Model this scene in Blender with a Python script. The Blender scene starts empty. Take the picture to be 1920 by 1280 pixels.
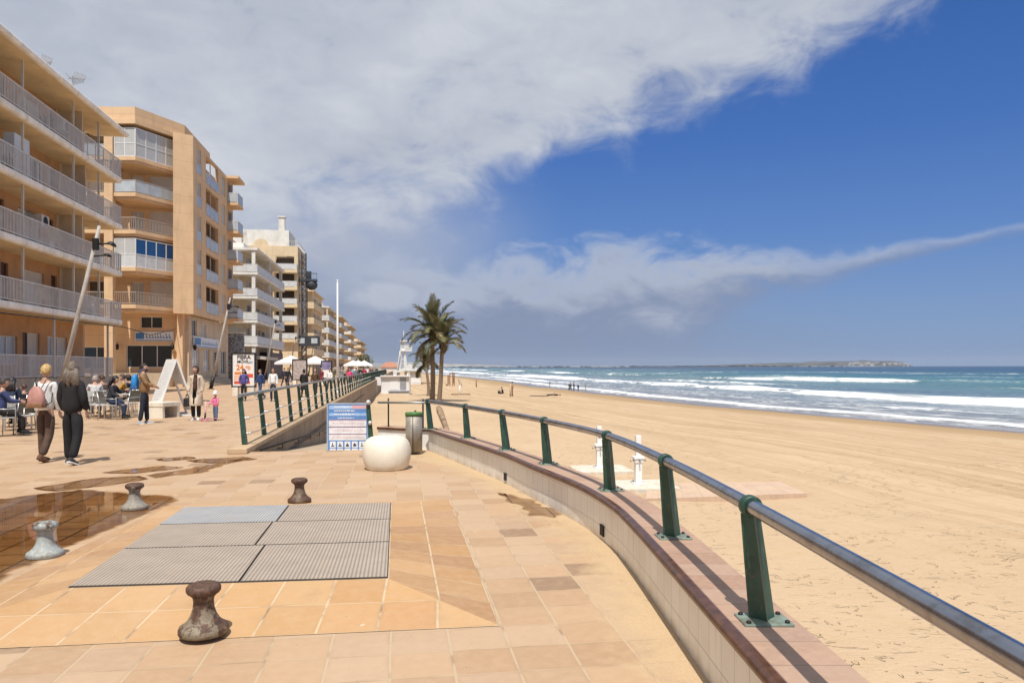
import bpy, bmesh, math, random
import numpy as np
from mathutils import Vector, Matrix
R = math.radians
rnd = random.Random(7)
sc = bpy.context.scene
COL = sc.collection
# ------------------------------------------------------------------ camera
TH = R(8.6)                       # direction of the promenade, turned left of the view
CAMH = 1.62
cam_d = bpy.data.cameras.new('camera'); cam = bpy.data.objects.new('camera', cam_d); COL.objects.link(cam)
cam.location = (0, 0, CAMH); cam.rotation_euler = (R(90), R(0.1), 0)
cam_d.sensor_width = 36; cam_d.lens = 26.0; cam_d.shift_y = 0.0245
cam_d.clip_start = 0.05; cam_d.clip_end = 40000
sc.camera = cam
sc.view_settings.view_transform = 'Standard'; sc.view_settings.look = 'None'
sc.view_settings.exposure = 0.0; sc.view_settings.gamma = 1
sc.cycles.max_bounces = 8; sc.cycles.diffuse_bounces = 3; sc.cycles.glossy_bounces = 3
sc.cycles.transparent_max_bounces = 12
try: sc.cycles.use_denoising = True
except Exception: pass

# ------------------------------------------------------------------ node helper
class NT:
    def __init__(s, tree): s.t = tree; s.n = tree.nodes; s.l = tree.links
    def new(s, typ, **kw):
        nd = s.n.new(typ)
        for k, v in kw.items(): setattr(nd, k, v)
        return nd
    def put(s, sock, val):
        if isinstance(val, bpy.types.NodeSocket): s.l.new(val, sock)
        elif val is not None:
            try: sock.default_value = val
            except Exception:
                sock.default_value = (*val, 1) if len(val) == 3 else val
    def m(s, op, a, b=None, c=None, clamp=False):
        nd = s.new('ShaderNodeMath', operation=op); nd.use_clamp = clamp
        s.put(nd.inputs[0], a)
        if b is not None: s.put(nd.inputs[1], b)
        if c is not None: s.put(nd.inputs[2], c)
        return nd.outputs[0]
    def mix(s, f, a, b, mode='MIX'):
        nd = s.new('ShaderNodeMixRGB', blend_type=mode)
        s.put(nd.inputs[0], f); s.put(nd.inputs[1], a if isinstance(a, bpy.types.NodeSocket) else (*a[:3], 1)); s.put(nd.inputs[2], b if isinstance(b, bpy.types.NodeSocket) else (*b[:3], 1))
        return nd.outputs[0]
    def noise(s, vec, scale, detail=3, rough=0.55, dist=0.0, dim='3D'):
        nd = s.new('ShaderNodeTexNoise', noise_dimensions=dim)
        if vec is not None: s.put(nd.inputs['Vector'], vec)
        s.put(nd.inputs['Scale'], scale); nd.inputs['Detail'].default_value = detail
        nd.inputs['Roughness'].default_value = rough; nd.inputs['Distortion'].default_value = dist
        return nd.outputs['Fac']
    def ss(s, x, lo, hi, a=0.0, b=1.0):
        nd = s.new('ShaderNodeMapRange', interpolation_type='SMOOTHSTEP')
        s.put(nd.inputs[0], x); s.put(nd.inputs[1], lo); s.put(nd.inputs[2], hi); s.put(nd.inputs[3], a); s.put(nd.inputs[4], b)
        return nd.outputs[0]
    def ramp(s, f, stops):
        nd = s.new('ShaderNodeValToRGB'); e = nd.color_ramp.elements
        while len(e) < len(stops): e.new(0.5)
        for el, (p, c) in zip(e, stops): el.position = p; el.color = (*c, 1)
        s.put(nd.inputs[0], f); return nd.outputs[0]
    def curve(s, x, pts):
        nd = s.new('ShaderNodeFloatCurve'); c = nd.mapping.curves[0]
        while len(c.points) < len(pts): c.points.new(0.5, 0.5)
        for p, (a, b) in zip(c.points, pts): p.location = (a, b); p.handle_type = 'AUTO'
        nd.mapping.update(); s.put(nd.inputs['Value'], x); nd.inputs['Factor'].default_value = 1
        return nd.outputs[0]
    def vmul(s, vec, k):
        nd = s.new('ShaderNodeVectorMath', operation='MULTIPLY'); s.put(nd.inputs[0], vec); nd.inputs[1].default_value = k
        return nd.outputs[0]
    def xyz(s, vec):
        nd = s.new('ShaderNodeSeparateXYZ'); s.put(nd.inputs[0], vec); return nd.outputs
    def comb(s, x, y, z):
        nd = s.new('ShaderNodeCombineXYZ'); s.put(nd.inputs[0], x); s.put(nd.inputs[1], y); s.put(nd.inputs[2], z); return nd.outputs[0]
    def bump(s, h, strength=0.3, dist=0.02, normal=None):
        nd = s.new('ShaderNodeBump'); nd.inputs['Strength'].default_value = strength; nd.inputs['Distance'].default_value = dist
        s.put(nd.inputs['Height'], h)
        if normal is not None: s.put(nd.inputs['Normal'], normal)
        return nd.outputs[0]

# ------------------------------------------------------------------ sky and sun
SV = Vector((0.03, 0.54, -1.0))                      # where the sunlight goes
sun_dir = (-SV).normalized()
SUN_EL = math.asin(sun_dir.z)
def build_world():
    w = bpy.data.worlds.new('World'); sc.world = w; w.use_nodes = True
    T = NT(w.node_tree); T.n.clear()
    out = T.new('ShaderNodeOutputWorld'); bg = T.new('ShaderNodeBackground'); T.l.new(bg.outputs[0], out.inputs[0])
    sky = T.new('ShaderNodeTexSky', sky_type='NISHITA'); sky.sun_disc = False
    sky.sun_elevation = SUN_EL; sky.sun_rotation = math.atan2(sun_dir.x, sun_dir.y) % (2*math.pi)
    sky.air_density = 1.0; sky.dust_density = 0.6; sky.ozone_density = 2.0
    d = T.new('ShaderNodeTexCoord').outputs['Generated']
    x, y, z = T.xyz(d)
    az = T.m('DIVIDE', T.m('ARCTAN2', x, y), math.pi/180)          # degrees
    el = T.m('DIVIDE', T.m('ARCSINE', z), math.pi/180)
    S = 0.10                                                           # background strength
    k = 1.0/S
    def c(r, g, b):
        f = lambda v: ((v/255+0.055)/1.055)**2.4 if v > 10 else v/255/12.92
        return (f(r)*k, f(g)*k, f(b)*k)
    # clear sky : Nishita pulled towards the deep blue of the photograph
    grad = T.ramp(T.m('DIVIDE', el, 60.0, clamp=True), [(0.0, (0.175, 0.29, 0.53)), (0.07, (0.155, 0.275, 0.55)), (0.16, (0.088, 0.215, 0.55)), (0.27, (0.044, 0.150, 0.49)), (0.40, (0.026, 0.115, 0.41)), (1.0, (0.02, 0.09, 0.34))])
    grad = T.mix(1.0, grad, (k, k, k), 'MULTIPLY')
    base = T.mix(0.85, sky.outputs[0], grad)
    base = T.mix(T.ss(el, 0.0, -2.0), base, c(120, 135, 150))
    # slanting cloud coordinates: project the direction on a cloud layer
    inv = T.m('DIVIDE', 1.0, T.m('MAXIMUM', T.m('ADD', z, 0.09), 0.03))
    p = T.comb(T.m('MULTIPLY', x, inv), T.m('MULTIPLY', y, inv), 0.0)
    ae = T.comb(T.m('MULTIPLY', az, 0.078), T.m('MULTIPLY', el, 0.135), 3.3)
    n1 = T.noise(p, 1.2, 8, 0.55, 0.1)
    n2 = T.noise(ae, 2.6, 8, 0.58, 0.4)
    n3 = T.noise(ae, 0.9, 4, 0.5, 0.0)
    # main cloud: its lower right edge
    azn = T.m('DIVIDE', T.m('ADD', az, 40.0), 80.0, clamp=True)
    edge = T.curve(azn, [(0, 0.26), (0.2, 0.31), (0.36, 0.37), (0.46, 0.43), (0.57, 0.55), (0.71, 0.64), (0.80, 0.71), (0.87, 0.785), (1.0, 0.95)])
    edge = T.m('MULTIPLY', edge, 30.0)
    dd = T.m('SUBTRACT', el, edge)
    dd = T.m('ADD', dd, T.m('MULTIPLY', T.m('SUBTRACT', n2, 0.5), 10.0))
    dd = T.m('ADD', dd, T.m('MULTIPLY', T.m('SUBTRACT', n1, 0.5), 5.0))
    m1 = T.ss(dd, -1.8, 4.2)
    m1 = T.m('MULTIPLY', m1, T.ss(n2, 0.20, 0.42, 0.80, 1.0))
    shade = T.m('ADD', T.m('MULTIPLY', T.noise(p, 0.9, 4, 0.5, 0.2), 0.55), T.m('ADD', T.m('MULTIPLY', n1, 0.15), T.m('MULTIPLY', n2, 0.30)))
    ccol = T.ramp(T.ss(shade, 0.30, 0.72), [(0.0, tuple(v/k for v in c(172, 179, 196))), (0.45, tuple(v/k for v in c(191, 197, 209))), (1.0, tuple(v/k for v in c(214, 218, 225)))])
    ccol = T.mix(1.0, ccol, (k, k, k), 'MULTIPLY')
    # haze on the left, under the main cloud, down to the skyline
    hz = T.m('MULTIPLY', T.ss(az, 5.0, -13.0), T.ss(el, 19.0, 9.0))
    hz = T.m('MULTIPLY', hz, T.ss(n2, 0.2, 0.7, 0.70, 1.0))
    hcol = T.mix(T.ss(el, 0.0, 11.0), c(136, 148, 172), c(181, 187, 202))
    # low bank: long lens tapering to the right
    cen = T.curve(azn, [(0, 0.26), (0.32, 0.26), (0.45, 0.28), (0.62, 0.30), (0.76, 0.35), (0.875, 0.405), (1.0, 0.47)])
    cen = T.m('MULTIPLY', cen, 20.0)
    thk = T.m('MULTIPLY', T.curve(azn, [(0, 0.75), (0.34, 0.62), (0.48, 0.80), (0.62, 0.78), (0.72, 0.48), (0.80, 0.22), (0.87, 0.11), (0.92, 0.08), (1.0, 0.22)]), 4.8)
    q = T.m('DIVIDE', T.m('SUBTRACT', el, cen), thk)
    top = T.ss(T.m('ADD', q, T.m('MULTIPLY', T.m('SUBTRACT', n2, 0.5), 3.4)), 1.15, 0.0)
    bot = T.ss(T.m('ADD', q, T.m('MULTIPLY', T.m('SUBTRACT', n2, 0.5), 1.2)), -1.6, -0.3)
    m2 = T.m('MULTIPLY', T.m('MULTIPLY', top, bot), T.ss(az, -16.0, -8.0))
    m2 = T.m('MULTIPLY', m2, T.ss(n3, 0.25, 0.5, 0.75, 0.97))
    m2 = T.m('MULTIPLY', m2, T.m('MULTIPLY', T.ss(az, 40.0, 16.0, 0.35, 1.0), T.ss(n2, 0.30, 0.50, T.ss(az, 10.0, 26.0, 0.88, 0.20), 1.0)))
    bcol = T.mix(T.ss(T.m('ADD', q, T.m('MULTIPLY', T.m('SUBTRACT', n2, 0.5), 3.0)), -0.9, 0.9), c(134, 147, 176), c(192, 199, 214))
    # rain veil under the bank
    veil = T.m('MULTIPLY', T.ss(el, 8.0, 2.0), T.ss(az, 30.0, 2.0))
    # small white puff over the palms
    pa = T.m('DIVIDE', T.m('ADD', az, 9.6), 3.0); pe = T.m('DIVIDE', T.m('SUBTRACT', el, 5.2), 1.15)
    r2 = T.m('ADD', T.m('MULTIPLY', pa, pa), T.m('MULTIPLY', pe, pe))
    m3 = T.m('MULTIPLY', T.ss(T.m('ADD', r2, T.m('MULTIPLY', T.m('SUBTRACT', n2, 0.5), 5.0)), 1.1, 0.0), 0.45)
    colr = base
    colr = T.mix(T.m('MULTIPLY', veil, 0.72), colr, c(131, 145, 174))
    colr = T.mix(T.m('MULTIPLY', hz, 0.95), colr, hcol)
    colr = T.mix(m2, colr, bcol)
    colr = T.mix(m3, colr, c(206, 212, 222))
    colr = T.mix(m1, colr, ccol)
    T.l.new(colr, bg.inputs[0]); bg.inputs[1].default_value = S
build_world()
sl = bpy.data.lights.new('sun', 'SUN'); sl.energy = 4.7; sl.angle = R(0.53); sl.color = (1.0, 0.96, 0.90)
so = bpy.data.objects.new('sun', sl); COL.objects.link(so)
so.rotation_euler = SV.to_track_quat('-Z', 'Y').to_euler()

# ------------------------------------------------------------------ materials
MATS = {}
def principled(name):
    m = bpy.data.materials.new(name); m.use_nodes = True
    T = NT(m.node_tree); b = T.n['Principled BSDF']
    return m, T, b
def mat(name, col, rough=0.6, metal=0.0, var=0.12, scale=6.0, bump=0.0, bscale=60.0, dirt=None, dirt_amt=0.0, dscale=2.0, spec=0.5, coat=0.0, streak=0.0):
    if name in MATS: return MATS[name]
    m, T, b = principled(name)
    o = T.new('ShaderNodeTexCoord').outputs['Object']
    n = T.noise(o, scale, 5, 0.6)
    lo = tuple(max(0, c*(1-var)) for c in col); hi = tuple(min(1, c*(1+var)) for c in col)
    c = T.mix(T.ss(n, 0.3, 0.7), lo, hi)
    if dirt is not None:
        dn = T.noise(o if not streak else T.vmul(o, (1, 1, streak)), dscale, 6, 0.65, 0.3)
        c = T.mix(T.m('MULTIPLY', T.ss(dn, 0.45, 0.68), dirt_amt), c, dirt)
    T.l.new(c, b.inputs['Base Color']); b.inputs['Roughness'].default_value = rough; b.inputs['Metallic'].default_value = metal
    b.inputs['Specular IOR Level'].default_value = spec
    if coat: b.inputs['Coat Weight'].default_value = coat
    if bump: T.l.new(T.bump(T.noise(o, bscale, 4, 0.6), bump, 0.01), b.inputs['Normal'])
    MATS[name] = m; return m
def glass(name, col=(0.02, 0.028, 0.035), rough=0.06, stripe=None):
    if name in MATS: return MATS[name]
    m, T, b = principled(name)
    o = T.new('ShaderNodeTexCoord').outputs['Object']
    c = T.mix(T.noise(o, 0.9, 3), col, tuple(v*1.8 for v in col))
    if stripe:
        w = T.noise(T.vmul(o, (1, 1, 0.03)), 9.0, 3)
        c = T.mix(T.ss(w, 0.35, 0.65), c, stripe)
    T.l.new(c, b.inputs['Base Color']); b.inputs['Roughness'].default_value = rough; b.inputs['Specular IOR Level'].default_value = 0.6
    MATS[name] = m; return m

# ------------------------------------------------------------------ mesh helper
class MB:
    def __init__(s): s.bm = bmesh.new(); s.uv = None
    def face(s, pts, mi=0, smooth=False):
        vs = [s.bm.verts.new(p) for p in pts]
        f = s.bm.faces.new(vs); f.material_index = mi; f.smooth = smooth; return f
    def box(s, x0, x1, y0, y1, z0, z1, mi=0, M=None):
        v = [(x0,y0,z0),(x1,y0,z0),(x1,y1,z0),(x0,y1,z0),(x0,y0,z1),(x1,y0,z1),(x1,y1,z1),(x0,y1,z1)]
        if M is not None: v = [M @ Vector(p) for p in v]
        vs = [s.bm.verts.new(p) for p in v]
        for f in ((0,3,2,1),(4,5,6,7),(0,1,5,4),(1,2,6,5),(2,3,7,6),(3,0,4,7)):
            fc = s.bm.faces.new([vs[i] for i in f]); fc.material_index = mi
        return s
    def bbox(s, x0, x1, y0, y1, z0, z1, bev=0.01, mi=0, M=None, seg=2):
        t = bmesh.new(); v = [t.verts.new(p) for p in [(x0,y0,z0),(x1,y0,z0),(x1,y1,z0),(x0,y1,z0),(x0,y0,z1),(x1,y0,z1),(x1,y1,z1),(x0,y1,z1)]]
        for f in ((0,3,2,1),(4,5,6,7),(0,1,5,4),(1,2,6,5),(2,3,7,6),(3,0,4,7)): t.faces.new([v[i] for i in f])
        bmesh.ops.bevel(t, geom=t.edges[:], offset=bev, segments=seg, affect='EDGES', profile=0.5)
        s.add(t, mi, M, smooth=False); t.free(); return s
    def add(s, t, mi=0, M=None, smooth=None):
        mp = {}
        for v in t.verts: mp[v] = s.bm.verts.new(M @ v.co if M is not None else v.co)
        for f in t.faces:
            try: nf = s.bm.faces.new([mp[v] for v in f.verts])
            except ValueError: continue
            nf.material_index = f.material_index if mi is None else mi
            nf.smooth = f.smooth if smooth is None else smooth
        return s
    def tube(s, pts, r, n=8, mi=0, cap=True, smooth=True, flat=None, up=None):
        pts = [Vector(p) for p in pts]; N = len(pts)
        rs = r if isinstance(r, (list, tuple)) else [r]*N
        rings = []; prev = None
        for i, p in enumerate(pts):
            d = (pts[min(i+1, N-1)] - pts[max(i-1, 0)]).normalized()
            if prev is None:
                a = Vector(up) if up else (Vector((0,0,1)) if abs(d.z) < 0.9 else Vector((1,0,0)))
                e1 = d.cross(a).normalized()
            else:
                e1 = (prev - d*prev.dot(d)).normalized()
            prev = e1; e2 = d.cross(e1)
            k2 = flat if flat else 1.0
            rings.append([s.bm.verts.new(p + (e1*math.cos(t)*rs[i] + e2*math.sin(t)*rs[i]*k2)) for t in [2*math.pi*j/n for j in range(n)]])
        for i in range(N-1):
            for j in range(n):
                f = s.bm.faces.new((rings[i][j], rings[i][(j+1) % n], rings[i+1][(j+1) % n], rings[i+1][j])); f.material_index = mi; f.smooth = smooth
        if cap:
            f = s.bm.faces.new(rings[0]); f.material_index = mi
            f = s.bm.faces.new(rings[-1][::-1]); f.material_index = mi
        return s
    def lathe(s, prof, n=24, mi=0, M=None, smooth=True, jitter=0.0, ex=1.0, ey=1.0):
        rings = []
        for (r, z) in prof:
            ring = []
            for j in range(n):
                t = 2*math.pi*j/n; rr = r*(1+jitter*rnd.uniform(-1, 1))
                v = Vector((rr*math.cos(t)*ex, rr*math.sin(t)*ey, z))
                ring.append(s.bm.verts.new(M @ v if M is not None else v))
            rings.append(ring)
        for i in range(len(prof)-1):
            for j in range(n):
                f = s.bm.faces.new((rings[i][j], rings[i][(j+1) % n], rings[i+1][(j+1) % n], rings[i+1][j])); f.material_index = mi; f.smooth = smooth
        f = s.bm.faces.new(rings[0][::-1]); f.material_index = mi
        f = s.bm.faces.new(rings[-1]); f.material_index = mi
        return s
    def ball(s, c, r, mi=0, n=10, sx=1, sy=1, sz=1, rot=None):
        t = bmesh.new(); bmesh.ops.create_uvsphere(t, u_segments=n, v_segments=max(5, n*2//3), radius=r)
        M = Matrix.Translation(c) @ (rot.to_4x4() if rot else Matrix.Identity(4)) @ Matrix.Diagonal((sx, sy, sz, 1))
        s.add(t, mi, M, True); t.free(); return s
    def prism(s, poly, z0, z1, mi=0):
        n = len(poly)
        b = [s.bm.verts.new((p[0], p[1], z0)) for p in poly]; t = [s.bm.verts.new((p[0], p[1], z1)) for p in poly]
        s.bm.faces.new(b[::-1]).material_index = mi; s.bm.faces.new(t).material_index = mi
        for i in range(n): s.bm.faces.new((b[i], b[(i+1) % n], t[(i+1) % n], t[i])).material_index = mi
        return s
    def sweep(s, rows, mi=0, smooth=False, close=False):
        """rows: list of equally long lists of points; skin between them"""
        vv = [[s.bm.verts.new(p) for p in r] for r in rows]
        for a, b in zip(vv, vv[1:]):
            n = len(a)
            for j in range(n if close else n-1):
                f = s.bm.faces.new((a[j], b[j], b[(j+1) % n], a[(j+1) % n])); f.material_index = mi; f.smooth = smooth
        return vv
    def build(s, name, mats, parent=None, loc=None, rotz=None, fix=True):
        if fix: bmesh.ops.recalc_face_normals(s.bm, faces=s.bm.faces[:])
        me = bpy.data.meshes.new(name); s.bm.to_mesh(me); s.bm.free()
        for m in (mats if isinstance(mats, (list, tuple)) else [mats]): me.materials.append(m)
        o = bpy.data.objects.new(name, me); COL.objects.link(o)
        if parent: o.parent = parent
        if loc is not None: o.location = loc
        if rotz is not None: o.rotation_euler = (0, 0, rotz)
        return o
def tag(o, label=None, cat=None, group=None, kind=None):
    if label: o['label'] = label
    if cat: o['category'] = cat
    if group: o['group'] = group
    if kind: o['kind'] = kind
    return o
def thing(name, label, cat, loc=(0, 0, 0), rotz=0.0, group=None):
    o = bpy.data.objects.new(name, None); COL.objects.link(o); o.empty_display_size = 0.2
    o.location = loc; o.rotation_euler = (0, 0, rotz)
    return tag(o, label, cat, group)
KIDS = None
def dup(root, loc, rotz, label=None, scale=None):
    kids = {}
    for o in COL.objects:
        if o.parent: kids.setdefault(o.parent.name, []).append(o)
    def cp(o, par):
        c = o.copy(); COL.objects.link(c); c.parent = par
        for ch in kids.get(o.name, []): cp(ch, c)
        return c
    r = cp(root, None); r.location = loc; r.rotation_euler = (0, 0, rotz)
    if scale: r.scale = scale
    if label: r['label'] = label
    return r
CT, ST = math.cos(TH), math.sin(TH)
def W(u, v, z=0.0): return Vector((u*CT - v*ST, u*ST + v*CT, z))
def UV(x, y): return (x*CT + y*ST, -x*ST + y*CT)
FPX = 26/36*1920
def G(px, py, z=0.0):
    """where a picture ray meets the level z (used to measure the place)"""
    Y = FPX*(CAMH - z)/(py - 687.0); return Vector(((px-960)/FPX*Y, Y, z))
def AT(px, Y, z=0.0): return Vector(((px-960)/FPX*Y, Y, z))
def text(body, size, m, parent, M, name='lettering', depth=0.004, align='LEFT', bold=0.0):
    cu = bpy.data.curves.new('lettering', 'FONT'); cu.body = body; cu.size = size; cu.extrude = depth; cu.align_x = align; cu.offset = bold
    o = bpy.data.objects.new('lettering', cu); COL.objects.link(o)
    dg = bpy.context.evaluated_depsgraph_get(); me = bpy.data.meshes.new_from_object(o.evaluated_get(dg))
    bpy.data.objects.remove(o); bpy.data.curves.remove(cu)
    me.materials.clear(); me.materials.append(m)
    n = bpy.data.objects.new(name, me); COL.objects.link(n); n.parent = parent; n.matrix_local = M
    return n
# ================================================================== THE GROUND
TILE = 0.342; UO = -0.058; VO = 4.57
def tile_mat(name, tones, mode='obj', grout=(0.50, 0.38, 0.25), dark=0.028, gw=0.026, sand_wall=False):
    m, T, b = principled(name)
    tc = T.new('ShaderNodeTexCoord')
    o = tc.outputs['Object']
    if mode == 'obj':
        x, y, z = T.xyz(o)
        u = T.m('DIVIDE', T.m('SUBTRACT', x, UO), TILE); v = T.m('DIVIDE', T.m('SUBTRACT', y, VO), TILE)
        # slightly wavering joints
        w = T.m('MULTIPLY', T.m('SUBTRACT', T.noise(o, 1.1, 2), 0.5), 0.05)
        u = T.m('ADD', u, w); v = T.m('ADD', v, w)
    else:
        u, v, _ = T.xyz(tc.outputs['UV'])
    fu = T.m('FLOOR', u); fv = T.m('FLOOR', v)
    wn = T.new('ShaderNodeTexWhiteNoise', noise_dimensions='3D'); T.put(wn.inputs['Vector'], T.comb(fu, fv, 1.7))
    wv = wn.outputs['Value']
    wn2 = T.new('ShaderNodeTexWhiteNoise', noise_dimensions='3D'); T.put(wn2.inputs['Vector'], T.comb(fu, fv, 9.1))
    wv2 = wn2.outputs['Value']
    n = len(tones)
    c = T.ramp(wv, [(i/(n-1), t) for i, t in enumerate(tones)])
    # occasional replaced or weathered darker slabs
    c = T.mix(T.m('MULTIPLY', T.m('GREATER_THAN', wv2, 1-dark), 0.75), c, (0.25, 0.155, 0.095))
    g1 = T.noise(o, 140.0, 3, 0.7); g2 = T.noise(o, 14.0, 5, 0.65); g3 = T.noise(o, 0.45, 5, 0.6); g4 = T.noise(o, 2.6, 5, 0.6)
    c = T.mix(T.ss(g1, 0.3, 0.75), T.mix(1.0, c, (0.88, 0.87, 0.86), 'MULTIPLY'), c)
    c = T.mix(T.m('MULTIPLY', T.ss(g2, 0.35, 0.8), 0.35), c, (0.54, 0.385, 0.25))
    c = T.mix(T.m('MULTIPLY', T.ss(g3, 0.42, 0.72), 0.30), c, (0.57, 0.42, 0.285))
    c = T.mix(T.m('MULTIPLY', T.ss(g4, 0.56, 0.78), 0.30), c, (0.31, 0.20, 0.115))
    du = T.m('ABSOLUTE', T.m('SUBTRACT', T.m('FRACT', u), 0.5)); dv = T.m('ABSOLUTE', T.m('SUBTRACT', T.m('FRACT', v), 0.5))
    # longitudinal joints are wider
    ju = T.ss(du, 0.5-gw*1.15, 0.5-gw*0.5); jv = T.ss(dv, 0.5-gw*0.75, 0.5-gw*0.3)
    j = T.m('MAXIMUM', ju, T.m('MULTIPLY', jv, 0.8))
    gc = T.mix(T.ss(T.noise(o, 3.0, 4), 0.30, 0.52), (0.26, 0.18, 0.11), grout)
    c = T.mix(T.m('MULTIPLY', j, 0.85), c, gc)
    # worn darker rim of each slab
    rim = T.m('MAXIMUM', T.ss(du, 0.40, 0.49), T.ss(dv, 0.40, 0.49))
    c = T.mix(T.m('MULTIPLY', T.m('MULTIPLY', rim, T.m('SUBTRACT', 1.0, j)), T.ss(T.noise(o, 7.0, 4), 0.4, 0.75, 0.0, 0.30)), c, (0.26, 0.165, 0.09))
    c = T.mix(T.m('MULTIPLY', T.ss(T.noise(o, 38.0, 2, 0.5), 0.735, 0.76), 0.6), c, (0.16, 0.10, 0.06))
    c = T.mix(T.m('MULTIPLY', T.ss(T.noise(o, 9.0, 2, 0.4), 0.775, 0.79), 0.55), c, (0.62, 0.55, 0.45))
    if sand_wall:   # wind-blown sand lying along the parapet
        at = T.new('ShaderNodeAttribute', attribute_name='sandy').outputs['Fac']
        sn = T.noise(o, 3.2, 6, 0.65)
        sa = T.ss(T.m('ADD', at, T.m('MULTIPLY', T.m('SUBTRACT', sn, 0.5), 0.9)), 0.42, 0.80)
        sc_ = T.mix(T.ss(T.noise(o, 60, 3), 0.3, 0.7), (0.50, 0.355, 0.20), (0.58, 0.42, 0.25))
        c = T.mix(T.m('MULTIPLY', sa, 0.9), c, sc_)
        wet = T.noise(o, 1.5, 6, 0.68)
        wa = T.m('MULTIPLY', T.ss(wet, 0.60, 0.66), T.ss(at, 0.25, 0.55))
        c = T.mix(T.m('MULTIPLY', wa, 0.55), c, (0.27, 0.175, 0.095))
    T.l.new(c, b.inputs['Base Color'])
    T.l.new(T.ss(g2, 0.3, 0.7, 0.55, 0.8), b.inputs['Roughness']); b.inputs['Specular IOR Level'].default_value = 0.3
    h = T.m('ADD', T.m('MULTIPLY', j, -1.0), T.m('ADD', T.m('MULTIPLY', g1, 0.25), T.m('MULTIPLY', wv2, 0.25)))
    T.l.new(T.bump(h, 0.35, 0.006), b.inputs['Normal'])
    return m
TONES = [(0.47, 0.305, 0.180), (0.52, 0.345, 0.205), (0.43, 0.27, 0.155), (0.50, 0.345, 0.22), (0.53, 0.37, 0.235), (0.45, 0.305, 0.195)]
TONES2 = [(0.55, 0.325, 0.145), (0.58, 0.35, 0.16), (0.50, 0.285, 0.125), (0.57, 0.36, 0.175), (0.53, 0.29, 0.13)]
TONES3 = [(0.50, 0.285, 0.125), (0.43, 0.24, 0.105), (0.54, 0.325, 0.15), (0.39, 0.22, 0.11), (0.52, 0.30, 0.13)]
M_pave = tile_mat('paving_tiles', TONES, sand_wall=True)
M_skirt = tile_mat('apron_tiles', TONES2, 'uv', grout=(0.60, 0.46, 0.30), dark=0.0)
M_skirt2 = tile_mat('apron_side_tiles', TONES3, 'uv', grout=(0.60, 0.46, 0.30), dark=0.05)

# inner face of the parapet on the ground (x, y), from near to far, and the row of posts
WALL = [(1.06, -0.6), (1.06, 1.2), (1.04, 2.6), (1.01, 3.8), (0.985, 4.8), (0.955, 5.7), (0.90, 6.5), (0.70, 7.6), (0.26, 9.06), (-0.09, 10.26), (-0.62, 11.7), (-1.40, 13.75), (-1.66, 14.35)]
def resample(pts, step):
    P = [Vector((*p, 0)) for p in pts]
    # Catmull-Rom through the points, then even spacing
    dense = []
    for i in range(len(P)-1):
        p0 = P[max(i-1, 0)]; p1 = P[i]; p2 = P[i+1]; p3 = P[min(i+2, len(P)-1)]
        for k in range(16):
            t = k/16
            dense.append(0.5*((2*p1)+(-p0+p2)*t+(2*p0-5*p1+4*p2-p3)*t*t+(-p0+3*p1-3*p2+p3)*t*t*t))
    dense.append(P[-1])
    out = [dense[0]]; acc = 0
    for a, b in zip(dense, dense[1:]):
        d = (b-a).length
        while acc + d >= step:
            f = (step-acc)/d; a = a.lerp(b, f); out.append(a.copy()); d = (b-a).length; acc = 0
        acc += d
    return out
WPTS = resample(WALL, 0.25)
def offset(pts, d):
    out = []
    for i, p in enumerate(pts):
        t = (pts[min(i+1, len(pts)-1)] - pts[max(i-1, 0)]).normalized()
        out.append(p + Vector((t.y, -t.x, 0))*d)
    return out
V_END = 14.75         # where the plaza stops and the ramp to the beach starts
U_R = -2.93           # line of the promenade railing
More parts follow.
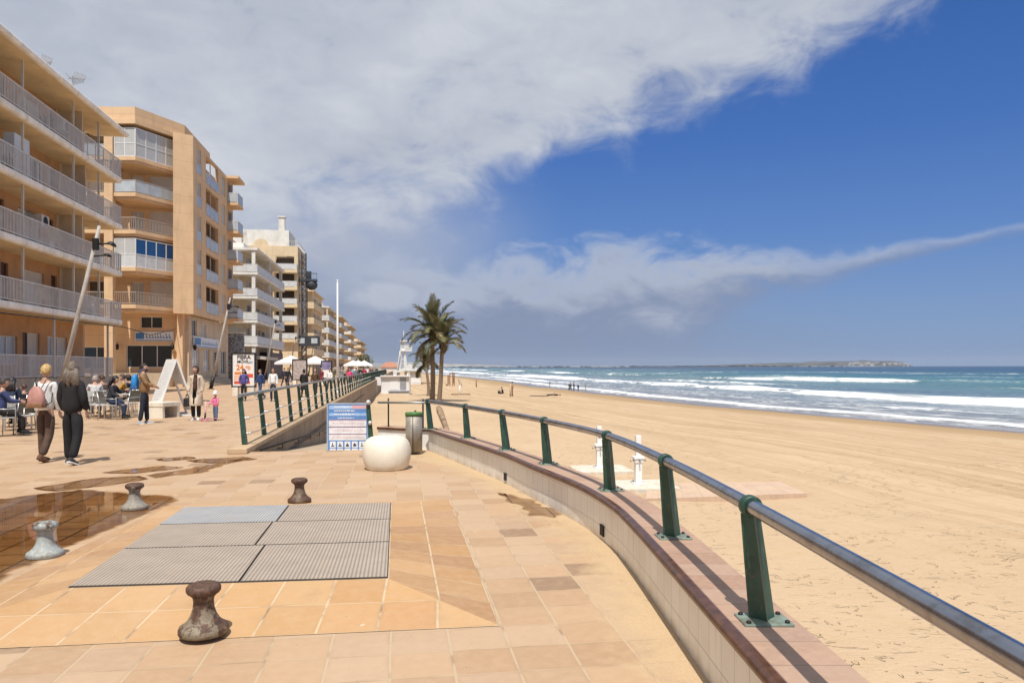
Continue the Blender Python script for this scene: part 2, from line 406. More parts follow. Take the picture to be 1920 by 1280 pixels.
def build_paving():
    mb = MB()
    # plaza: strips between the camera side and the parapet, fine enough to carry the sand along the wall
    inner = offset(WPTS, 0.16)
    rows = []
    ts = [0, 0.02, 0.04, 0.07, 0.1, 0.14, 0.19, 0.25, 0.33, 0.45, 0.6, 0.8, 1.0]
    L = mb.bm.verts.layers.float.new('sandy')
    loc = []
    for p in inner:
        u, v = UV(p.x, p.y); loc.append((u, v))
    loc.append((loc[-1][0]-0.2, V_END+0.12))
    grid = []
    for (u, v) in loc:
        row = []
        for t in ts:
            uu = u + (U_R-0.6-u)*t
            vv = min(v, V_END)
            vt = mb.bm.verts.new((uu, vv, 0)); dist = abs(uu-u)
            vt[L] = max(0.0, 1.0 - dist/1.15) * (1.0 if v > 2 else 1.0) + 0.55*max(0, 1-abs(vv-13.2)/1.2)*max(0, 1-dist/1.6)
            row.append(vt)
        grid.append(row)
    for a, b in zip(grid, grid[1:]):
        for j in range(len(ts)-1):
            if (a[j].co-b[j].co).length < 1e-5 and (a[j+1].co-b[j+1].co).length < 1e-5: continue
            mb.bm.faces.new((a[j], b[j], b[j+1], a[j+1]))
    # main promenade
    e = U_R-0.6
    vs = [grid[0][-1].co.y, V_END, 40, 90, 200, 620]
    v0 = vs[0]
    for a, b in zip(vs, vs[1:]):
        for (ua, ub) in ((e, -9), (-9, -17.6), (-17.6, -40)):
            mb.face([(ua, a, 0), (ub, a, 0), (ub, b, 0), (ua, b, 0)])
        if a >= V_END:
            mb.face([(e, a, 0), (e, b, 0), (U_R-0.1, b, 0), (U_R-0.1, a, 0)])
    # far edge of the plaza: a riser facing the ramp
    mb.face([(U_R-0.1, V_END, 0), (-0.7, V_END, 0), (-0.7, V_END, -0.5), (U_R-0.1, V_END, -0.5)])
    bmesh.ops.remove_doubles(mb.bm, verts=mb.bm.verts[:], dist=1e-4)
    o = mb.build('promenade_paving', M_pave, rotz=TH, fix=False)
    bm = bmesh.new(); bm.from_mesh(o.data)
    for f in bm.faces:
        f.normal_update()
        if abs(f.normal.z) > 0.5 and f.normal.z < 0: f.normal_flip()
    bm.to_mesh(o.data); bm.free()
    tag(o, kind='structure')
build_paving()

# ---- the ramp down to the beach
M_conc = mat('ramp_concrete', (0.40, 0.31, 0.21), 0.85, var=0.15, scale=3, bump=0.3, dirt=(0.5, 0.37, 0.22), dirt_amt=0.6)
SANDZ = -1.8
mb = MB(); mb.face([(U_R, V_END+0.004, -0.10), (-0.55, V_END+0.004, -0.10), (-0.55, 36, SANDZ-0.05), (U_R, 36, SANDZ-0.05)])
tag(mb.build('beach_ramp_path', M_conc, rotz=TH), kind='structure')

# ---- raised apron and metal covers
def GZ(px, py, z): p = G(px, py, z); return (p.x, p.y, z)
gNR = Vector(GZ(727, 1083, 0.07)); gNL = Vector(GZ(125, 1100, 0.07)); gFR = Vector(GZ(733, 942, 0.016)); gFL = Vector(GZ(345, 950, 0.016))
oNR = Vector((-0.08, 4.62, 0.004)); oNL = Vector((-3.72, 4.17, 0.004)); oFR = Vector((-0.76, 8.98, 0.004)); oFL = Vector((-4.02, 8.62, 0.004))
def quad_uv(name, a, b, c, d, uva, uvb, uvc, uvd, m, n=14):
    """a-b-c-d patch with uv in tiles"""
    bm = bmesh.new(); L = bm.loops.layers.uv.new('UVMap')
    vv = [[None]*(n+1) for _ in range(n+1)]
    def bl(p, q, r, s, i, j): return (p*(1-i)+q*i)*(1-j)+(s*(1-i)+r*i)*j
    uvs = {}
    for i in range(n+1):
        for j in range(n+1):
            v = bm.verts.new(bl(a, b, c, d, i/n, j/n)); vv[i][j] = v
            uvs[v] = bl(Vector((*uva, 0)), Vector((*uvb, 0)), Vector((*uvc, 0)), Vector((*uvd, 0)), i/n, j/n)
    for i in range(n):
        for j in range(n):
            f = bm.faces.new((vv[i][j], vv[i+1][j], vv[i+1][j+1], vv[i][j+1]))
            for l in f.loops: l[L].uv = uvs[l.vert][:2]
    me = bpy.data.meshes.new(name); bm.to_mesh(me); bm.free(); me.materials.append(m)
    o = bpy.data.objects.new(name, me); COL.objects.link(o); tag(o, kind='structure'); return o
quad_uv('apron_paving', oNL, oNR, gNR, gNL, (-1.9, 0), (8.05, 0), (6.02, 2), (-0.12, 2), M_skirt)
quad_uv('apron_paving', gNR, oNR, oFR, gFR, (0, 0.1), (2, -1.1), (2, 9.6), (0, 10.2), M_skirt2)
quad_uv('apron_paving', oNL, gNL, gFL, oFL, (2.3, -1.6), (0, 0.2), (0, 9.4), (1.2, 10.0), M_skirt2)
quad_uv('apron_paving', gFL, gFR, oFR, oFL, (0, 0), (7, 0), (8.4, 0.9), (-0.6, 0.9), M_skirt)

def plate_mat(name, col, col2):
    m, T, b = principled(name)
    o = T.new('ShaderNodeTexCoord').outputs['Object']
    x, y, z = T.xyz(o)
    # raised bars with cross studs
    fx = T.m('ABSOLUTE', T.m('SUBTRACT', T.m('FRACT', T.m('DIVIDE', x, 0.030)), 0.5)); fy = T.m('ABSOLUTE', T.m('SUBTRACT', T.m('FRACT', T.m('DIVIDE', y, 0.045)), 0.5))
    h = T.m('MULTIPLY', T.ss(fx, 0.42, 0.20), T.ss(fy, 0.45, 0.3, 0.45, 1.0))
    n = T.noise(o, 3.5, 6, 0.65); n2 = T.noise(o, 45, 3)
    c = T.mix(T.ss(n, 0.3, 0.7), col, col2)
    c = T.mix(T.m('MULTIPLY', T.ss(h, 0.7, 0.0), 0.6), c, (0.16, 0.125, 0.095))
    c = T.mix(T.m('MULTIPLY', T.ss(n2, 0.5, 0.8), 0.3), c, (0.34, 0.27, 0.20))
    c = T.mix(T.m('MULTIPLY', T.ss(T.noise(o, 1.7, 5, 0.6), 0.55, 0.75), 0.45), c, (0.42, 0.31, 0.20))
    T.l.new(c, b.inputs['Base Color']); b.inputs['Metallic'].default_value = 0.15; b.inputs['Roughness'].default_value = 0.62
    T.l.new(T.bump(h, 0.8, 0.004), b.inputs['Normal']); return m
M_plate = plate_mat('ribbed_steel', (0.42, 0.345, 0.275), (0.49, 0.405, 0.325))
M_plate2 = plate_mat('ribbed_steel_blue', (0.40, 0.405, 0.41), (0.47, 0.475, 0.48))
M_edge = mat('dark_steel_edge', (0.10, 0.085, 0.07), 0.6, 0.4)
def gl(i, j): return (gNL*(1-i)+gNR*i)*(1-j) + (gFL*(1-i)+gFR*i)*j
plabs = [['ribbed grey metal cover nearest the rusty bollard, front left of the six covers', 'ribbed metal cover, front right of the six beside the diagonal tiles'],
         ['ribbed metal cover in the middle row, on the side towards the puddle', 'ribbed metal cover in the middle row beside the slanted orange tiles'],
         ['smoother bluish steel cover, the pale one of the six floor covers', 'ribbed metal cover in the far row, in front of the small dark bollard']]
split = [0.525, 0.485, 0.50]
js = [0, 0.36, 0.685, 1.0]
for r in range(3):
    for k in range(2):
        i0, i1 = (0, split[r]) if k == 0 else (split[r], 1)
        g = 0.004
        c4 = [gl(i0+g, js[r]+g), gl(i1-g, js[r]+g), gl(i1-g, js[r+1]-g), gl(i0+g, js[r+1]-g)]
        cen = sum(c4, Vector())/4
        Mi = Matrix.Rotation(-TH, 3, 'Z')
        q = [Mi @ (p-cen) for p in c4]
        mb = MB(); up = Vector((0, 0, 0.010)); dn = Vector((0, 0, -0.004))
        mb.face([p+up for p in q], 0)
        for a in range(4):
            b_ = (a+1) % 4; mb.face([q[a]+dn, q[b_]+dn, q[b_]+up, q[a]+up], 1)
        o = mb.build('floor_cover', [M_plate2 if (r == 2 and k == 0) else M_plate, M_edge], None, cen, TH, fix=False)
        tag(o, plabs[r][k], 'metal cover', 'metal floor covers in the paving')
mb = MB(); 
mb.face([gl(0, 0)-Vector((0,0,0.004)), gl(1, 0)-Vector((0,0,0.004)), gl(1, 1)-Vector((0,0,0.004)), gl(0, 1)-Vector((0,0,0.004))])
tag(mb.build('cover_pit_floor', M_edge), kind='structure')

# ---- puddles
def wet_mask(T, o):
    at = T.new('ShaderNodeAttribute', attribute_name='inside').outputs['Fac']
    n = T.noise(o, 3.0, 6, 0.65)
    return T.ss(T.m('ADD', at, T.m('MULTIPLY', T.m('SUBTRACT', n, 0.5), 1.1)), 0.12, 0.55), n
def joint_lines(T, o):
    x, y, z = T.xyz(o)
    u = T.m('DIVIDE', T.m('SUBTRACT', T.m('ADD', T.m('MULTIPLY', x, CT), T.m('MULTIPLY', y, ST)), UO), TILE)
    v = T.m('DIVIDE', T.m('SUBTRACT', T.m('SUBTRACT', T.m('MULTIPLY', y, CT), T.m('MULTIPLY', x, ST)), VO), TILE)
    du = T.m('ABSOLUTE', T.m('SUBTRACT', T.m('FRACT', u), 0.5)); dv = T.m('ABSOLUTE', T.m('SUBTRACT', T.m('FRACT', v), 0.5))
    return T.m('MAXIMUM', T.ss(du, 0.468, 0.484), T.ss(dv, 0.474, 0.488))
def water_mat(name, c0, c1, cj, gloss):
    m = bpy.data.materials.new(name); m.use_nodes = True; T = NT(m.node_tree); T.n.clear()
    out = T.new('ShaderNodeOutputMaterial')
    tr = T.new('ShaderNodeBsdfTransparent'); gl_ = T.new('ShaderNodeBsdfGlossy'); gl_.inputs['Roughness'].default_value = 0.012; clear = T.new('ShaderNodeBsdfTransparent')
    o = T.new('ShaderNodeTexCoord').outputs['Object']
    w, n = wet_mask(T, o)
    c = T.mix(T.ss(T.noise(o, 1.2, 5, 0.6), 0.3, 0.7), c0, c1)
    c = T.mix(T.m('MULTIPLY', joint_lines(T, o), 0.9), c, cj)
    T.put(tr.inputs[0], c)
    T.put(gl_.inputs[0], (0.95, 0.95, 0.95))
    fr = T.new('ShaderNodeFresnel'); fr.inputs[0].default_value = 1.33
    T.l.new(T.bump(T.noise(o, 5.0, 3), 0.05, 0.01), gl_.inputs['Normal'])
    deep = T.ss(T.m('ADD', w, T.m('MULTIPLY', T.m('SUBTRACT', n, 0.5), 0.6)), 0.55, 0.95)
    mx = T.new('ShaderNodeMixShader'); T.l.new(T.m('MULTIPLY', T.m('MULTIPLY', fr.outputs[0], gloss), deep), mx.inputs[0]); T.l.new(tr.outputs[0], mx.inputs[1]); T.l.new(gl_.outputs[0], mx.inputs[2])
    m2 = T.new('ShaderNodeMixShader'); T.l.new(w, m2.inputs[0]); T.l.new(clear.outputs[0], m2.inputs[1]); T.l.new(mx.outputs[0], m2.inputs[2])
    T.l.new(m2.outputs[0], out.inputs[0]); return m
M_pud = water_mat('shallow_water', (0.52, 0.42, 0.30), (0.66, 0.56, 0.43), (0.20, 0.15, 0.10), 0.85)
M_damp = water_mat('damp_film', (0.66, 0.57, 0.48), (0.78, 0.70, 0.61), (0.36, 0.28, 0.21), 0.25)
def puddle(poly, name, m, wob=0.10, z=0.0045, seed=1, rim=None):
    r = random.Random(seed); pts = []
    area = sum(poly[i-1][0]*poly[i][1]-poly[i][0]*poly[i-1][1] for i in range(len(poly))); sgn = 1 if area > 0 else -1
    rim = rim if rim is not None else (1.0 if name == 'puddle' else 0.45)
    P = [Vector((p[0], p[1], 0)) for p in poly]
    for i in range(len(P)):
        a, b = P[i], P[(i+1) % len(P)]; n = max(2, int((b-a).length/0.12)); nor = Vector(((b-a).y, -(b-a).x, 0)).normalized()
        ph = r.uniform(0, 6)
        for k in range(n):
            t = k/n; s = math.sin(t*math.pi)
            pts.append(a.lerp(b, t) + nor*s*wob*(0.6*math.sin(t*9+ph)+0.4*math.sin(t*23+ph*2)+r.uniform(-.25, .25)))
    mb = MB(); cen = sum(pts, Vector())/len(pts); L = mb.bm.verts.layers.float.new('inside')
    rings = []
    n_ = len(pts)
    for k, (d, a) in enumerate(((0.0, 0.0), (0.12, 0.5), (0.26, 1.0))):
        d *= rim; ring = []
        for i in range(n_):
            t = pts[(i+2) % n_]-pts[i-2]; nn = Vector((-t.y, t.x, 0)).normalized()
            if nn.dot(cen-pts[i]) < 0 and len(poly) < 7: nn = -nn
            q = pts[i]+nn*d*sgn; v = mb.bm.verts.new((q.x, q.y, z)); v[L] = a; ring.append(v)
        rings.append(ring)
    for a, b in zip(rings, rings[1:]):
        for i in range(n_): mb.bm.faces.new((a[i], a[(i+1) % n_], b[(i+1) % n_], b[i]))
    f = mb.bm.faces.new(rings[-1]); bmesh.ops.triangulate(mb.bm, faces=[f])
    o = mb.build(name, m, fix=False)
    tag(o, kind='structure'); return o
pg = lambda L: [G(a, b).xy[:] for a, b in L]
puddle(pg([(-500, 1420), (0, 1096), (112, 1034), (222, 990), (300, 955), (342, 938), (330, 927), (240, 921), (150, 914), (90, 921), (0, 932), (-260, 965), (-600, 1060)]), 'puddle', M_pud, 0.06, seed=3)
puddle(pg([(80, 913), (180, 897), (250, 893), (262, 897), (190, 908), (110, 917)]), 'damp_patch', M_damp, 0.05, seed=5)
puddle(pg([(265, 890), (330, 880), (400, 868), (462, 856), (474, 858), (420, 872), (380, 886), (330, 890), (290, 896)]), 'damp_patch', M_damp, 0.07, seed=8)
puddle(pg([(205, 884), (300, 874), (330, 876), (250, 885)]), 'damp_patch', M_damp, 0.04, seed=11)
puddle(pg([(360, 862), (450, 857), (470, 860), (400, 866)]), 'damp_patch', M_damp, 0.05, seed=12)
puddle(pg([(303, 860), (346, 856), (356, 858), (315, 862)]), 'damp_patch', M_damp, 0.03, seed=13)
puddle(pg([(930, 922), (1000, 935), (1062, 965), (1040, 972), (985, 968), (975, 950), (945, 940)]), 'damp_patch', M_damp, 0.08, seed=14)

# ================================================================== PARAPET with curved railing
def wall_mat():
    m, T, b = principled('white_wall_tiles')
    x, y, z = T.xyz(T.new('ShaderNodeTexCoord').outputs['UV'])
    o = T.new('ShaderNodeTexCoord').outputs['Object']
    fu = T.m('ABSOLUTE', T.m('SUBTRACT', T.m('FRACT', T.m('DIVIDE', x, 0.20)), 0.5)); fz = T.m('ABSOLUTE', T.m('SUBTRACT', T.m('FRACT', T.m('DIVIDE', T.m('ADD', y, 0.05), 0.19)), 0.5))
    j = T.m('MAXIMUM', T.ss(fu, 0.482, 0.495), T.ss(fz, 0.480, 0.495))
    n = T.noise(o, 2.2, 6, 0.6)
    wn = T.new('ShaderNodeTexWhiteNoise', noise_dimensions='3D'); T.put(wn.inputs['Vector'], T.comb(T.m('FLOOR', T.m('DIVIDE', x, 0.20)), T.m('FLOOR', T.m('DIVIDE', T.m('ADD', y, 0.05), 0.19)), 2.0))
    c = T.mix(wn.outputs['Value'], (0.76, 0.74, 0.69), (0.83, 0.81, 0.76))
    c = T.mix(T.ss(n, 0.42, 0.72, 0, 0.40), c, (0.58, 0.52, 0.43))
    c = T.mix(T.m('MULTIPLY', T.ss(y, 0.12, 0.0), T.ss(T.noise(o, 6, 5), 0.35, 0.65, 0.1, 0.75)), c, (0.50, 0.38, 0.24))
    sr = T.noise(T.comb(T.m('MULTIPLY', x, 9.0), T.m('MULTIPLY', y, 0.5), 0.0), 1.6, 4, 0.6)
    c = T.mix(T.m('MULTIPLY', T.ss(sr, 0.58, 0.75), 0.35), c, (0.40, 0.33, 0.25))
    c = T.mix(T.m('MULTIPLY', j, 0.75), c, (0.30, 0.26, 0.21))
    T.l.new(c, b.inputs['Base Color']); b.inputs['Roughness'].default_value = 0.35
    T.l.new(T.bump(T.m('SUBTRACT', T.m('MULTIPLY', T.noise(o, 9, 3), 0.3), j), 0.3, 0.004), b.inputs['Normal']); return m
M_wt = wall_mat()
M_trim = mat('white_trim', (0.78, 0.76, 0.71), 0.4, var=0.06)
def coping_mat():
    m, T, b = principled('terracotta_coping')
    x, y, z = T.xyz(T.new('ShaderNodeTexCoord').outputs['UV']); o = T.new('ShaderNodeTexCoord').outputs['Object']
    t = T.m('DIVIDE', x, 0.255)
    fu = T.m('ABSOLUTE', T.m('SUBTRACT', T.m('FRACT', t), 0.5)); j = T.ss(fu, 0.474, 0.49)
    wn = T.new('ShaderNodeTexWhiteNoise', noise_dimensions='1D'); T.put(wn.inputs['W'], T.m('FLOOR', t))
    c = T.ramp(wn.outputs['Value'], [(0, (0.36, 0.215, 0.145)), (0.4, (0.42, 0.26, 0.18)), (0.7, (0.44, 0.29, 0.20)), (1, (0.37, 0.235, 0.17))])
    c = T.mix(T.m('MULTIPLY', T.ss(T.noise(o, 24, 6, 0.7), 0.4, 0.7), 0.4), c, (0.50, 0.36, 0.25))
    c = T.mix(T.m('MULTIPLY', T.ss(T.noise(o, 4, 5, 0.7), 0.5, 0.75), 0.4), c, (0.27, 0.17, 0.12))
    c = T.mix(T.m('MULTIPLY', j, 0.7), c, (0.24, 0.17, 0.12))
    # the glazed rounded nose is a dark red brown
    nz = T.ss(y, 0.056, 0.045)
    c = T.mix(nz, c, T.mix(T.ss(T.noise(o, 12, 5), 0.35, 0.7), (0.062, 0.025, 0.013), (0.125, 0.052, 0.026)))
    T.l.new(c, b.inputs['Base Color']); T.l.new(T.m('SUBTRACT', 0.72, T.m('MULTIPLY', nz, 0.42)), b.inputs['Roughness'])
    T.l.new(T.bump(T.m('SUBTRACT', T.noise(o, 70, 4), j), 0.3, 0.004), b.inputs['Normal']); return m
M_cope = coping_mat()
M_steelr = mat('rail_steel', (0.36, 0.375, 0.41), 0.22, 1.0, var=0.10, scale=2.0, bump=0.05, bscale=30, dirt=(0.20, 0.17, 0.15), dirt_amt=0.6, dscale=9)
def green_mat():
    m, T, b = principled('weathered_green_paint')
    o = T.new('ShaderNodeTexCoord').outputs['Object']; x, y, z = T.xyz(o)
    n = T.noise(o, 9, 6, 0.7); n2 = T.noise(T.vmul(o, (1, 1, 0.25)), 30, 4, 0.7)
    c = T.mix(T.ss(n, 0.3, 0.7), (0.014, 0.050, 0.034), (0.028, 0.085, 0.058))
    c = T.mix(T.m('MULTIPLY', T.ss(n2, 0.55, 0.75), 0.65), c, (0.13, 0.19, 0.145))
    c = T.mix(T.m('MULTIPLY', T.ss(T.noise(o, 26, 5, 0.7), 0.60, 0.68), 0.7), c, (0.12, 0.065, 0.03))
    T.l.new(c, b.inputs['Base Color']); b.inputs['Roughness'].default_value = 0.45; return m
M_green = green_mat()
M_palegreen = mat('weathered_base_plate', (0.20, 0.255, 0.205), 0.6, 0.1, var=0.25, scale=20, dirt=(0.13, 0.09, 0.06), dirt_amt=0.5, dscale=15)
M_dark = mat('dark_iron', (0.03, 0.028, 0.026), 0.5, 0.5)

def sweep_uv(name, prof, pts, m, parent, closed=False):
    """profile [(out, z, v)] swept along pts; uv = (length, v)"""
    bm = bmesh.new(); L = bm.loops.layers.uv.new('UVMap'); rows = []; s = 0
    lay = {}
    for i, p in enumerate(pts):
        if i: s += (pts[i]-pts[i-1]).length
        t = (pts[min(i+1, len(pts)-1)] - pts[max(i-1, 0)]).normalized(); n = Vector((t.y, -t.x, 0))
        row = []
        for (o, z, v) in prof:
            vt = bm.verts.new(p+n*o+Vector((0, 0, z))); lay[vt] = (s, v); row.append(vt)
        rows.append(row)
    for a, b in zip(rows, rows[1:]):
        for j in range(len(prof)-1):
            f = bm.faces.new((a[j], a[j+1], b[j+1], b[j])); f.smooth = False
            for l in f.loops: l[L].uv = lay[l.vert]
    for row in (rows[0], rows[-1]):
        try: bm.faces.new(row)
        except ValueError: pass
    bmesh.ops.recalc_face_normals(bm, faces=bm.faces[:])
    me = bpy.data.meshes.new(name); bm.to_mesh(me); bm.free(); me.materials.append(m)
    o = bpy.data.objects.new(name, me); COL.objects.link(o); o.parent = parent; return o
WH = 0.355
# the far end turns left towards the ramp
corner = WPTS[-1]
parapet = thing('seafront_parapet', 'low curved white tiled parapet with terracotta coping between plaza and beach', 'wall', (0, 0, 0))
sweep_uv('wall_face', [(0, -0.02, 0), (0, WH, WH), (0.27, WH, WH), (0.27, -2.1, -2.1), (0.20, -2.1, -2.1), (0, -0.02, 0)][:5], WPTS, M_wt, parapet)
sweep_uv('edge_trim', [(-0.004, WH-0.016, 0), (-0.016, WH-0.012, 0), (-0.018, WH, 0), (-0.012, WH+0.006, 0), (0.02, WH+0.006, 0), (0.02, WH-0.016, 0)], WPTS, M_trim, parapet)
sweep_uv('coping', [(0.0, WH+0.0065, 0), (-0.034, WH+0.008, 0.005), (-0.050, WH+0.022, 0.01), (-0.052, WH+0.038, 0.02), (-0.044, WH+0.052, 0.03), (-0.026, WH+0.063, 0.04), (0.0, WH+0.067, 0.045), (0.018, WH+0.066, 0.06), (0.325, WH+0.062, 0.4), (0.33, WH+0.045, 0.42), (0.33, WH+0.0065, 0.44)], WPTS, M_cope, parapet)
for (x, y, w) in ((0.93, 6.98, 0.055), (-0.04, 10.2, 0.05)):
    p = min(WPTS, key=lambda q: (q-Vector((x, y, 0))).length); i = WPTS.index(p)
    t = (WPTS[i+1]-WPTS[i-1]).normalized(); ang = math.atan2(t.y, t.x)
    mb = MB(); mb.box(-w, w, -0.01, 0.014, 0.0, 0.09)
    mb.box(-w-0.008, w+0.008, -0.008, 0.0165, 0.09, 0.098)
    mb.build('drain_hole', mat('drain_black', (0.012, 0.01, 0.01), 0.7), parapet, (p.x, p.y, 0.045), ang)
endwall = thing('ramp_end_wall', 'short white wall stub with terracotta coping behind the litter bin', 'wall', (0, 0, 0))
EW = [corner + Vector((0.12, 0.10, 0)), corner + Vector((-0.5, 0.40, 0)), Vector((-2.72, 14.98, 0))]
ew = [Vector(p) for p in EW]
sweep_uv('wall_face', [(0, -0.3, 0), (0, WH, WH), (0.2, WH, WH), (0.2, -2.1, -2.1)], ew, M_trim, endwall)
sweep_uv('coping', [(-0.03, WH+0.003, 0.01), (-0.03, WH+0.05, 0.02), (-0.02, WH+0.06, 0.3), (0.24, WH+0.06, 0.4), (0.25, WH+0.003, 0.44)], ew, M_cope, endwall)

# curved railing : posts measured from the picture
POST = [(1.03, -0.3), (1.20, 1.22), (1.185, 3.49), (1.13, 5.2), (0.955, 7.17), (0.445, 9.1), (-0.075, 10.65), (-0.74, 12.4), (-1.56, 14.22)]
POST[0] = (1.17, -0.3)
CZ = WH+0.063
RAILZ = 0.955
rail = thing('curved_railing', 'curved railing with steel handrail on dark green posts along the parapet', 'railing', (0, 0, 0))
RP = [Vector((x, y, 0)) for x, y in resample([(p[0]-0.045, p[1]) for p in POST], 0.12) for _ in [0]] if False else [Vector((p.x, p.y, RAILZ)) for p in resample([(p[0]-0.05, p[1]-0.02) for p in POST], 0.12)]
RP.append(Vector((POST[-1][0]-0.06, POST[-1][1]+0.02, RAILZ)))
mb = MB(); mb.tube(RP, 0.036, 20); mb.build('handrail', M_steelr, rail)
def rail_post():
    mb = MB()
    # a folded flat blade: wide foot, narrow head, with a crease down the middle
    H = RAILZ-CZ-0.004
    def sec(z, wx, d, lean):
        return [(-wx, -d+lean, z), (0, -d*1.9+lean, z), (wx, -d+lean, z), (wx, d+lean, z), (-wx, d+lean, z)]
    rows = [sec(0.012, 0.062, 0.012, 0.0), sec(0.2, 0.056, 0.012, 0.0), sec(H-0.02, 0.046, 0.012, 0.0)]
    vv = mb.sweep(rows, 0, close=True)
    mb.bm.faces.new(vv[0][::-1]); mb.bm.faces.new(vv[-1])
    return mb
def post_at(i, parent):
    x, y = POST[i]
    a = Vector((*POST[max(i-1, 0)], 0)); b = Vector((*POST[min(i+1, len(POST)-1)], 0)); t = (b-a).normalized()
    base = Vector((x, y, CZ)); topc = min(RP, key=lambda q: (q.xy-Vector((x-0.05, y-0.02))).length)
    H = RAILZ-CZ
    n = Vector((t.y, -t.x, 0))          # seaward
    mb = MB()
    # two blades meeting in a V (wide foot, narrower head)
    ax = (topc-base)
    for s in (-1, 1):
        rows = []
        for f, w in ((0.0, 0.062), (0.5, 0.055), (0.93, 0.047)):
            c = base + ax*f + Vector((0, 0, 0.012*(1-f)))
            e = n*w*s; k = t*0.045*(1-0.35*f)
            rows.append([c - k, c - k*0.72 + n*0.004*s, c + e + k*0.55, c + e*0.93 + k*0.85, ])
        vv = mb.sweep(rows, 0, close=True); mb.bm.faces.new(vv[0][::-1]); mb.bm.faces.new(vv[-1])
    po = mb.build('post', M_green, parent)
    # ring round the handrail
    mb = MB()
    d = (RP[min(RP.index(topc)+1, len(RP)-1)]-RP[max(RP.index(topc)-1, 0)]).normalized()
    mb.tube([topc-d*0.028, topc-d*0.022, topc+d*0.022, topc+d*0.028], [0.046, 0.052, 0.052, 0.046], 20)
    mb.build('collar', M_green, po)
    mb = MB(); Mx = Matrix.Translation(base) @ Matrix.Rotation(math.atan2(n.y, n.x), 4, 'Z')
    mb.bbox(-0.115, 0.115, -0.085, 0.085, -0.001, 0.013, 0.004, 0, Mx)
    bp = mb.build('base_plate', M_palegreen, po)
    for bx in (-0.09, 0.09):
        for by in (-0.06, 0.06):
            mb = MB(); mb.lathe([(0.012, 0.012), (0.012, 0.022), (0.006, 0.025)], 8, 0, Mx @ Matrix.Translation((bx, by, 0)))
            mb.build('bolt', M_dark, bp)
for i in range(len(POST)): post_at(i, rail)

# ================================================================== SAND
def vnoise(x, y, seed=0):
    xi = np.floor(x).astype(np.int64); yi = np.floor(y).astype(np.int64); xf = x-xi; yf = y-yi
    def h(a, b):
        n = (a*374761393 + b*668265263 + seed*1442695041) & 0x7fffffff
        n = ((n ^ (n >> 13))*1274126177) & 0x7fffffff
        return ((n ^ (n >> 16)) & 0xffff)/65535.0
    u = xf*xf*(3-2*xf); v = yf*yf*(3-2*yf)
    return (h(xi, yi)*(1-u)+h(xi+1, yi)*u)*(1-v)+(h(xi, yi+1)*(1-u)+h(xi+1, yi+1)*u)*v
def fbm(x, y, o=4, seed=0):
    s = 0; a = 0.5
    for k in range(o): s = s + a*vnoise(x*2**k, y*2**k, seed+k); a *= 0.5
    return s
SEAZ = -3.2
SH = np.array([(-60, 66.0), (0, 55.0), (30, 47.5), (57, 38.5), (87, 28.0), (124, 19.5), (170, 11.0), (222, 3.0), (334, -18.0), (600, -72.0), (1200, -190.0), (3000, -560.0), (9500, -1900.0)])
def shore_x(y): return np.interp(y, SH[:, 0], SH[:, 1])
def grid_obj(name, X, Y, Z, m, attrs={}, kind='structure'):
    nr, nc = X.shape
    me = bpy.data.meshes.new(name); co = np.stack([X, Y, Z], -1).reshape(-1, 3)
    idx = np.arange(nr*nc).reshape(nr, nc)
    f = np.stack([idx[:-1, :-1], idx[:-1, 1:], idx[1:, 1:], idx[1:, :-1]], -1).reshape(-1, 4)
    me.vertices.add(len(co)); me.vertices.foreach_set('co', co.ravel().astype(np.float32))
    me.loops.add(f.size); me.loops.foreach_set('vertex_index', f.ravel().astype(np.int32))
    me.polygons.add(len(f)); me.polygons.foreach_set('loop_start', np.arange(0, f.size, 4, dtype=np.int32)); me.polygons.foreach_set('loop_total', np.full(len(f), 4, np.int32))
    me.polygons.foreach_set('use_smooth', np.ones(len(f), bool))
    me.update(calc_edges=True)
    for k, v in attrs.items():
        a = me.attributes.new(k, 'FLOAT', 'POINT'); a.data.foreach_set('value', v.ravel().astype(np.float32))
    me.materials.append(m); o = bpy.data.objects.new(name, me); COL.objects.link(o); tag(o, kind=kind); return o
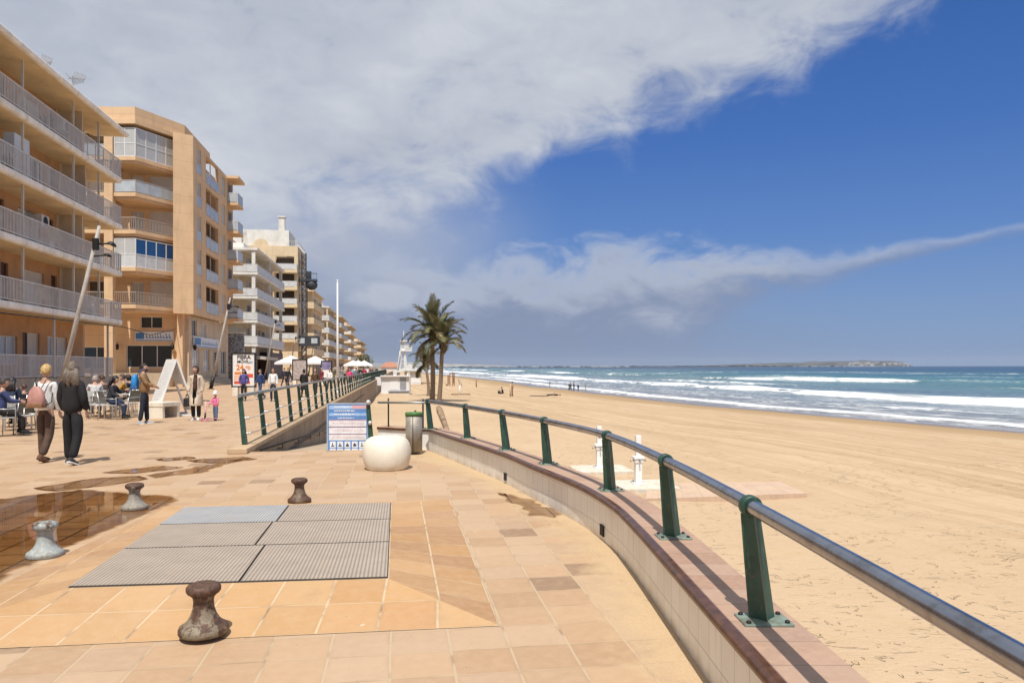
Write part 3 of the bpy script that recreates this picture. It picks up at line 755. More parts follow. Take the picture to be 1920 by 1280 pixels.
def sand_mat():
    m, T, b = principled('beach_sand')
    o = T.new('ShaderNodeTexCoord').outputs['Object']
    w = T.new('ShaderNodeAttribute', attribute_name='wet').outputs['Fac']       # 0 dry .. 1 at the water
    tr = T.new('ShaderNodeAttribute', attribute_name='track').outputs['Fac']
    al = T.new('ShaderNodeAttribute', attribute_name='along').outputs['Fac']
    ac = T.new('ShaderNodeAttribute', attribute_name='across').outputs['Fac']
    n1 = T.noise(o, 0.12, 5, 0.6); n2 = T.noise(o, 1.4, 6, 0.65); n3 = T.noise(o, 90, 3, 0.7); n5 = T.noise(o, 9.0, 5, 0.7)
    c = T.mix(T.ss(n1, 0.3, 0.7), (0.535, 0.388, 0.242), (0.570, 0.420, 0.268))
    c = T.mix(T.m('MULTIPLY', T.ss(n2, 0.45, 0.75), 0.30), c, (0.50, 0.335, 0.18))
    c = T.mix(T.m('MULTIPLY', T.ss(n3, 0.5, 0.85), 0.22), c, (0.40, 0.26, 0.14))
    c = T.mix(T.m('MULTIPLY', T.ss(n5, 0.64, 0.74), 0.45), c, (0.33, 0.20, 0.11))
    c = T.mix(T.m('MULTIPLY', T.ss(T.noise(o, 21.0, 3, 0.6), 0.72, 0.77), 0.30), c, (0.20, 0.13, 0.075))
    sv = T.comb(T.m('MULTIPLY', ac, 1.0), T.m('MULTIPLY', al, 0.018), 0.0)
    st = T.noise(sv, 1.7, 7, 0.68, 0.3)
    band = T.m('MULTIPLY', T.ss(tr, 0.05, 0.6), T.ss(st, 0.42, 0.60))
    c = T.mix(T.m('MULTIPLY', band, 0.48), c, (0.34, 0.22, 0.115))
    c = T.mix(T.m('MULTIPLY', T.m('MULTIPLY', T.ss(tr, 0.2, 0.8), T.ss(T.noise(T.comb(ac, T.m('MULTIPLY', al, 0.16), 0.0), 1.5, 5, 0.7), 0.62, 0.72)), 0.5), c, (0.20, 0.13, 0.075))
    wn = T.noise(sv, 0.55, 4, 0.6)
    ww = T.m('ADD', w, T.m('MULTIPLY', T.m('SUBTRACT', wn, 0.5), 0.22))
    c = T.mix(T.ss(ww, 0.30, 0.52), c, (0.375, 0.255, 0.135))
    c = T.mix(T.ss(ww, 0.60, 0.80), c, (0.235, 0.165, 0.105))
    T.l.new(c, b.inputs['Base Color'])
    T.l.new(T.ss(ww, 0.62, 0.86, 0.9, 0.10), b.inputs['Roughness']); T.l.new(T.ss(ww, 0.5, 0.85, 0.15, 0.6), b.inputs['Specular IOR Level'])
    f_a = T.noise(T.vmul(o, (1.0, 1.7, 1.0)), 3.1, 3, 0.5, 0.9); f_b = T.noise(T.vmul(o, (1.5, 0.8, 1.0)), 5.3, 2, 0.5, 0.5)
    foot = T.m('MULTIPLY', T.m('MAXIMUM', T.ss(f_a, 0.60, 0.70), T.ss(f_b, 0.66, 0.74)), T.ss(T.noise(o, 0.35, 3), 0.36, 0.60))
    rip = T.noise(T.vmul(o, (1.0, 3.4, 1.0)), 6.0, 3, 0.5, 0.6)
    h = T.m('SUBTRACT', T.m('ADD', T.m('MULTIPLY', T.noise(o, 3.2, 6, 0.7), 0.8), T.m('ADD', T.m('MULTIPLY', n3, 0.12), T.m('MULTIPLY', rip, 0.22))), T.m('MULTIPLY', foot, 0.7))
    bp = T.new('ShaderNodeBump'); bp.inputs['Distance'].default_value = 0.06; T.put(bp.inputs['Height'], h); T.put(bp.inputs['Strength'], T.ss(ww, 0.3, 0.8, 0.95, 0.08))
    T.l.new(bp.outputs[0], b.inputs['Normal']); return m
def sand_z(x, y):
    """height of the beach"""
    u = x*CT + y*ST; sx = shore_x(y); wid = np.maximum(sx-(U_R/CT - y*math.tan(TH)), 5)
    d = sx-x                                   # metres up the beach from the waterline
    z = SEAZ + np.interp(d, [-40, -12, -4, 0, 6, 14, 22, 30], [-2.0, -0.65, -0.15, 0.02, 0.22, 0.60, 1.12, 1.40])
    return z
def build_sand():
    ys = np.concatenate([np.linspace(-25, 0, 12)[:-1], np.linspace(0, 30, 130)[:-1], np.linspace(30, 120, 150)[:-1], np.linspace(120, 420, 120)[:-1], np.geomspace(420, 3000, 50)])
    ts = np.concatenate([np.linspace(0, 0.7, 120)[:-1], np.linspace(0.7, 1.0, 70)])
    Yg, Tg = np.meshgrid(ys, ts, indexing='ij')
    x0 = U_R/CT - Yg*math.tan(TH) - 0.15; x1 = shore_x(Yg)+16
    X = x0 + (x1-x0)*Tg
    d = shore_x(Yg)-X
    Z = sand_z(X, Yg)
    fade = np.clip(d/16, 0, 1)
    near = np.clip(1-Yg/90, 0.0, 1)
    Z = Z + fade*(fbm(X*0.16, Yg*0.16, 4, 3)-0.47)*0.34 + fade*near*(fbm(X*1.3, Yg*1.3, 3, 9)-0.45)*0.10
    Z = Z + np.clip(1-np.abs(d-12)/5, 0, 1)*0.10*(fbm(X*0.05, Yg*0.05, 3, 5)-0.2)
    wet = np.interp(d + (fbm(X*0.03, Yg*0.09, 3, 21)-0.47)*7, [-6, 1.5, 6, 11, 15, 22, 40], [1.0, 1.0, 0.72, 0.50, 0.40, 0.15, 0.0])
    tr = np.interp(d, [6, 11, 16, 29, 38, 48], [0.2, 0.6, 1.0, 0.95, 0.45, 0.0])
    grid_obj('beach_sand', X, Yg, Z, sand_mat(), dict(wet=wet, track=tr, along=Yg, across=d))
build_sand()

# ================================================================== SEA
def sea_mat():
    m, T, b = principled('sea_water')
    o = T.new('ShaderNodeTexCoord').outputs['Object']
    A = lambda n: T.new('ShaderNodeAttribute', attribute_name=n).outputs['Fac']
    d = A('off'); al = A('along'); fo = A('foam'); thin = A('lace')
    c = T.ramp(T.ss(T.m('LOGARITHM', T.m('MAXIMUM', d, 1.0), 10.0), 0.0, 4.0), [(0.0, (0.25, 0.225, 0.19)), (0.20, (0.19, 0.205, 0.205)), (0.40, (0.105, 0.160, 0.165)), (0.52, (0.055, 0.150, 0.122)), (0.58, (0.022, 0.130, 0.115)), (0.66, (0.008, 0.080, 0.092)), (0.78, (0.004, 0.040, 0.072)), (1.0, (0.002, 0.022, 0.055))])
    pv = T.comb(T.m('MULTIPLY', d, 0.012), T.m('MULTIPLY', al, 0.0035), 0.0)
    pn = T.noise(pv, 1.6, 5, 0.6)
    c = T.mix(T.m('MULTIPLY', T.ss(pn, 0.50, 0.68), T.ss(d, 60.0, 300.0, 0.5, 0.35)), c, (0.012, 0.062, 0.085))
    c = T.mix(T.m('MULTIPLY', T.ss(pn, 0.46, 0.30), T.ss(d, 900.0, 200.0, 0.0, 0.5)), c, (0.095, 0.20, 0.17))
    fv = T.comb(T.m('MULTIPLY', d, 0.55), T.m('MULTIPLY', al, 0.16), 0.0)
    f1 = T.noise(fv, 1.3, 8, 0.68, 0.6); f2 = T.noise(fv, 0.35, 5, 0.6, 0.4)
    foam = T.ss(T.m('ADD', fo, T.m('MULTIPLY', T.m('SUBTRACT', f1, 0.5), 1.9)), 0.44, 0.64)
    foam = T.m('MULTIPLY', foam, T.ss(f2, 0.30, 0.52, 0.35, 1.0))
    vo = T.new('ShaderNodeTexVoronoi', feature='DISTANCE_TO_EDGE'); T.put(vo.inputs['Vector'], T.comb(T.m('ADD', T.m('MULTIPLY', d, 0.75), T.m('MULTIPLY', f1, 2.2)), T.m('ADD', T.m('MULTIPLY', al, 0.28), T.m('MULTIPLY', f2, 2.0)), 0.0)); vo.inputs['Scale'].default_value = 0.9
    lace = T.m('MULTIPLY', T.ss(vo.outputs['Distance'], 0.16, 0.03), T.m('MULTIPLY', thin, T.ss(f2, 0.36, 0.62)))
    foam = T.m('MAXIMUM', foam, T.m('MULTIPLY', lace, 0.75))
    # scattered white caps offshore
    wc = T.noise(T.comb(T.m('MULTIPLY', d, 0.05), T.m('MULTIPLY', al, 0.012), 4.0), 2.2, 6, 0.7)
    foam = T.m('MAXIMUM', foam, T.m('MULTIPLY', T.ss(wc, 0.655, 0.70), T.m('MULTIPLY', T.ss(d, 80.0, 140.0), T.ss(d, 900.0, 250.0))))
    c = T.mix(foam, c, T.mix(T.ss(f1, 0.3, 0.7), (0.68, 0.71, 0.73), (0.84, 0.85, 0.85)))
    T.l.new(c, b.inputs['Base Color'])
    T.l.new(T.m('ADD', 0.16, T.m('MULTIPLY', foam, 0.6)), b.inputs['Roughness']); b.inputs['IOR'].default_value = 1.33
    T.l.new(T.ss(d, 40.0, 500.0, 0.22, 0.03), b.inputs['Specular IOR Level'])
    h = T.m('ADD', T.noise(T.comb(T.m('MULTIPLY', d, 0.9), T.m('MULTIPLY', al, 0.35), 0.0), 0.8, 6, 0.65), T.m('MULTIPLY', T.noise(T.comb(T.m('MULTIPLY', d, 0.10), T.m('MULTIPLY', al, 0.03), 2.0), 1.0, 4, 0.6), 2.0))
    h = T.m('ADD', h, T.m('MULTIPLY', foam, T.m('MULTIPLY', f1, 0.8)))
    T.l.new(T.bump(h, 0.9, 0.35), b.inputs['Normal']); return m
CREST = [(3.0, 0.06, 2.4, 1.0), (13.0, 0.18, 3.6, 0.85), (31.0, 0.80, 4.2, 1.1), (58.0, 0.35, 5.0, 0.62), (100.0, 0.95, 5.0, 1.0), (150.0, 0.5, 7.0, 0.38), (215.0, 0.45, 9.0, 0.30), (300.0, 0.4, 12.0, 0.16)]
def build_sea():
    ys = np.concatenate([np.linspace(-40, 40, 60)[:-1], np.linspace(40, 160, 260)[:-1], np.linspace(160, 420, 240)[:-1], np.geomspace(420, 9500, 110)])
    ds = np.concatenate([np.linspace(-9, 45, 150)[:-1], np.linspace(45, 130, 120)[:-1], np.linspace(130, 340, 80)[:-1], np.geomspace(340, 12000, 60)])
    Yg, D = np.meshgrid(ys, ds, indexing='ij')
    X = shore_x(Yg) + D*0.985; Y = Yg + D*0.17
    wob = (fbm(Yg*0.018, Yg*0+0.5, 3, 2)-0.47)*1.0
    Z = np.full_like(X, SEAZ); foam = np.zeros_like(X); lace = np.zeros_like(X)
    for k, (c, a, w, f) in enumerate(CREST):
        cc = c + (vnoise(Yg*0.02, Yg*0+k*7.3, 31+k)-0.5)*c*0.35 + (vnoise(Yg*0.09, Yg*0+k*3.1, 41+k)-0.5)*min(4, 1+c*0.06)
        am = np.clip(0.35 + 1.3*(vnoise(Yg*0.014+k*5.7, Yg*0, 51+k)-0.25) + 0.5*(vnoise(Yg*0.06, Yg*0, 61+k)-0.5), 0.08, 1.2)
        if k in (0, 2): am = np.clip(am+0.35, 0.6, 1.2)
        s = D-cc
        Z += a*am*np.where(s < 0, np.exp(-(s/(w*0.45))**2), np.exp(-(s/(w*1.5))**2))
        brk = np.clip(am*1.5-0.35, 0, 1)
        # foam : breaking face on the shore side, trailing off behind
        ff = np.where(s < 0, np.exp(-(s/(w*1.25))**2), np.exp(-(s/(w*0.55))**2))
        foam = np.maximum(foam, f*brk*ff)
        lace = np.maximum(lace, 0.9*brk*np.where(s < 0, np.exp(-(s/(w*3.2))**2), np.exp(-(s/(w*2.2))**2)))
    lace = np.maximum(lace, np.clip(1-D/80, 0, 1)*0.95)
    foam = np.maximum(foam, np.clip(1-np.abs(D-2.0-3*vnoise(Yg*0.05, Yg*0, 77))/2.6, 0, 1)*np.clip(vnoise(Yg*0.03, Yg*0, 78)*1.7-0.15, 0, 1)*0.95)
    # swash film running up the sand
    run = 2.5*vnoise(Yg*0.05, Yg*0, 77)
    Z = np.where(D < 3, SEAZ + 0.05 + np.clip(-D, 0, 9)*0.030*np.clip((run+1.5+D)/2, -2, 1) + 0.05*np.exp(-((D-1)/1.5)**2), Z)
    Z += (fbm(D*0.16, Yg*0.05, 4, 15)-0.47)*0.30*np.clip(D/12, 0, 1)*np.clip(1-D/900, 0.15, 1)
    grid_obj('sea_water', X, Y, Z, sea_mat(), dict(off=D, along=Yg, foam=foam, lace=lace))
build_sea()

# ================================================================== FAR LAND
M_far = mat('far_hill_scrub', (0.075, 0.08, 0.085), 0.9, var=0.4, scale=0.004)
M_farl = mat('far_coast_land', (0.26, 0.25, 0.23), 0.9, var=0.3, scale=0.006)
M_farw = mat('far_white_houses', (0.40, 0.39, 0.39), 0.8, var=0.15, scale=0.01)
def ridge(name, prof, Yd, m, thick=900):
    """prof: (px, height) in the measured picture at distance Yd"""
    xs = np.linspace(prof[0][0], prof[-1][0], 120); hs = np.interp(xs, [p[0] for p in prof], [p[1] for p in prof])
    hs = hs*(0.86+0.28*np.array([float(vnoise(np.array(x*0.05), np.array(0.3), 5)) for x in xs]))
    X = (xs-960)/FPX*Yd
    rows = [np.stack([X, np.full_like(X, Yd), np.full_like(X, SEAZ-3)], -1)]
    for f, h in ((0.02, 0.25), (0.10, 0.55), (0.25, 0.82), (0.5, 1.0), (0.8, 0.8), (1.0, 0.0)):
        rows.append(np.stack([X*(1+f*thick/Yd), np.full_like(X, Yd+f*thick), SEAZ+hs*h], -1))
    A = np.stack(rows, 0)
    return grid_obj(name, A[..., 0], A[..., 1], A[..., 2], m)
ridge('far_hills', [(1200, 2), (1300, 10), (1400, 28), (1480, 44), (1560, 58), (1620, 64), (1670, 56), (1695, 40), (1712, 4)], 7600, M_far)
ridge('far_coast_terrain', [(640, 14), (800, 16), (950, 9), (1050, 9), (1200, 10), (1420, 9), (1560, 6), (1660, 2)], 7200, M_farl, 300)
ridge('far_mountains', [(640, 30), (700, 45), (760, 60), (830, 42), (900, 26), (980, 8)], 8200, M_farl, 700)
# the white towns on that coast: too many and small to count
mb = MB(); r5 = random.Random(5)
for i in range(480):
    px = r5.choice([r5.uniform(840, 1640), r5.uniform(840, 1640), r5.uniform(1180, 1480), r5.uniform(1180, 1480), r5.uniform(1180, 1480), r5.uniform(1592, 1703)])
    w = r5.uniform(8, 26)
    if px > 1590:
        f = r5.uniform(0.004, 0.16); Yh = 7600+f*900; zh = SEAZ+float(np.interp(px, [1590, 1620, 1680, 1705], [60, 64, 54, 38]))*float(np.interp(f, [0, .02, .1, .25], [0, .25, .55, .82]))
        X = (px-960)/FPX*Yh; mb.box(X-w*.7, X+w*.7, Yh-10, Yh+30, zh-14, zh+r5.uniform(3, 8))
    else:
        X = (px-960)/FPX*7190; h = r5.uniform(3, 10); mb.box(X-w, X+w, 7150, 7175, SEAZ-1, SEAZ+h)
tag(mb.build('far_town', M_farw), kind='stuff', label='white houses of a town along the far shore', cat='town')
# ground behind the buildings, as far as one can see
M_inland = mat('inland_ground', (0.22, 0.19, 0.14), 0.9, var=0.25, scale=0.05)
mb = MB(); mb.face([(-6000, -60, -0.4), (U_R-3, -60, -0.4), (U_R-3, 9000, -0.4), (-6000, 9000, -0.4)])
tag(mb.build('inland_ground', M_inland, rotz=TH), kind='structure')
# ================================================================== BUILDINGS
M_orange = mat('orange_render', (0.52, 0.28, 0.125), 0.85, var=0.10, scale=1.2, bump=0.2, bscale=40, dirt=(0.30, 0.17, 0.08), dirt_amt=0.3, dscale=0.8, streak=0.2)
M_ochre = mat('ochre_soffit', (0.74, 0.57, 0.34), 0.9, var=0.08, scale=0.8, dirt=(0.42, 0.30, 0.17), dirt_amt=0.35, dscale=0.7)
M_cream = mat('cream_fascia', (0.86, 0.82, 0.74), 0.75, var=0.08, scale=2, dirt=(0.46, 0.39, 0.30), dirt_amt=0.40, dscale=1.5, streak=0.3)
M_beige = mat('beige_render', (0.62, 0.49, 0.33), 0.85, var=0.08, scale=1.0, bump=0.2, dirt=(0.36, 0.26, 0.16), dirt_amt=0.35, dscale=0.9, streak=0.25)
def panel_mat(name, col, ph=1.42, pw=2.1):
    m, T, b = principled(name)
    o = T.new('ShaderNodeTexCoord').outputs['Object']; x, y, z = T.xyz(o)
    n = T.noise(o, 0.9, 6, 0.6); st = T.noise(T.vmul(o, (1, 1, 0.12)), 2.2, 5, 0.65)
    c = T.mix(T.ss(n, 0.3, 0.7), tuple(v*0.93 for v in col), tuple(min(1, v*1.05) for v in col))
    c = T.mix(T.ss(st, 0.48, 0.75, 0, 0.42), c, tuple(v*0.62 for v in col))
    j = T.ss(T.m('ABSOLUTE', T.m('SUBTRACT', T.m('FRACT', T.m('DIVIDE', z, ph)), 0.5)), 0.487, 0.494)
    c = T.mix(T.m('MULTIPLY', j, 0.5), c, tuple(v*0.45 for v in col))
    T.l.new(c, b.inputs['Base Color']); b.inputs['Roughness'].default_value = 0.85
    T.l.new(T.bump(T.m('SUBTRACT', T.noise(o, 25, 3), j), 0.2, 0.01), b.inputs['Normal']); return m
M_tan = panel_mat('tan_render', (0.72, 0.49, 0.285))
M_tan2 = panel_mat('pale_tan_render', (0.70, 0.55, 0.35), 2.9)
M_tan3 = panel_mat('sandy_render', (0.64, 0.49, 0.32), 2.9)
M_ochrew = panel_mat('ochre_render', (0.52, 0.33, 0.12), 2.9)
M_white = mat('white_render', (0.74, 0.72, 0.66), 0.8, var=0.06, scale=1.0, dirt=(0.48, 0.43, 0.36), dirt_amt=0.4, dscale=0.8, streak=0.25)
M_greyp = mat('grey_paint_metal', (0.60, 0.58, 0.55), 0.5, 0.0, var=0.08, scale=3)
M_postp = mat('cream_post', (0.60, 0.54, 0.44), 0.6, var=0.05)
M_frame = mat('white_window_frame', (0.72, 0.71, 0.68), 0.45, var=0.04)
M_shut = mat('cream_shutter', (0.66, 0.59, 0.47), 0.6, var=0.05, scale=2)
M_shutw = mat('white_shutter', (0.70, 0.68, 0.63), 0.6, var=0.05, scale=2)
M_brownd = mat('dark_brown_door', (0.10, 0.045, 0.022), 0.55, var=0.15)
M_glass = glass('window_glass')
M_curt = glass('curtained_glass', (0.34, 0.34, 0.32), 0.10, (0.52, 0.52, 0.50))
M_bluec = glass('blue_curtain_glass', (0.012, 0.055, 0.16), 0.10, (0.02, 0.085, 0.23))
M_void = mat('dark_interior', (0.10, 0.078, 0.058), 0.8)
M_frost = mat('frosted_glass_panel', (0.46, 0.50, 0.52), 0.25, var=0.10, scale=1.5)
M_frostw = mat('pale_panel', (0.60, 0.61, 0.60), 0.35, var=0.08, scale=1.5)
M_bars = mat('beige_bars', (0.48, 0.41, 0.33), 0.5, 0.1, var=0.06)
M_grey = mat('grey_stone_base', (0.46, 0.37, 0.27), 0.8, var=0.12, scale=2)
M_roofc = mat('roof_gravel', (0.45, 0.40, 0.33), 0.9)
M_signb = mat('sign_blue', (0.06, 0.19, 0.42), 0.5, var=0.2, scale=6)
M_signw = mat('sign_white', (0.72, 0.74, 0.75), 0.45, var=0.04)
PANE = dict(glass=M_glass, curtain=M_curt, blue=M_bluec, dark=M_void, shut=M_shut, shutw=M_shutw, door=M_brownd)
def fbox(mb, face, pos, a0, a1, z0, z1, d0, d1, mi=0):
    if face == 'E': mb.box(pos+d0, pos+d1, a0, a1, z0, z1, mi)
    else: mb.box(a0, a1, pos-d1, pos-d0, z0, z1, mi)
def facade(par, face, pos, a0, a1, z0, z1, ops, m, th=0.28, name='wall', wins=True):
    """wall with real openings; ops: (a0, a1, z0, z1, kind)"""
    mb = MB(); cols = sorted({a0, a1, *[q for o in ops for q in (max(a0, o[0]), min(a1, o[1]))]})
    for c0, c1 in zip(cols, cols[1:]):
        if c1-c0 < 1e-4: continue
        holes = sorted([(o[2], o[3]) for o in ops if o[0] <= c0+1e-5 and o[1] >= c1-1e-5])
        z = z0
        for h0, h1 in holes:
            if h0 > z: fbox(mb, face, pos, c0, c1, z, h0, -th, 0)
            z = max(z, h1)
        if z < z1: fbox(mb, face, pos, c0, c1, z, z1, -th, 0)
    mb.build(name, m, par)
    if wins:
        for o in ops: window(par, face, pos, *o)
def window(par, face, pos, b0, b1, c0, c1, kind, rec=0.12):
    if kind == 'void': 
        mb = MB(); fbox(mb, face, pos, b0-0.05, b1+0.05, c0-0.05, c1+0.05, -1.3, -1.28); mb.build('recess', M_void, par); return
    mb = MB(); w = 0.055; d0, d1 = -rec-0.06, -rec+0.02
    fbox(mb, face, pos, b0, b1, c0, c0+w, d0, d1); fbox(mb, face, pos, b0, b1, c1-w, c1, d0, d1)
    fbox(mb, face, pos, b0, b0+w, c0+w, c1-w, d0, d1); fbox(mb, face, pos, b1-w, b1, c0+w, c1-w, d0, d1)
    if kind in ('glass', 'curtain', 'blue') and b1-b0 > 0.8:
        n = max(2, int(round((b1-b0)/1.1)))
        for i in range(1, n):
            x = b0+(b1-b0)*i/n; fbox(mb, face, pos, x-0.03, x+0.03, c0+w, c1-w, d0, d1+0.006)
    nm = 'door' if kind == 'door' else 'shutter' if kind.startswith('shut') else 'window'
    fr = mb.build(nm, M_frame if kind not in ('door', 'shut') else (M_brownd if kind == 'door' else M_shut), par)
    mb = MB()
    if kind.startswith('shut'):
        n = max(3, int((c1-c0-2*w)/0.09)); h = (c1-c0-2*w)/n
        for i in range(n):
            z = c0+w+i*h; fbox(mb, face, pos, b0+w, b1-w, z+0.008, z+h, -rec-0.04, -rec-0.008)
        fbox(mb, face, pos, b0+w, b1-w, c0+w, c1-w, -rec-0.05, -rec-0.042)
    else: fbox(mb, face, pos, b0+w, b1-w, c0+w, c1-w, -rec-0.045, -rec-0.02)
    mb.build('slats' if kind.startswith('shut') else 'pane', PANE[kind], fr)
def rail_line(mb, pts, z, h=1.0, style='bars', pitch=0.13, mi=0, mp=1):
    """railing along a plan polyline"""
    for a, b in zip(pts, pts[1:]):
        a = Vector((*a, 0)); b = Vector((*b, 0)); L = (b-a).length; ang = math.atan2(b.y-a.y, b.x-a.x)
        M = Matrix.Translation((a.x, a.y, z)) @ Matrix.Rotation(ang, 4, 'Z')
        mb.box(-0.02, L+0.02, -0.025, 0.025, h-0.05, h, mi, M)
        if style == 'bars':
            mb.box(0, L, -0.02, 0.02, 0.08, 0.12, mi, M)
            n = max(1, int(L/pitch))
            for i in range(n+1):
                x = L*i/n; mb.box(x-0.012, x+0.012, -0.011, 0.011, 0.12, h-0.05, mi, M)
        elif style == 'slats':
            mb.box(0, L, -0.02, 0.02, 0.06, 0.10, mi, M)
            n = max(1, int(L/pitch))
            for i in range(n+1):
                x = L*i/n; mb.box(x-0.024, x+0.024, -0.006, 0.006, 0.10, h-0.05, mi, M)
                if i % 9 == 0: mb.box(x-0.02, x+0.02, 0.01, 0.05, 0, h-0.05, mi, M)
        elif style == 'glass':
            n = max(1, int(L/1.2))
            for i in range(n+1):
                x = L*i/n; mb.box(x-0.02, x+0.02, -0.026, 0.026, 0.0, h-0.05, mi, M)
            for i in range(n): mb.box(L*i/n+0.03, L*(i+1)/n-0.03, -0.008, 0.008, 0.07, h-0.08, mp, M)
        elif style == 'solid':
            mb.box(0, L, -0.05, 0.05, 0, h-0.05, mp, M)
def offset_poly_in(p, d): return p

# ------------------------------------------------------------------ 1: long orange block with white balconies
def building1():
    b = thing('apartment_building', 'long orange apartment block at the left edge with cream balconies on every floor', 'building', W(0, 0), TH)
    ue, uw, v0, v1, ve = -17.0, -18.8, 8.0, 47.7, 49.0
    zs = [4.2, 7.2, 10.1, 13.0]; ztop = 15.9; th = 0.36
    rr = random.Random(11)
    for fi in range(5):
        zf = (1.1 if fi == 0 else zs[fi-1]+th); zc = (zs[fi] if fi < 4 else ztop)
        ops = []
        if fi == 0:
            ops = [(12, 14.2, 1.1, 3.3, 'shut'), (19, 21, 1.5, 3.2, 'glass'), (25, 27, 1.1, 3.3, 'curtain'), (31, 33.2, 1.3, 3.3, 'shut'), (35.0, 36.2, 1.1, 3.3, 'curtain'), (38.3, 40.0, 1.75, 3.15, 'curtain'), (40.5, 41.2, 1.2, 3.4, 'door'), (41.2, 42.3, 1.2, 3.4, 'shut'), (43.2, 44.6, 1.2, 3.3, 'curtain'), (44.6, 45.6, 1.2, 3.3, 'shut')]
        else:
            v = 9.2 + (fi % 2)*0.4
            while v < v1-2.6:
                ops.append((v, v+2.3, zf+(0 if rr.random() < .7 else 0.6), zf+2.05, rr.choice(['shut', 'shut', 'shutw', 'curtain', 'glass'])))
                ops.append((v+3.1, v+3.8, zf, zf+2.1, 'door')); v += 5.15
        facade(b, 'E', uw, v0, v1, zf if fi else 0, zc, ops, M_orange)
        # beige panels and dividing walls between flats
        if fi:
            v = 13.6 + (fi % 2)*0.4
            while v < v1:
                mb = MB(); mb.box(uw+0.003, uw+0.045, v-0.35, v+0.35, zf, zc); mb.box(uw+0.045, ue-0.55, v-0.06, v+0.06, zf, zc-0.002); v += 10.3
                mb.build('dividing_wall', M_beige, b)
    mb = MB(); mb.box(-31, uw-0.28, v0, v1, 0, ztop); mb.build('core_wall', M_orange, b)
    mb = MB(); mb.box(-31, uw-0.001, v1, v1+0.24, 0, ztop); mb.build('end_wall', M_beige, b)
    for i, z in enumerate(zs+[ztop]):
        top = (i == 4)
        mb = MB(); e = ue + (0.35 if top else 0.0)
        mb.bbox(uw+0.002, e, v0, ve+(0.15 if top else 0), z, z+(0.30 if top else th), 0.13, 0, None, 4)
        sl = mb.build('roof_slab' if top else 'balcony_slab', M_cream, b)
        mb = MB(); mb.box(uw+0.004, e-0.22, v0+0.1, ve-0.2, z-0.012, z-0.002); mb.build('soffit', M_ochre, sl)
        if not top:
            mb = MB(); rail_line(mb, [(ue-0.09, v0), (ue-0.09, ve-0.10), (uw+0.2, ve-0.10)], z+th, 1.05, 'slats', 0.125)
            mb.build('balcony_railing', M_greyp, b)
    mb = MB(); mb.bbox(-31.2, uw, v0, ve-0.4, ztop, ztop+0.28, 0.06); mb.build('roof', M_cream, b)
    # slim posts from floor to floor
    for i, z in enumerate(zs):
        zc = (zs+[ztop])[i+1]
        for k, v in enumerate([13.5, 18.6, 23.7, 28.8, 33.0+0.2*i, 37.4, 42.8, 46.2]):
            mb = MB(); mb.box(ue-0.42, ue-0.32, v, v+0.10, z+th, zc-0.002); mb.build('post', M_postp, b)
    # terrace in front of the ground floor
    mb = MB(); mb.box(uw+0.002, -17.3, v0, 48.4, 0, 1.1); mb.build('terrace_base', M_grey, b)
    mb = MB(); rail_line(mb, [(-17.38, v0), (-17.38, 48.3), (-18.6, 48.3)], 1.1, 1.12, 'slats', 0.115)
    mb.build('terrace_railing', M_greyp, b)
    mb = MB(); mb.box(ue-0.41, ue-0.31, 47.5, 47.6, 1.1, 4.2-0.002); mb.box(ue-0.41, ue-0.31, 40.5, 40.6, 1.1, 4.2-0.002); mb.build('post', M_postp, b)
    # two air conditioners and a striped windbreak on the balconies
    for (v, z, h) in ((35.6, 10.1+th, 1.15), (30.2, 13.0+th, 1.1), (41.5, 7.2+th, 1.3), (44.0, 13.0+th, 1.2)):
        mb = MB(); mb.bbox(ue-1.5, ue-1.15, v-0.42, v+0.42, z+h, z+h+0.62, 0.02)
        ac = mb.build('air_conditioner', M_shutw, b)
        mb = MB(); mb.tube([(ue-1.149, v, z+h+0.31), (ue-1.14, v, z+h+0.31)], 0.25, 18); mb.build('fan_grille', M_dark, ac)
    mb = MB(); mb.bbox(ue-0.9, ue-0.4, 36.8, 38.2, 10.1+th, 10.1+th+1.9, 0.02); mb.build('balcony_screen', M_frostw, b)
    rp = random.Random(5)
    for i, z in enumerate(zs):
        for v in (30.5, 33.6, 36.4, 39.3, 41.2, 44.6, 46.9):
            v += rp.uniform(-0.8, 0.8); q = rp.random()
            if q < 0.3:
                mb = MB(); mb.lathe([(0.10, z+th+0.002), (0.15, z+th+0.28), (0.13, z+th+0.28), (0.05, z+th+0.25)], 12, 0, Matrix.Translation((ue-0.45, v, 0))); pt = mb.build('plant_pot', M_brownd, b)
                mb = MB()
                for k in range(40):
                    a = rp.uniform(0, 6.28); e = rp.uniform(0.3, 1.4); d = Vector((math.cos(a)*math.cos(e), math.sin(a)*math.cos(e), math.sin(e)))*rp.uniform(0.3, 0.75); c0 = Vector((ue-0.45, v, z+th+0.26)); s = d.cross(Vector((0, 0, 1))).normalized()*0.05
                    mb.face([c0, c0+d*0.6+s, c0+d, c0+d*0.6-s])
                mb.build('leaves', mat('pot_plant_leaf', (0.06, 0.10, 0.03), 0.5, var=0.3), pt, fix=False)
            elif q < 0.55:
                mb = MB(); mb.box(ue-0.115, ue-0.125, v-0.5, v+0.5, z+th+0.35, z+th+1.06); mb.build('hanging_towel', cloth_([(0.62, 0.60, 0.56), (0.12, 0.22, 0.42), (0.50, 0.16, 0.12), (0.60, 0.50, 0.30)][int(rp.random()*4)]), b)
            elif q < 0.75:
                mb = MB(); mb.bbox(ue-1.5, ue-0.9, v-0.3, v+0.3, z+th+0.002, z+th+0.72, 0.02); mb.build('balcony_cabinet', M_shutw, b)
    return b
def cloth_(c): return mat('towel_%d_%d' % (int(c[0]*100), int(c[2]*100)), c, 0.9, var=0.15, scale=12)
building1()

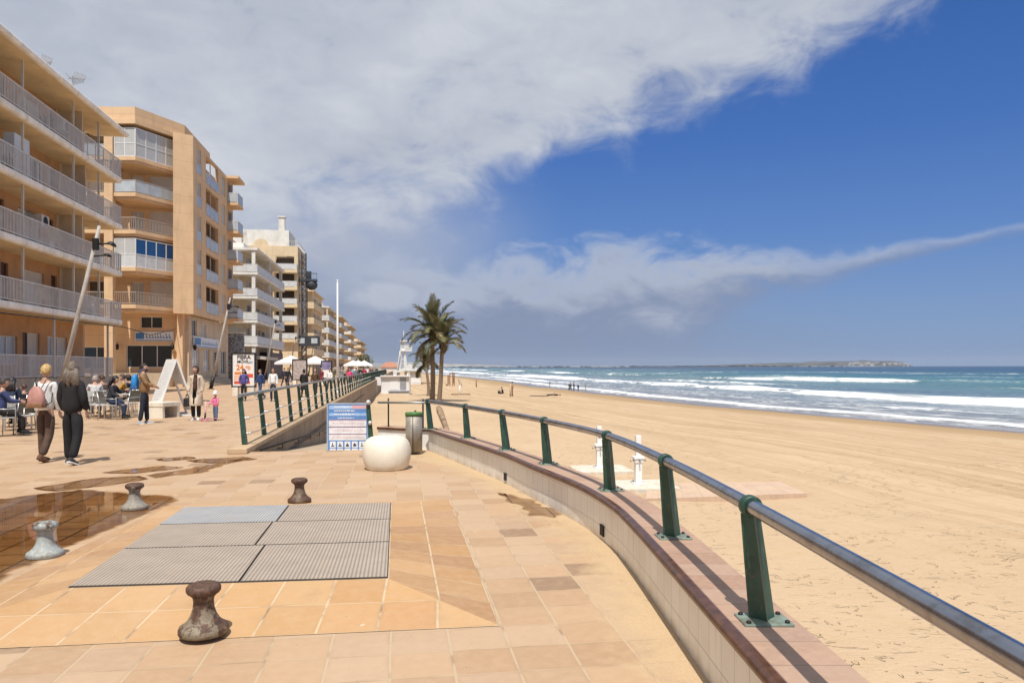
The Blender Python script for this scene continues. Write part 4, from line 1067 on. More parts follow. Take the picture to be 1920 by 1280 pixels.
# ------------------------------------------------------------------ 2: tan block with angled glazed balconies
def building2():
    b = thing('apartment_building', 'tall tan block with angled corner balconies, one glazed with blue blinds', 'building', W(0, 0), TH)
    ue, vf, vb = -17.0, 65.0, 79.6; zr = 20.9; zu = 6.0
    fl = [6.5, 9.4, 12.3, 15.2, 18.0]
    P = [(-22.0, 61.45), (-20.3, 61.15), (-18.25, 64.55)]           # balcony edge in plan
    # front, behind the balconies
    ops = []
    for i, z in enumerate(fl):
        ops += [(-21.9, -20.9, z+0.05, z+2.15, 'shutw' if i % 2 else 'curtain'), (-20.5, -18.5, z+0.05, z+2.2, 'shutw'), (-25.2, -23.4, z+0.05, z+2.2, 'shutw' if i % 2 else 'dark'), (-30.2, -28.4, z+0.3, z+2.1, 'dark')]
    ops += [(-21.2, -19.5, 4.85, 5.8, 'glass'), (-22.3, -18.75, 1.6, 3.45, 'glass'), (-26.6, -23.6, 1.5, 3.3, 'glass')]
    facade(b, 'S', vf, -34.0, -18.2, 0, zr-0.401, ops, M_tan)
    # beam (column) at the left of the balconies
    mb = MB(); mb.box(-22.65, -22.02, 61.3, 61.9, 0, zr-0.3); mb.build('pilaster', M_tan, b)
    for i, z in enumerate(fl):
        mb = MB(); poly = [(-22.0, vf-0.003), *[(x, y) for x, y in P], (-18.25, vf-0.003)]
        mb.prism(poly, z-0.30, z); mb.build('balcony_slab', M_tan, b)
        mb = MB(); mb.prism([(-22.0, vf-0.002), (-22.0, 61.6), (-20.35, 61.3), (-18.3, 64.6), (-18.3, vf-0.002)], z-0.5, z-0.301); mb.build('balcony_beam', M_tan, b)
        # left balcony on the far side of the beam
        mb = MB(); mb.box(-30, -22.66, 61.5, vf-0.003, z-0.28, z); mb.build('balcony_slab', M_tan, b)
        mb = MB(); rail_line(mb, [(-30, 61.58), (-22.7, 61.58)], z, 1.0, 'glass' if i in (1, 4) else 'bars', 0.14)
        mb.build('balcony_railing', [M_bars, M_frost], b)
        edge = [(-21.95, 61.53), (-20.33, 61.24), (-18.33, 64.56)]
        if i in (1, 4):           # glazed enclosures
            for (p, q) in zip(edge, edge[1:]):
                a = Vector((*p, 0)); c = Vector((*q, 0)); L = (c-a).length; M = Matrix.Translation((p[0], p[1], z)) @ Matrix.Rotation(math.atan2(q[1]-p[1], q[0]-p[0]), 4, 'Z')
                n = 2 if L < 3 else 4; mb = MB(); H = 2.25
                mb.box(0, L, -0.03, 0.03, 0.0, 0.06, 0, M); mb.box(0, L, -0.03, 0.03, 1.0, 1.06, 0, M); mb.box(0, L, -0.03, 0.03, H-0.06, H, 0, M)
                for k in range(n+1):
                    x = L*k/n; mb.box(x-0.04, x+0.04, -0.034, 0.034, 0.06, H-0.06, 0, M)
                fr = mb.build('glazing_frame', M_frame, b)
                for k in range(n):
                    mb = MB(); mb.box(L*k/n+0.04, L*(k+1)/n-0.04, -0.01, 0.01, 0.06, 1.0, 0, M); mb.build('pane', M_frostw if i == 1 else M_curt, fr)
                    mb = MB(); mb.box(L*k/n+0.04, L*(k+1)/n-0.04, -0.01, 0.01, 1.06, H-0.06, 0, M); mb.build('pane', M_bluec if (i == 1 and L > 3) else M_curt, fr)
        else:
            mb = MB(); rail_line(mb, edge, z, 1.0, 'glass' if i == 3 else 'bars', 0.14); mb.build('balcony_railing', [M_bars, M_frost], b)
    # roof band following the balconies
    mb = MB(); mb.prism([(-34, vf+6), (-34, 61.3), (-22.0, 61.3), (-20.25, 61.0), (-18.2, 64.4), (-18.2, vf+6)], zr-0.40, zr-0.05); mb.build('cornice', M_tan, b)
    mb = MB(); mb.prism([(-34, vb-6), (-34, 61.5), (-22.0, 61.5), (-20.35, 61.2), (-17.8, 65.3), (-17.8, vb-6)], zr-0.049, zr+0.95); mb.build('parapet_wall', M_tan, b)
    # corner pillar (hangs over the ground floor)
    mb = MB(); mb.prism([(-18.2, 63.45), (-16.85, 64.25), (-16.85, 65.3), (-18.2, 65.3)], zu, zr-0.2); mb.build('corner_pillar', M_tan, b)
    # side towards the beach
    ops = []
    for z in fl:
        ops += [(65.75, 67.3, z+0.15, z+2.3, 'curtain'), (68.9, 73.4, z+0.0, z+2.35, 'void'), (74.7, 76.2, z+0.3, z+2.2, 'curtain'), (77.4, 79.2, z, z+2.2, 'glass')]
    facade(b, 'E', ue, 65.3, vb, zu, zr-0.35, ops, M_tan)
    for z in fl:
        mb = MB(); mb.box(ue-1.27, ue+0.0, 68.85, 73.45, z-0.02, z+0.003); mb.build('balcony_floor', M_tan, b)
        mb = MB(); rail_line(mb, [(ue+0.03, 68.9), (ue+0.03, 73.4)], z-0.1, 1.05, 'glass'); mb.build('balcony_railing', [M_greyp, M_frost], b)
        mb = MB(); mb.box(ue-0.2, ue-0.12, 71.0, 71.08, z, z+2.35); mb.build('post', M_postp, b)
        mb = MB(); rail_line(mb, [(ue+0.02, 65.75), (ue+0.02, 67.3)], z+0.05, 0.95, 'glass'); mb.build('window_guard', [M_greyp, M_frost], b)
        mb = MB(); mb.box(ue+0.002, ue+1.05, 77.0, 79.5, z-0.25, z); mb.build('balcony_slab', M_tan, b)
        mb = MB(); rail_line(mb, [(ue, 77.08), (ue+0.98, 77.08), (ue+0.98, 79.45), (ue, 79.45)], z, 1.0, 'glass'); mb.build('balcony_railing', [M_greyp, M_frost], b)
    mb = MB(); mb.box(ue+0.002, ue+1.15, 76.7, 79.7, zr-0.55, zr-0.3); mb.build('roof_overhang', M_tan, b)
    # ground floor and mezzanine
    ops = [(66.2, 67.8, 4.3, 5.7, 'glass'), (69.3, 71.0, 4.3, 5.5, 'curtain'), (66.4, 68.6, 1.3, 3.2, 'curtain'), (70.0, 72.0, 1.3, 3.2, 'curtain'), (73.6, 75.2, 0.4, 3.1, 'glass'), (76.5, 78.6, 0.9, 3.2, 'glass')]
    facade(b, 'E', ue-0.5, 65.3, vb, 0, zu, ops, M_beige, name='ground_wall')
    mb = MB(); mb.box(-18.2, ue-0.78, 64.5, 65.298, 0, zu); mb.build('ground_pier', M_tan, b)
    mb = MB(); mb.box(-34, ue-1.35, vf+0.29, vb, 0, zr-0.36); mb.build('core_wall', M_tan, b)
    # steps along the side
    for i in range(4):
        mb = MB(); mb.box(ue-0.48, ue+1.2-0.3*i, 66.0, 75.5, 0.17*i+0.001, 0.17*(i+1)); mb.build('step', M_grey, b)
    # signs: blue script on pale boards, too blurred to read
    def sign(face, pos, a0, a1, z0, z1):
        mb = MB(); fbox(mb, face, pos, a0, a1, z0, z1, 0.003, 0.12); s = mb.build('shop_sign', M_signw, b)
        mb = MB(); r = random.Random(int(a0*10)); 
        fbox(mb, face, pos, a0+0.05, a1-0.05, z0+0.04, z0+0.12, 0.12, 0.124); fbox(mb, face, pos, a0+0.05, a0+(a1-a0)*.24, z0+0.2, z1-0.1, 0.12, 0.124)
        x = a0+(a1-a0)*.28
        while x < a1-0.35:
            w = r.uniform(0.10, 0.22); h = r.uniform(0.22, 0.42)
            fbox(mb, face, pos, x, x+w*.35, z0+0.26, z0+0.26+h, 0.12, 0.124); fbox(mb, face, pos, x+w*.35, x+w, z0+0.26, z0+0.26+h*.3, 0.12, 0.124); x += w+0.06
        mb.build('sign_marks', M_signb, s)
    sign('S', vf-0.002, -21.6, -18.6, 3.75, 4.55); sign('E', ue-0.45, 66.4, 75.0, 3.35, 4.25)
    # wall lanterns
    for (x, y) in ((-18.6, vf-0.35), (-22.9, vf-0.35), (-17.2, 66.0)):
        mb = MB(); mb.tube([(x, y+0.3, 3.5), (x, y, 3.62), (x, y, 3.5)], 0.02, 6); mb.lathe([(0.06, 3.05), (0.13, 3.12), (0.16, 3.42), (0.05, 3.52)], 8, 0, Matrix.Translation((x, y, 0))); mb.build('wall_lantern', M_dark, b)
    # terrace wall with sloped edge in front of the shop window
    mb = MB(); mb.prism([(-28, 60.6), (-22.0, 60.6), (-18.6, 63.8), (-18.6, 64.9), (-28, 64.9)], 0, 1.15); mb.build('terrace_base', M_beige, b)
    return b
building2()

# ------------------------------------------------------------------ the others along the front
def block(label, ue, v0, v1, du, floors, zr, wallm, slabm, railstyle, bd=1.6, front=True, railm=None, colm=None, ground='dark', ptop=0.9, fdepth=1.2, seed=1, solid_front=None, end_wall=True):
    """block with wrap-round balconies: ue is the outer balcony line on the beach side"""
    b = thing('apartment_building', label, 'building', W(0, 0), TH)
    r = random.Random(seed); uw = ue-bd; vf = v0+(fdepth if front else 0)
    un = ue-du; th = 0.28
    railm = railm or [M_greyp, M_frostw]
    zall = list(floors)
    opsE, opsS = [], []
    for i, z in enumerate(zall):
        v = vf+0.8
        while v < v1-2.2:
            w = r.choice([1.2, 1.8, 2.2]); opsE.append((v, min(v+w, v1-0.3), z+(0.02 if r.random() < .6 else 0.7), z+2.1, r.choice(['shut', 'glass', 'glass', 'dark', 'shutw']))); v += w+r.uniform(0.7, 1.6)
        u = un+0.8
        while u < uw-2.2:
            w = r.choice([1.6, 2.4, 2.4]); opsS.append((u, u+w, z+0.02, z+2.15, r.choice(['shutw', 'shutw', 'glass', 'curtain']))); u += w+r.uniform(0.6, 1.3)
    g0 = zall[0]-0.5
    gE = []; v = vf+0.6
    while v < v1-3: gE.append((v, v+2.6, 0.15, 2.7, ground)); v += 3.3
    facade(b, 'E', uw, vf, v1, 0, zr, opsE+gE, wallm)
    gS = []; u = un+0.6
    while u < uw-3: gS.append((u, u+2.4, 0.15, 2.6, ground)); u += 3.2
    facade(b, 'S', vf, un, uw-0.28, 0, zr, (opsS if solid_front is None else [o for o in opsS if o[1] < solid_front])+gS, wallm)
    mb = MB(); mb.box(un, uw-0.9, vf+0.9, v1, 0, zr-0.02); mb.build('core_wall', wallm, b)
    for i, z in enumerate(zall+[zr]):
        top = i == len(zall)
        mb = MB()
        pl = [(uw+0.002, v1), (uw+0.002, vf-0.002), (un, vf-0.002), (un, v0), (ue, v0), (ue, v1)] if front else [(uw+0.002, v1), (uw+0.002, v0), (ue, v0), (ue, v1)]
        mb.prism(pl, z-th, z); mb.build('roof_slab' if top else 'balcony_slab', slabm, b)
        if not top:
            mb = MB(); line = [(un, v0+0.06), (ue-0.06, v0+0.06), (ue-0.06, v1-0.06)] if front else [(uw, v0+0.06), (ue-0.06, v0+0.06), (ue-0.06, v1-0.06), (uw, v1-0.06)]
            rail_line(mb, line, z, 1.0, railstyle, 0.15); mb.build('balcony_railing', railm, b)
    if colm:
        for (x, y) in ([(ue-0.5, v0+0.35), (ue-0.5, (v0+v1)/2), (ue-0.5, v1-0.5)] if front else [(ue-0.4, v0+0.4), (ue-0.4, v1-0.5)]):
            mb = MB(); zz = [0]+zall+[zr]
            for za, zb in zip(zz, zz[1:]): mb.box(x-0.2, x+0.2, y-0.2, y+0.2, za+0.001, zb-th-0.001)
            mb.build('pillar', colm, b)
    # parapet on the roof
    mb = MB(); mb.box(un, uw-0.3, vf+0.3, vf+0.5, zr+0.001, zr+ptop); mb.box(uw-0.5, uw-0.3, vf+0.5, v1, zr+0.001, zr+ptop); mb.build('parapet_wall', slabm, b)
    return b
b3 = block('white-slabbed block with wrap-round balconies on a white corner pillar, next after the tall tan block', -17.0, 92.8, 114, 14, [4.4, 7.25, 10.15, 13.05], 16.0, M_beige, M_white, 'glass', 1.7, True, [M_greyp, M_frostw], M_white, seed=3, fdepth=1.8)
for (x, y, w, d, h) in ((-22, 98, 2.4, 3, 1.7), (-27, 97, 3, 4, 2.1), (-25, 105, 4, 5, 2.6)):
    mb = MB(); mb.bbox(x-w/2, x+w/2, y-d/2, y+d/2, 16.0, 16.0+h, 0.05); mb.build('roof_hut', M_white, b3)
mb = MB(); mb.box(-20.5, -16.2, 93.6, 103, 3.0, 3.35); mb.bm.verts.ensure_lookup_table()
for vv in mb.bm.verts:
    if vv.co.x > -17: vv.co.z -= 0.5
mb.build('awning', mat('beige_awning', (0.50, 0.45, 0.38), 0.8), b3)
mb = MB(); mb.box(-18.68, -17.2, 103.5, 113.5, 0.02, 3.6); mb.build('restaurant_front', mat('dark_red_front', (0.075, 0.026, 0.022), 0.5, var=0.3, scale=2), b3)

b4 = thing('apartment_building', 'tall tan block with a white rooftop storey and a balcony recess at its corner', 'building', W(0, 0), TH)
fl4 = [6.3, 9.2, 12.1, 15.0, 17.9]
ops = []
for i, z in enumerate(fl4):
    ops += [(-20.6, -17.6, z, z+2.3, 'void'), (-24.8, -23.2, z+0.4, z+2.1, 'shutw' if i == 4 else 'curtain')]
ops += [(-24.5, -21.5, 0.2, 3.0, 'dark')]
facade(b4, 'S', 128.5, -31, -17.0, 0, 21.9, ops, M_tan2)
opsE = []
for z in fl4: opsE += [(130.2, 131.6, z+0.5, z+2.1, 'glass'), (133.4, 136.4, z, z+2.3, 'void')]
facade(b4, 'E', -17.0, 128.79, 139, 4.5, 21.9, opsE, M_tan3)
facade(b4, 'E', -17.6, 128.79, 139, 0, 4.5, [(130, 133, 0.2, 3, 'dark'), (134.5, 137.5, 0.2, 3, 'dark')], M_ochrew, name='ground_wall')
mb = MB(); mb.box(-31, -19.0, 129.9, 139, 0, 21.85); mb.build('core_wall', M_tan2, b4)
for z in fl4:
    mb = MB(); mb.box(-21.0, -17.002, 127.7, 128.497, z-0.55, z); mb.build('balcony_slab', M_tan2, b4)
    mb = MB(); mb.box(-20.6, -17.6, 128.5, 129.8, z-0.05, z+0.002); mb.box(-18.28, -17, 133.4, 136.4, z-0.05, z+0.002); mb.build('balcony_floor', M_tan2, b4)
    mb = MB(); rail_line(mb, [(-20.9, 128.45), (-20.9, 127.8), (-17.1, 127.8), (-17.1, 128.45)], z, 1.0, 'glass'); mb.build('balcony_railing', [M_greyp, M_frostw], b4)
    mb = MB(); rail_line(mb, [(-16.97, 133.4), (-16.97, 136.4)], z, 1.0, 'glass'); mb.build('balcony_railing', [M_greyp, M_frostw], b4)
mb = MB(); mb.box(-26.5, -18.8, 131, 138.5, 21.9, 25.0); mb.box(-20.6, -19.6, 131.5, 132.5, 25.0, 27.3); mb.box(-20.75, -19.45, 131.35, 132.65, 27.3, 27.5); mb.box(-31, -26.5, 130.5, 138, 21.9, 24.2)
mb.build('rooftop_storey', M_white, b4)
mb = MB(); rail_line(mb, [(-24, 128.7), (-17.1, 128.7), (-17.1, 138.5)], 21.9, 0.9, 'bars', 0.3); mb.build('roof_railing', [M_white, M_white], b4)
# arch shaped gable on the roof edge
mb = MB(); mb.tube([(-23, 128.62, 21.9), (-23, 128.9, 21.9)], 1.2, 24, 0, smooth=False); mb.build('arched_gable', M_tan2, b4)

b5 = block('low flat-roofed tan block behind the lattice mast', -17.0, 152, 172, 14, [4.3, 7.4, 10.5, 13.6], 17.0, M_tan2, M_tan2, 'solid', 0.5, True, [M_tan2, M_tan2], None, seed=5, ptop=0.4, fdepth=1.3)
b6 = block('pale block with stacked white balconies beside the flagpole', -17.0, 184, 215, 14, [4.2, 7.2, 10.2, 13.2], 16.3, M_tan3, M_white, 'glass', 1.5, True, [M_greyp, M_frostw], M_tan3, seed=6)
b7 = block('greyish block with deep dark balconies, third from the far end of the row', -17.0, 222, 250, 14, [4.2, 7.3, 10.4, 13.5], 16.6, M_beige, M_tan2, 'glass', 1.3, True, [M_greyp, M_frost], None, seed=7)
b8 = block('narrow tan block with rounded stack of balconies, second from the far end of the row', -17.0, 264, 300, 14, [4.2, 7.2, 10.2, 13.2], 16.2, M_tan2, M_tan2, 'solid', 1.2, True, [M_tan2, M_white], None, seed=8)
b9 = block('last small block at the far end of the seafront row', -17.0, 330, 390, 14, [4.2, 7.2, 10.2], 13.0, M_tan3, M_tan2, 'solid', 1.2, True, [M_tan2, M_tan2], None, seed=9)

# ------------------------------------------------------------------ roof aerials
M_aer = mat('aerial_metal', (0.25, 0.23, 0.22), 0.5, 0.6)
def aerial(name, label, loc, h, n, L, ang):
    t = thing(name, label, 'aerial', loc, ang, 'aerials on the roofs')
    mb = MB(); mb.tube([(0, 0, -0.02), (0, 0, h)], 0.03, 6); mb.tube([(-0.15, 0, 0), (0, 0, h*0.3), (0.15, 0, 0)], 0.012, 5); mb.build('mast', M_aer, t)
    mb = MB(); mb.tube([(-0.2, 0, h-0.15), (L, 0, h-0.3)], 0.022, 5)
    for i in range(n):
        x = 0.1+(L-0.15)*i/(n-1); w = 0.42-0.22*i/n; z = h-0.17-0.13*x/L
        mb.tube([(x-0.05, -0.05, z-w), (x+0.05, 0.05, z+w)], 0.014, 5)
    mb.tube([(-0.15, -0.3, h-0.32), (-0.15, 0.3, h+0.05)], 0.012, 5); mb.tube([(-0.15, 0.3, h-0.32), (-0.15, -0.3, h+0.05)], 0.012, 5)
    mb.build('antenna', M_aer, t)
aerial('roof_aerial', 'rake-shaped TV aerial nearest on the roof of the orange block', AT(75, 38.5, 16.2), 1.5, 8, 0.75, -0.2)
aerial('roof_aerial', 'broader TV aerial on the roof of the orange block, second from the left', AT(136, 42, 16.18), 2.0, 9, 0.9, -0.25)
aerial('roof_aerial', 'small TV aerial at the far end of the orange roof', AT(165, 44.5, 16.18), 1.0, 4, 0.6, 2.9)
aerial('roof_aerial', 'short mast aerial on the parapet of the tall tan block', AT(219, 66.0, 21.6), 1.2, 4, 0.3, 0.3)
aerial('roof_aerial', 'thin aerial on the roof of the white-slabbed block', AT(456, 97, 16.0), 3.4, 4, 0.5, 0.3)
# cable strung across the fronts
mb = MB(); mb.tube([W(-16.95, 8, 4.0), W(-16.95, 30, 3.92), W(-16.9, 49.0, 4.1), W(-17.6, 56, 3.9), W(-18.25, 64.2, 4.75)], 0.028, 6)
tag(mb.build('overhead_cable', M_dark), 'black cable strung along the fronts of the two nearest blocks', 'cable')
# ================================================================== PROMENADE EDGE AND STREET THINGS
M_retw = mat('retaining_wall_render', (0.34, 0.255, 0.17), 0.9, var=0.15, scale=0.9, bump=0.3, bscale=12, dirt=(0.20, 0.145, 0.10), dirt_amt=0.6, dscale=1.2, streak=0.3)
M_kerb = mat('kerb_stone', (0.50, 0.36, 0.22), 0.8, var=0.12, scale=2.5, bump=0.2, dirt=(0.38, 0.26, 0.16), dirt_amt=0.4, dscale=2)
rw = thing('promenade_wall', 'long tan retaining wall dropping from the promenade to the beach ramp', 'wall', W(0, 0), TH)
mb = MB(); mb.box(U_R-0.1, U_R+0.06, V_END+0.02, 420, -2.6, -0.001); mb.build('wall_face', M_retw, rw)
mb = MB()
v = V_END-0.35
while v < 420:
    L = 1.2 if v < 60 else 8.0
    mb.bbox(U_R-0.26, U_R+0.10, v, v+L-0.008, 0.0, 0.10, 0.012, 0, None, 1); v += L
mb.build('kerb', M_kerb, rw)
mb = MB(); mb.box(U_R+0.06, U_R+0.075, V_END+0.1, 60, -0.62, -0.50); mb.build('dark_band', mat('dark_brown_strip', (0.13, 0.095, 0.07), 0.8), rw)  # narrow dark brown strip running along the wall face
# handrail on the ramp side
mb = MB(); mb.tube([(U_R+0.17, V_END+0.6, 0.72-0.75), (U_R+0.17, 35, SANDZ+0.72)], 0.025, 8)
for k in range(8):
    f = k/7; vv = V_END+0.7+f*(34.5-V_END-0.7); zz = -0.03+f*(SANDZ+0.72+0.03)
    mb.tube([(U_R+0.06, vv, zz-0.12), (U_R+0.17, vv, zz-0.12), (U_R+0.17, vv, zz)], 0.012, 5)
mb.build('handrail', M_dark, rw)

M_rope = mat('steel_cable', (0.62, 0.59, 0.54), 0.4, 0.4)
M_toprail = mat('grey_top_rail', (0.33, 0.335, 0.32), 0.35, 0.7, var=0.1)
pr = thing('promenade_railing', 'long straight green-posted railing with two cables along the promenade edge', 'railing', W(0, 0), TH)
V0P, SPP, NPP = 15.15, 2.1, 74
mbp = MB(); mbp.prism([(-0.055, -0.02), (0.055, -0.02), (0.03, 0.05), (-0.03, 0.05)], 0.0, 0.02)
mbp.sweep([[(-0.05, -0.04, 0.02), (0.05, -0.04, 0.02), (0.05, 0.04, 0.02), (-0.05, 0.04, 0.02)], [(-0.125, -0.033, 0.90), (-0.045, -0.033, 0.90), (-0.045, 0.033, 0.90), (-0.125, 0.033, 0.90)], [(-0.12, -0.03, 0.93), (-0.05, -0.03, 0.93), (-0.05, 0.03, 0.93), (-0.12, 0.03, 0.93)]], 0, close=True)
p0 = mbp.build('post', M_green, pr)
C0 = []
for z, x in ((0.52, -0.035), (0.22, -0.005)):
    mb = MB(); mb.tube([(x, 0, z), (x+0.10, 0, z)], 0.022, 8); mb.ball((x+0.10, 0, z), 0.03, 0, 8); C0.append(mb.build('cable_clamp', M_rope, p0))
p0.location = (U_R-0.09, V0P, 0.10)
for i in range(1, NPP):
    p = p0.copy(); COL.objects.link(p); p.parent = pr; p.location = (U_R-0.09, V0P+SPP*i, 0.10)
    if i < 30:
        for c0 in C0: c = c0.copy(); COL.objects.link(c); c.parent = p
vE = V0P+SPP*(NPP-1)
mb = MB(); mb.tube([(U_R-0.175, V0P-0.08, 1.06), (U_R-0.175, vE+0.1, 1.06)], 0.038, 12); mb.build('top_rail', M_toprail, pr)
for z, x in ((0.52, -0.035), (0.22, -0.005)):
    pts = []
    for i in range(NPP):
        pts.append((U_R-0.09+x+0.1, V0P+SPP*i, z+0.1))
        if i < 30: pts.append((U_R-0.09+x+0.1, V0P+SPP*(i+.5), z+0.075))
    mb = MB(); mb.tube(pts, 0.010, 5); mb.build('cable', M_rope, pr)

# ramp railing seen end-on, with pale clamps
rr_ = thing('ramp_railing', 'short green railing seen end-on with pale ball clamps beside the beach rules sign', 'railing', AT(697, 15.1, 0), R(11.3))
for k in range(5):
    dz = -0.0885*k*1.6
    mb = MB(); mb.sweep([[(-0.05, -0.04, 0), (0.05, -0.04, 0), (0.05, 0.04, 0), (-0.05, 0.04, 0)], [(-0.11, -0.033, 0.86), (-0.03, -0.033, 0.86), (-0.03, 0.033, 0.86), (-0.11, 0.033, 0.86)]], 0, close=True)
    mb.box(-0.11, -0.03, -0.033, 0.033, 0.86, 0.862)
    po = mb.build('post', M_green, rr_, (0, 1.6*k, dz-0.02))
    for z, x in ((0.92, -0.07), (0.5, -0.035), (0.12, -0.005)):
        mb = MB(); mb.ball((x, -0.055, z), 0.045 if z < 0.9 else 0.05, 0, 12); mb.build('cable_clamp', M_rope, po)
mb = MB(); mb.tube([(-0.075, -0.02, 0.87), (-0.075, 6.5, 0.87-0.0885*6.5)], 0.035, 10); mb.build('top_rail', M_toprail, rr_)
for z, x in ((0.48, -0.035), (0.10, -0.005)):
    mb = MB(); mb.tube([(x, 0, z), (x, 6.4, z-0.0885*6.4)], 0.012, 6); mb.build('cable', M_rope, rr_)

# thin handrail above the wall stub
hr = thing('thin_handrail', 'thin level pipe handrail on two slim uprights above the wall stub', 'handrail', (0, 0, 0))
a, b_ = AT(709, 14.95, 0.90), AT(803, 14.35, 0.92)
mb = MB(); mb.tube([a, b_], 0.022, 10); mb.build('handrail', M_toprail, hr)
for f in (0.2, 0.89):
    p = a.lerp(b_, f); mb = MB(); mb.tube([(p.x, p.y+0.06, WH+0.05), (p.x, p.y+0.06, 0.99)], 0.016, 8); mb.build('upright', M_dark, hr)

# ------------------------------------------------------------------ bollards
def rust_mat(name, paint, amt, rust=(0.085, 0.045, 0.028)):
    m, T, b = principled(name)
    o = T.new('ShaderNodeTexCoord').outputs['Object']; x, y, z = T.xyz(o)
    n = T.noise(o, 11, 7, 0.72, 0.3); n2 = T.noise(o, 40, 4, 0.7); n3 = T.noise(T.vmul(o, (1, 1, 0.3)), 16, 5, 0.65)
    a = T.m('ADD', n, T.m('MULTIPLY', T.ss(z, 0.20, 0.28), 0.20 if amt < 0.9 else 0.3))
    c = T.mix(T.ss(n2, 0.35, 0.7), tuple(v*0.85 for v in paint), tuple(min(1, v*1.15) for v in paint))
    c = T.mix(T.ss(n3, 0.45, 0.7, 0, 0.6), c, (0.20, 0.155, 0.105))
    rc = T.mix(T.ss(n2, 0.3, 0.7), tuple(v*0.6 for v in rust), tuple(v*1.7 for v in rust))
    c = T.mix(T.ss(a, 0.72-0.35*amt, 0.80-0.35*amt), c, rc)
    T.l.new(c, b.inputs['Base Color']); b.inputs['Roughness'].default_value = 0.65; b.inputs['Metallic'].default_value = 0.1
    T.l.new(T.bump(T.m('ADD', n, T.m('MULTIPLY', n2, 0.5)), 0.6, 0.01), b.inputs['Normal']); return m
BOLL = [(381, 1183, 0.034, 'rust_olive_bollard', (0.235, 0.19, 0.13), 0.78, 'rusty brown mooring bollard in front of the metal covers, nearest of the four', 1.0),
        (84, 1040, 0.004, 'pale_grey_bollard', (0.36, 0.385, 0.36), 0.06, 'pale grey painted mooring bollard standing in the big puddle', 1.0),
        (252, 952, 0.004, 'speckled_bollard', (0.29, 0.26, 0.215), 0.42, 'grey and rust speckled mooring bollard at the far rim of the puddle', 1.0),
        (561, 939, 0.012, 'dark_rust_bollard', (0.17, 0.12, 0.08), 0.8, 'dark rusty mooring bollard just behind the metal covers', 0.96)]
for px, py, z, mn, paint, amt, lab, k in BOLL:
    p = G(px, py, z); t = thing('mooring_bollard', lab, 'bollard', (p.x, p.y, z-0.003), rnd.uniform(0, 6), 'cast iron mooring bollards')
    t.scale = (k*0.94, k*0.94, k)
    m = rust_mat(mn, paint, amt)
    mb = MB(); mb.lathe([(0.05, 0.0), (0.146, 0.0), (0.152, 0.010), (0.152, 0.032), (0.147, 0.042), (0.126, 0.054), (0.100, 0.076), (0.079, 0.110), (0.065, 0.150), (0.061, 0.190), (0.066, 0.215), (0.083, 0.232)], 36, 0, jitter=0.006); mb.build('stem', m, t)
    mb = MB(); mb.lathe([(0.076, 0.228), (0.097, 0.240), (0.106, 0.254), (0.106, 0.274), (0.096, 0.286), (0.078, 0.294), (0.045, 0.298), (0.004, 0.299)], 36, 0, jitter=0.010); mb.build('head', m, t)

# ------------------------------------------------------------------ round seat, litter bin, beach sign
M_conc2 = mat('cream_concrete', (0.76, 0.71, 0.59), 0.55, var=0.06, scale=3, bump=0.2, bscale=30, dirt=(0.56, 0.46, 0.33), dirt_amt=0.45, dscale=4, streak=0.15)
p = G(725, 878, 0)
mb = MB(); prof = [(0.02, 0.0), (0.335, 0.0), (0.345, 0.015), (0.345, 0.03)]
for k in range(15):
    t = k/14; ang = R(-38)+t*R(116); prof.append((0.385*math.cos(ang)**0.72 if math.cos(ang) > 0 else 0.0, 0.285+0.265*math.sin(ang)/math.sin(R(78))))
prof += [(0.02, prof[-1][1]+0.004)]
prof = [(0.05, 0.0), (0.305, 0.0), (0.325, 0.015), (0.352, 0.08), (0.374, 0.16), (0.384, 0.25), (0.378, 0.33), (0.356, 0.41), (0.316, 0.468), (0.26, 0.502), (0.19, 0.52), (0.10, 0.528), (0.01, 0.53)]
mb.lathe(prof, 64) 
sb = thing('round_bench', 'round cream concrete seat standing alone on the paving', 'seat', (p.x, p.y, 0.001))
mb.build('seat', M_conc2, sb)

M_binst = mat('stained_steel', (0.34, 0.31, 0.265), 0.55, 0.35, var=0.25, scale=5, dirt=(0.20, 0.155, 0.10), dirt_amt=0.6, dscale=5, streak=0.15)
M_bingr = mat('green_rim', (0.06, 0.17, 0.04), 0.5, var=0.2, scale=12)
bn = thing('litter_bin', 'stained steel cylinder litter bin with green rim beside the wall stub', 'bin', AT(776, 13.75, 0), 0)
mb = MB(); mb.lathe([(0.01, 0.05), (0.155, 0.05), (0.155, 0.72), (0.14, 0.72), (0.13, 0.10), (0.01, 0.09)], 32); body = mb.build('body', M_binst, bn)
mb = MB(); mb.tube([(0, -0.157, 0.05), (0, -0.157, 0.70)], 0.008, 6); mb.tube([(0, 0.0, 0.03), (0, 0.0, 0.05)], 0.12, 16); mb.build('seam', M_dark, body)
mb = MB(); mb.lathe([(0.150, 0.715), (0.163, 0.715), (0.165, 0.76), (0.155, 0.775), (0.140, 0.765), (0.135, 0.70), (0.138, 0.699)], 32, jitter=0.004); mb.build('rim', M_bingr, bn)
mb = MB(); mb.tube([(0, 0.19, 0.001), (0, 0.19, 0.80)], 0.02, 8); mb.tube([(0, 0.19, 0.6), (0, 0.15, 0.6)], 0.012, 6); mb.build('bracket', M_dark, bn)

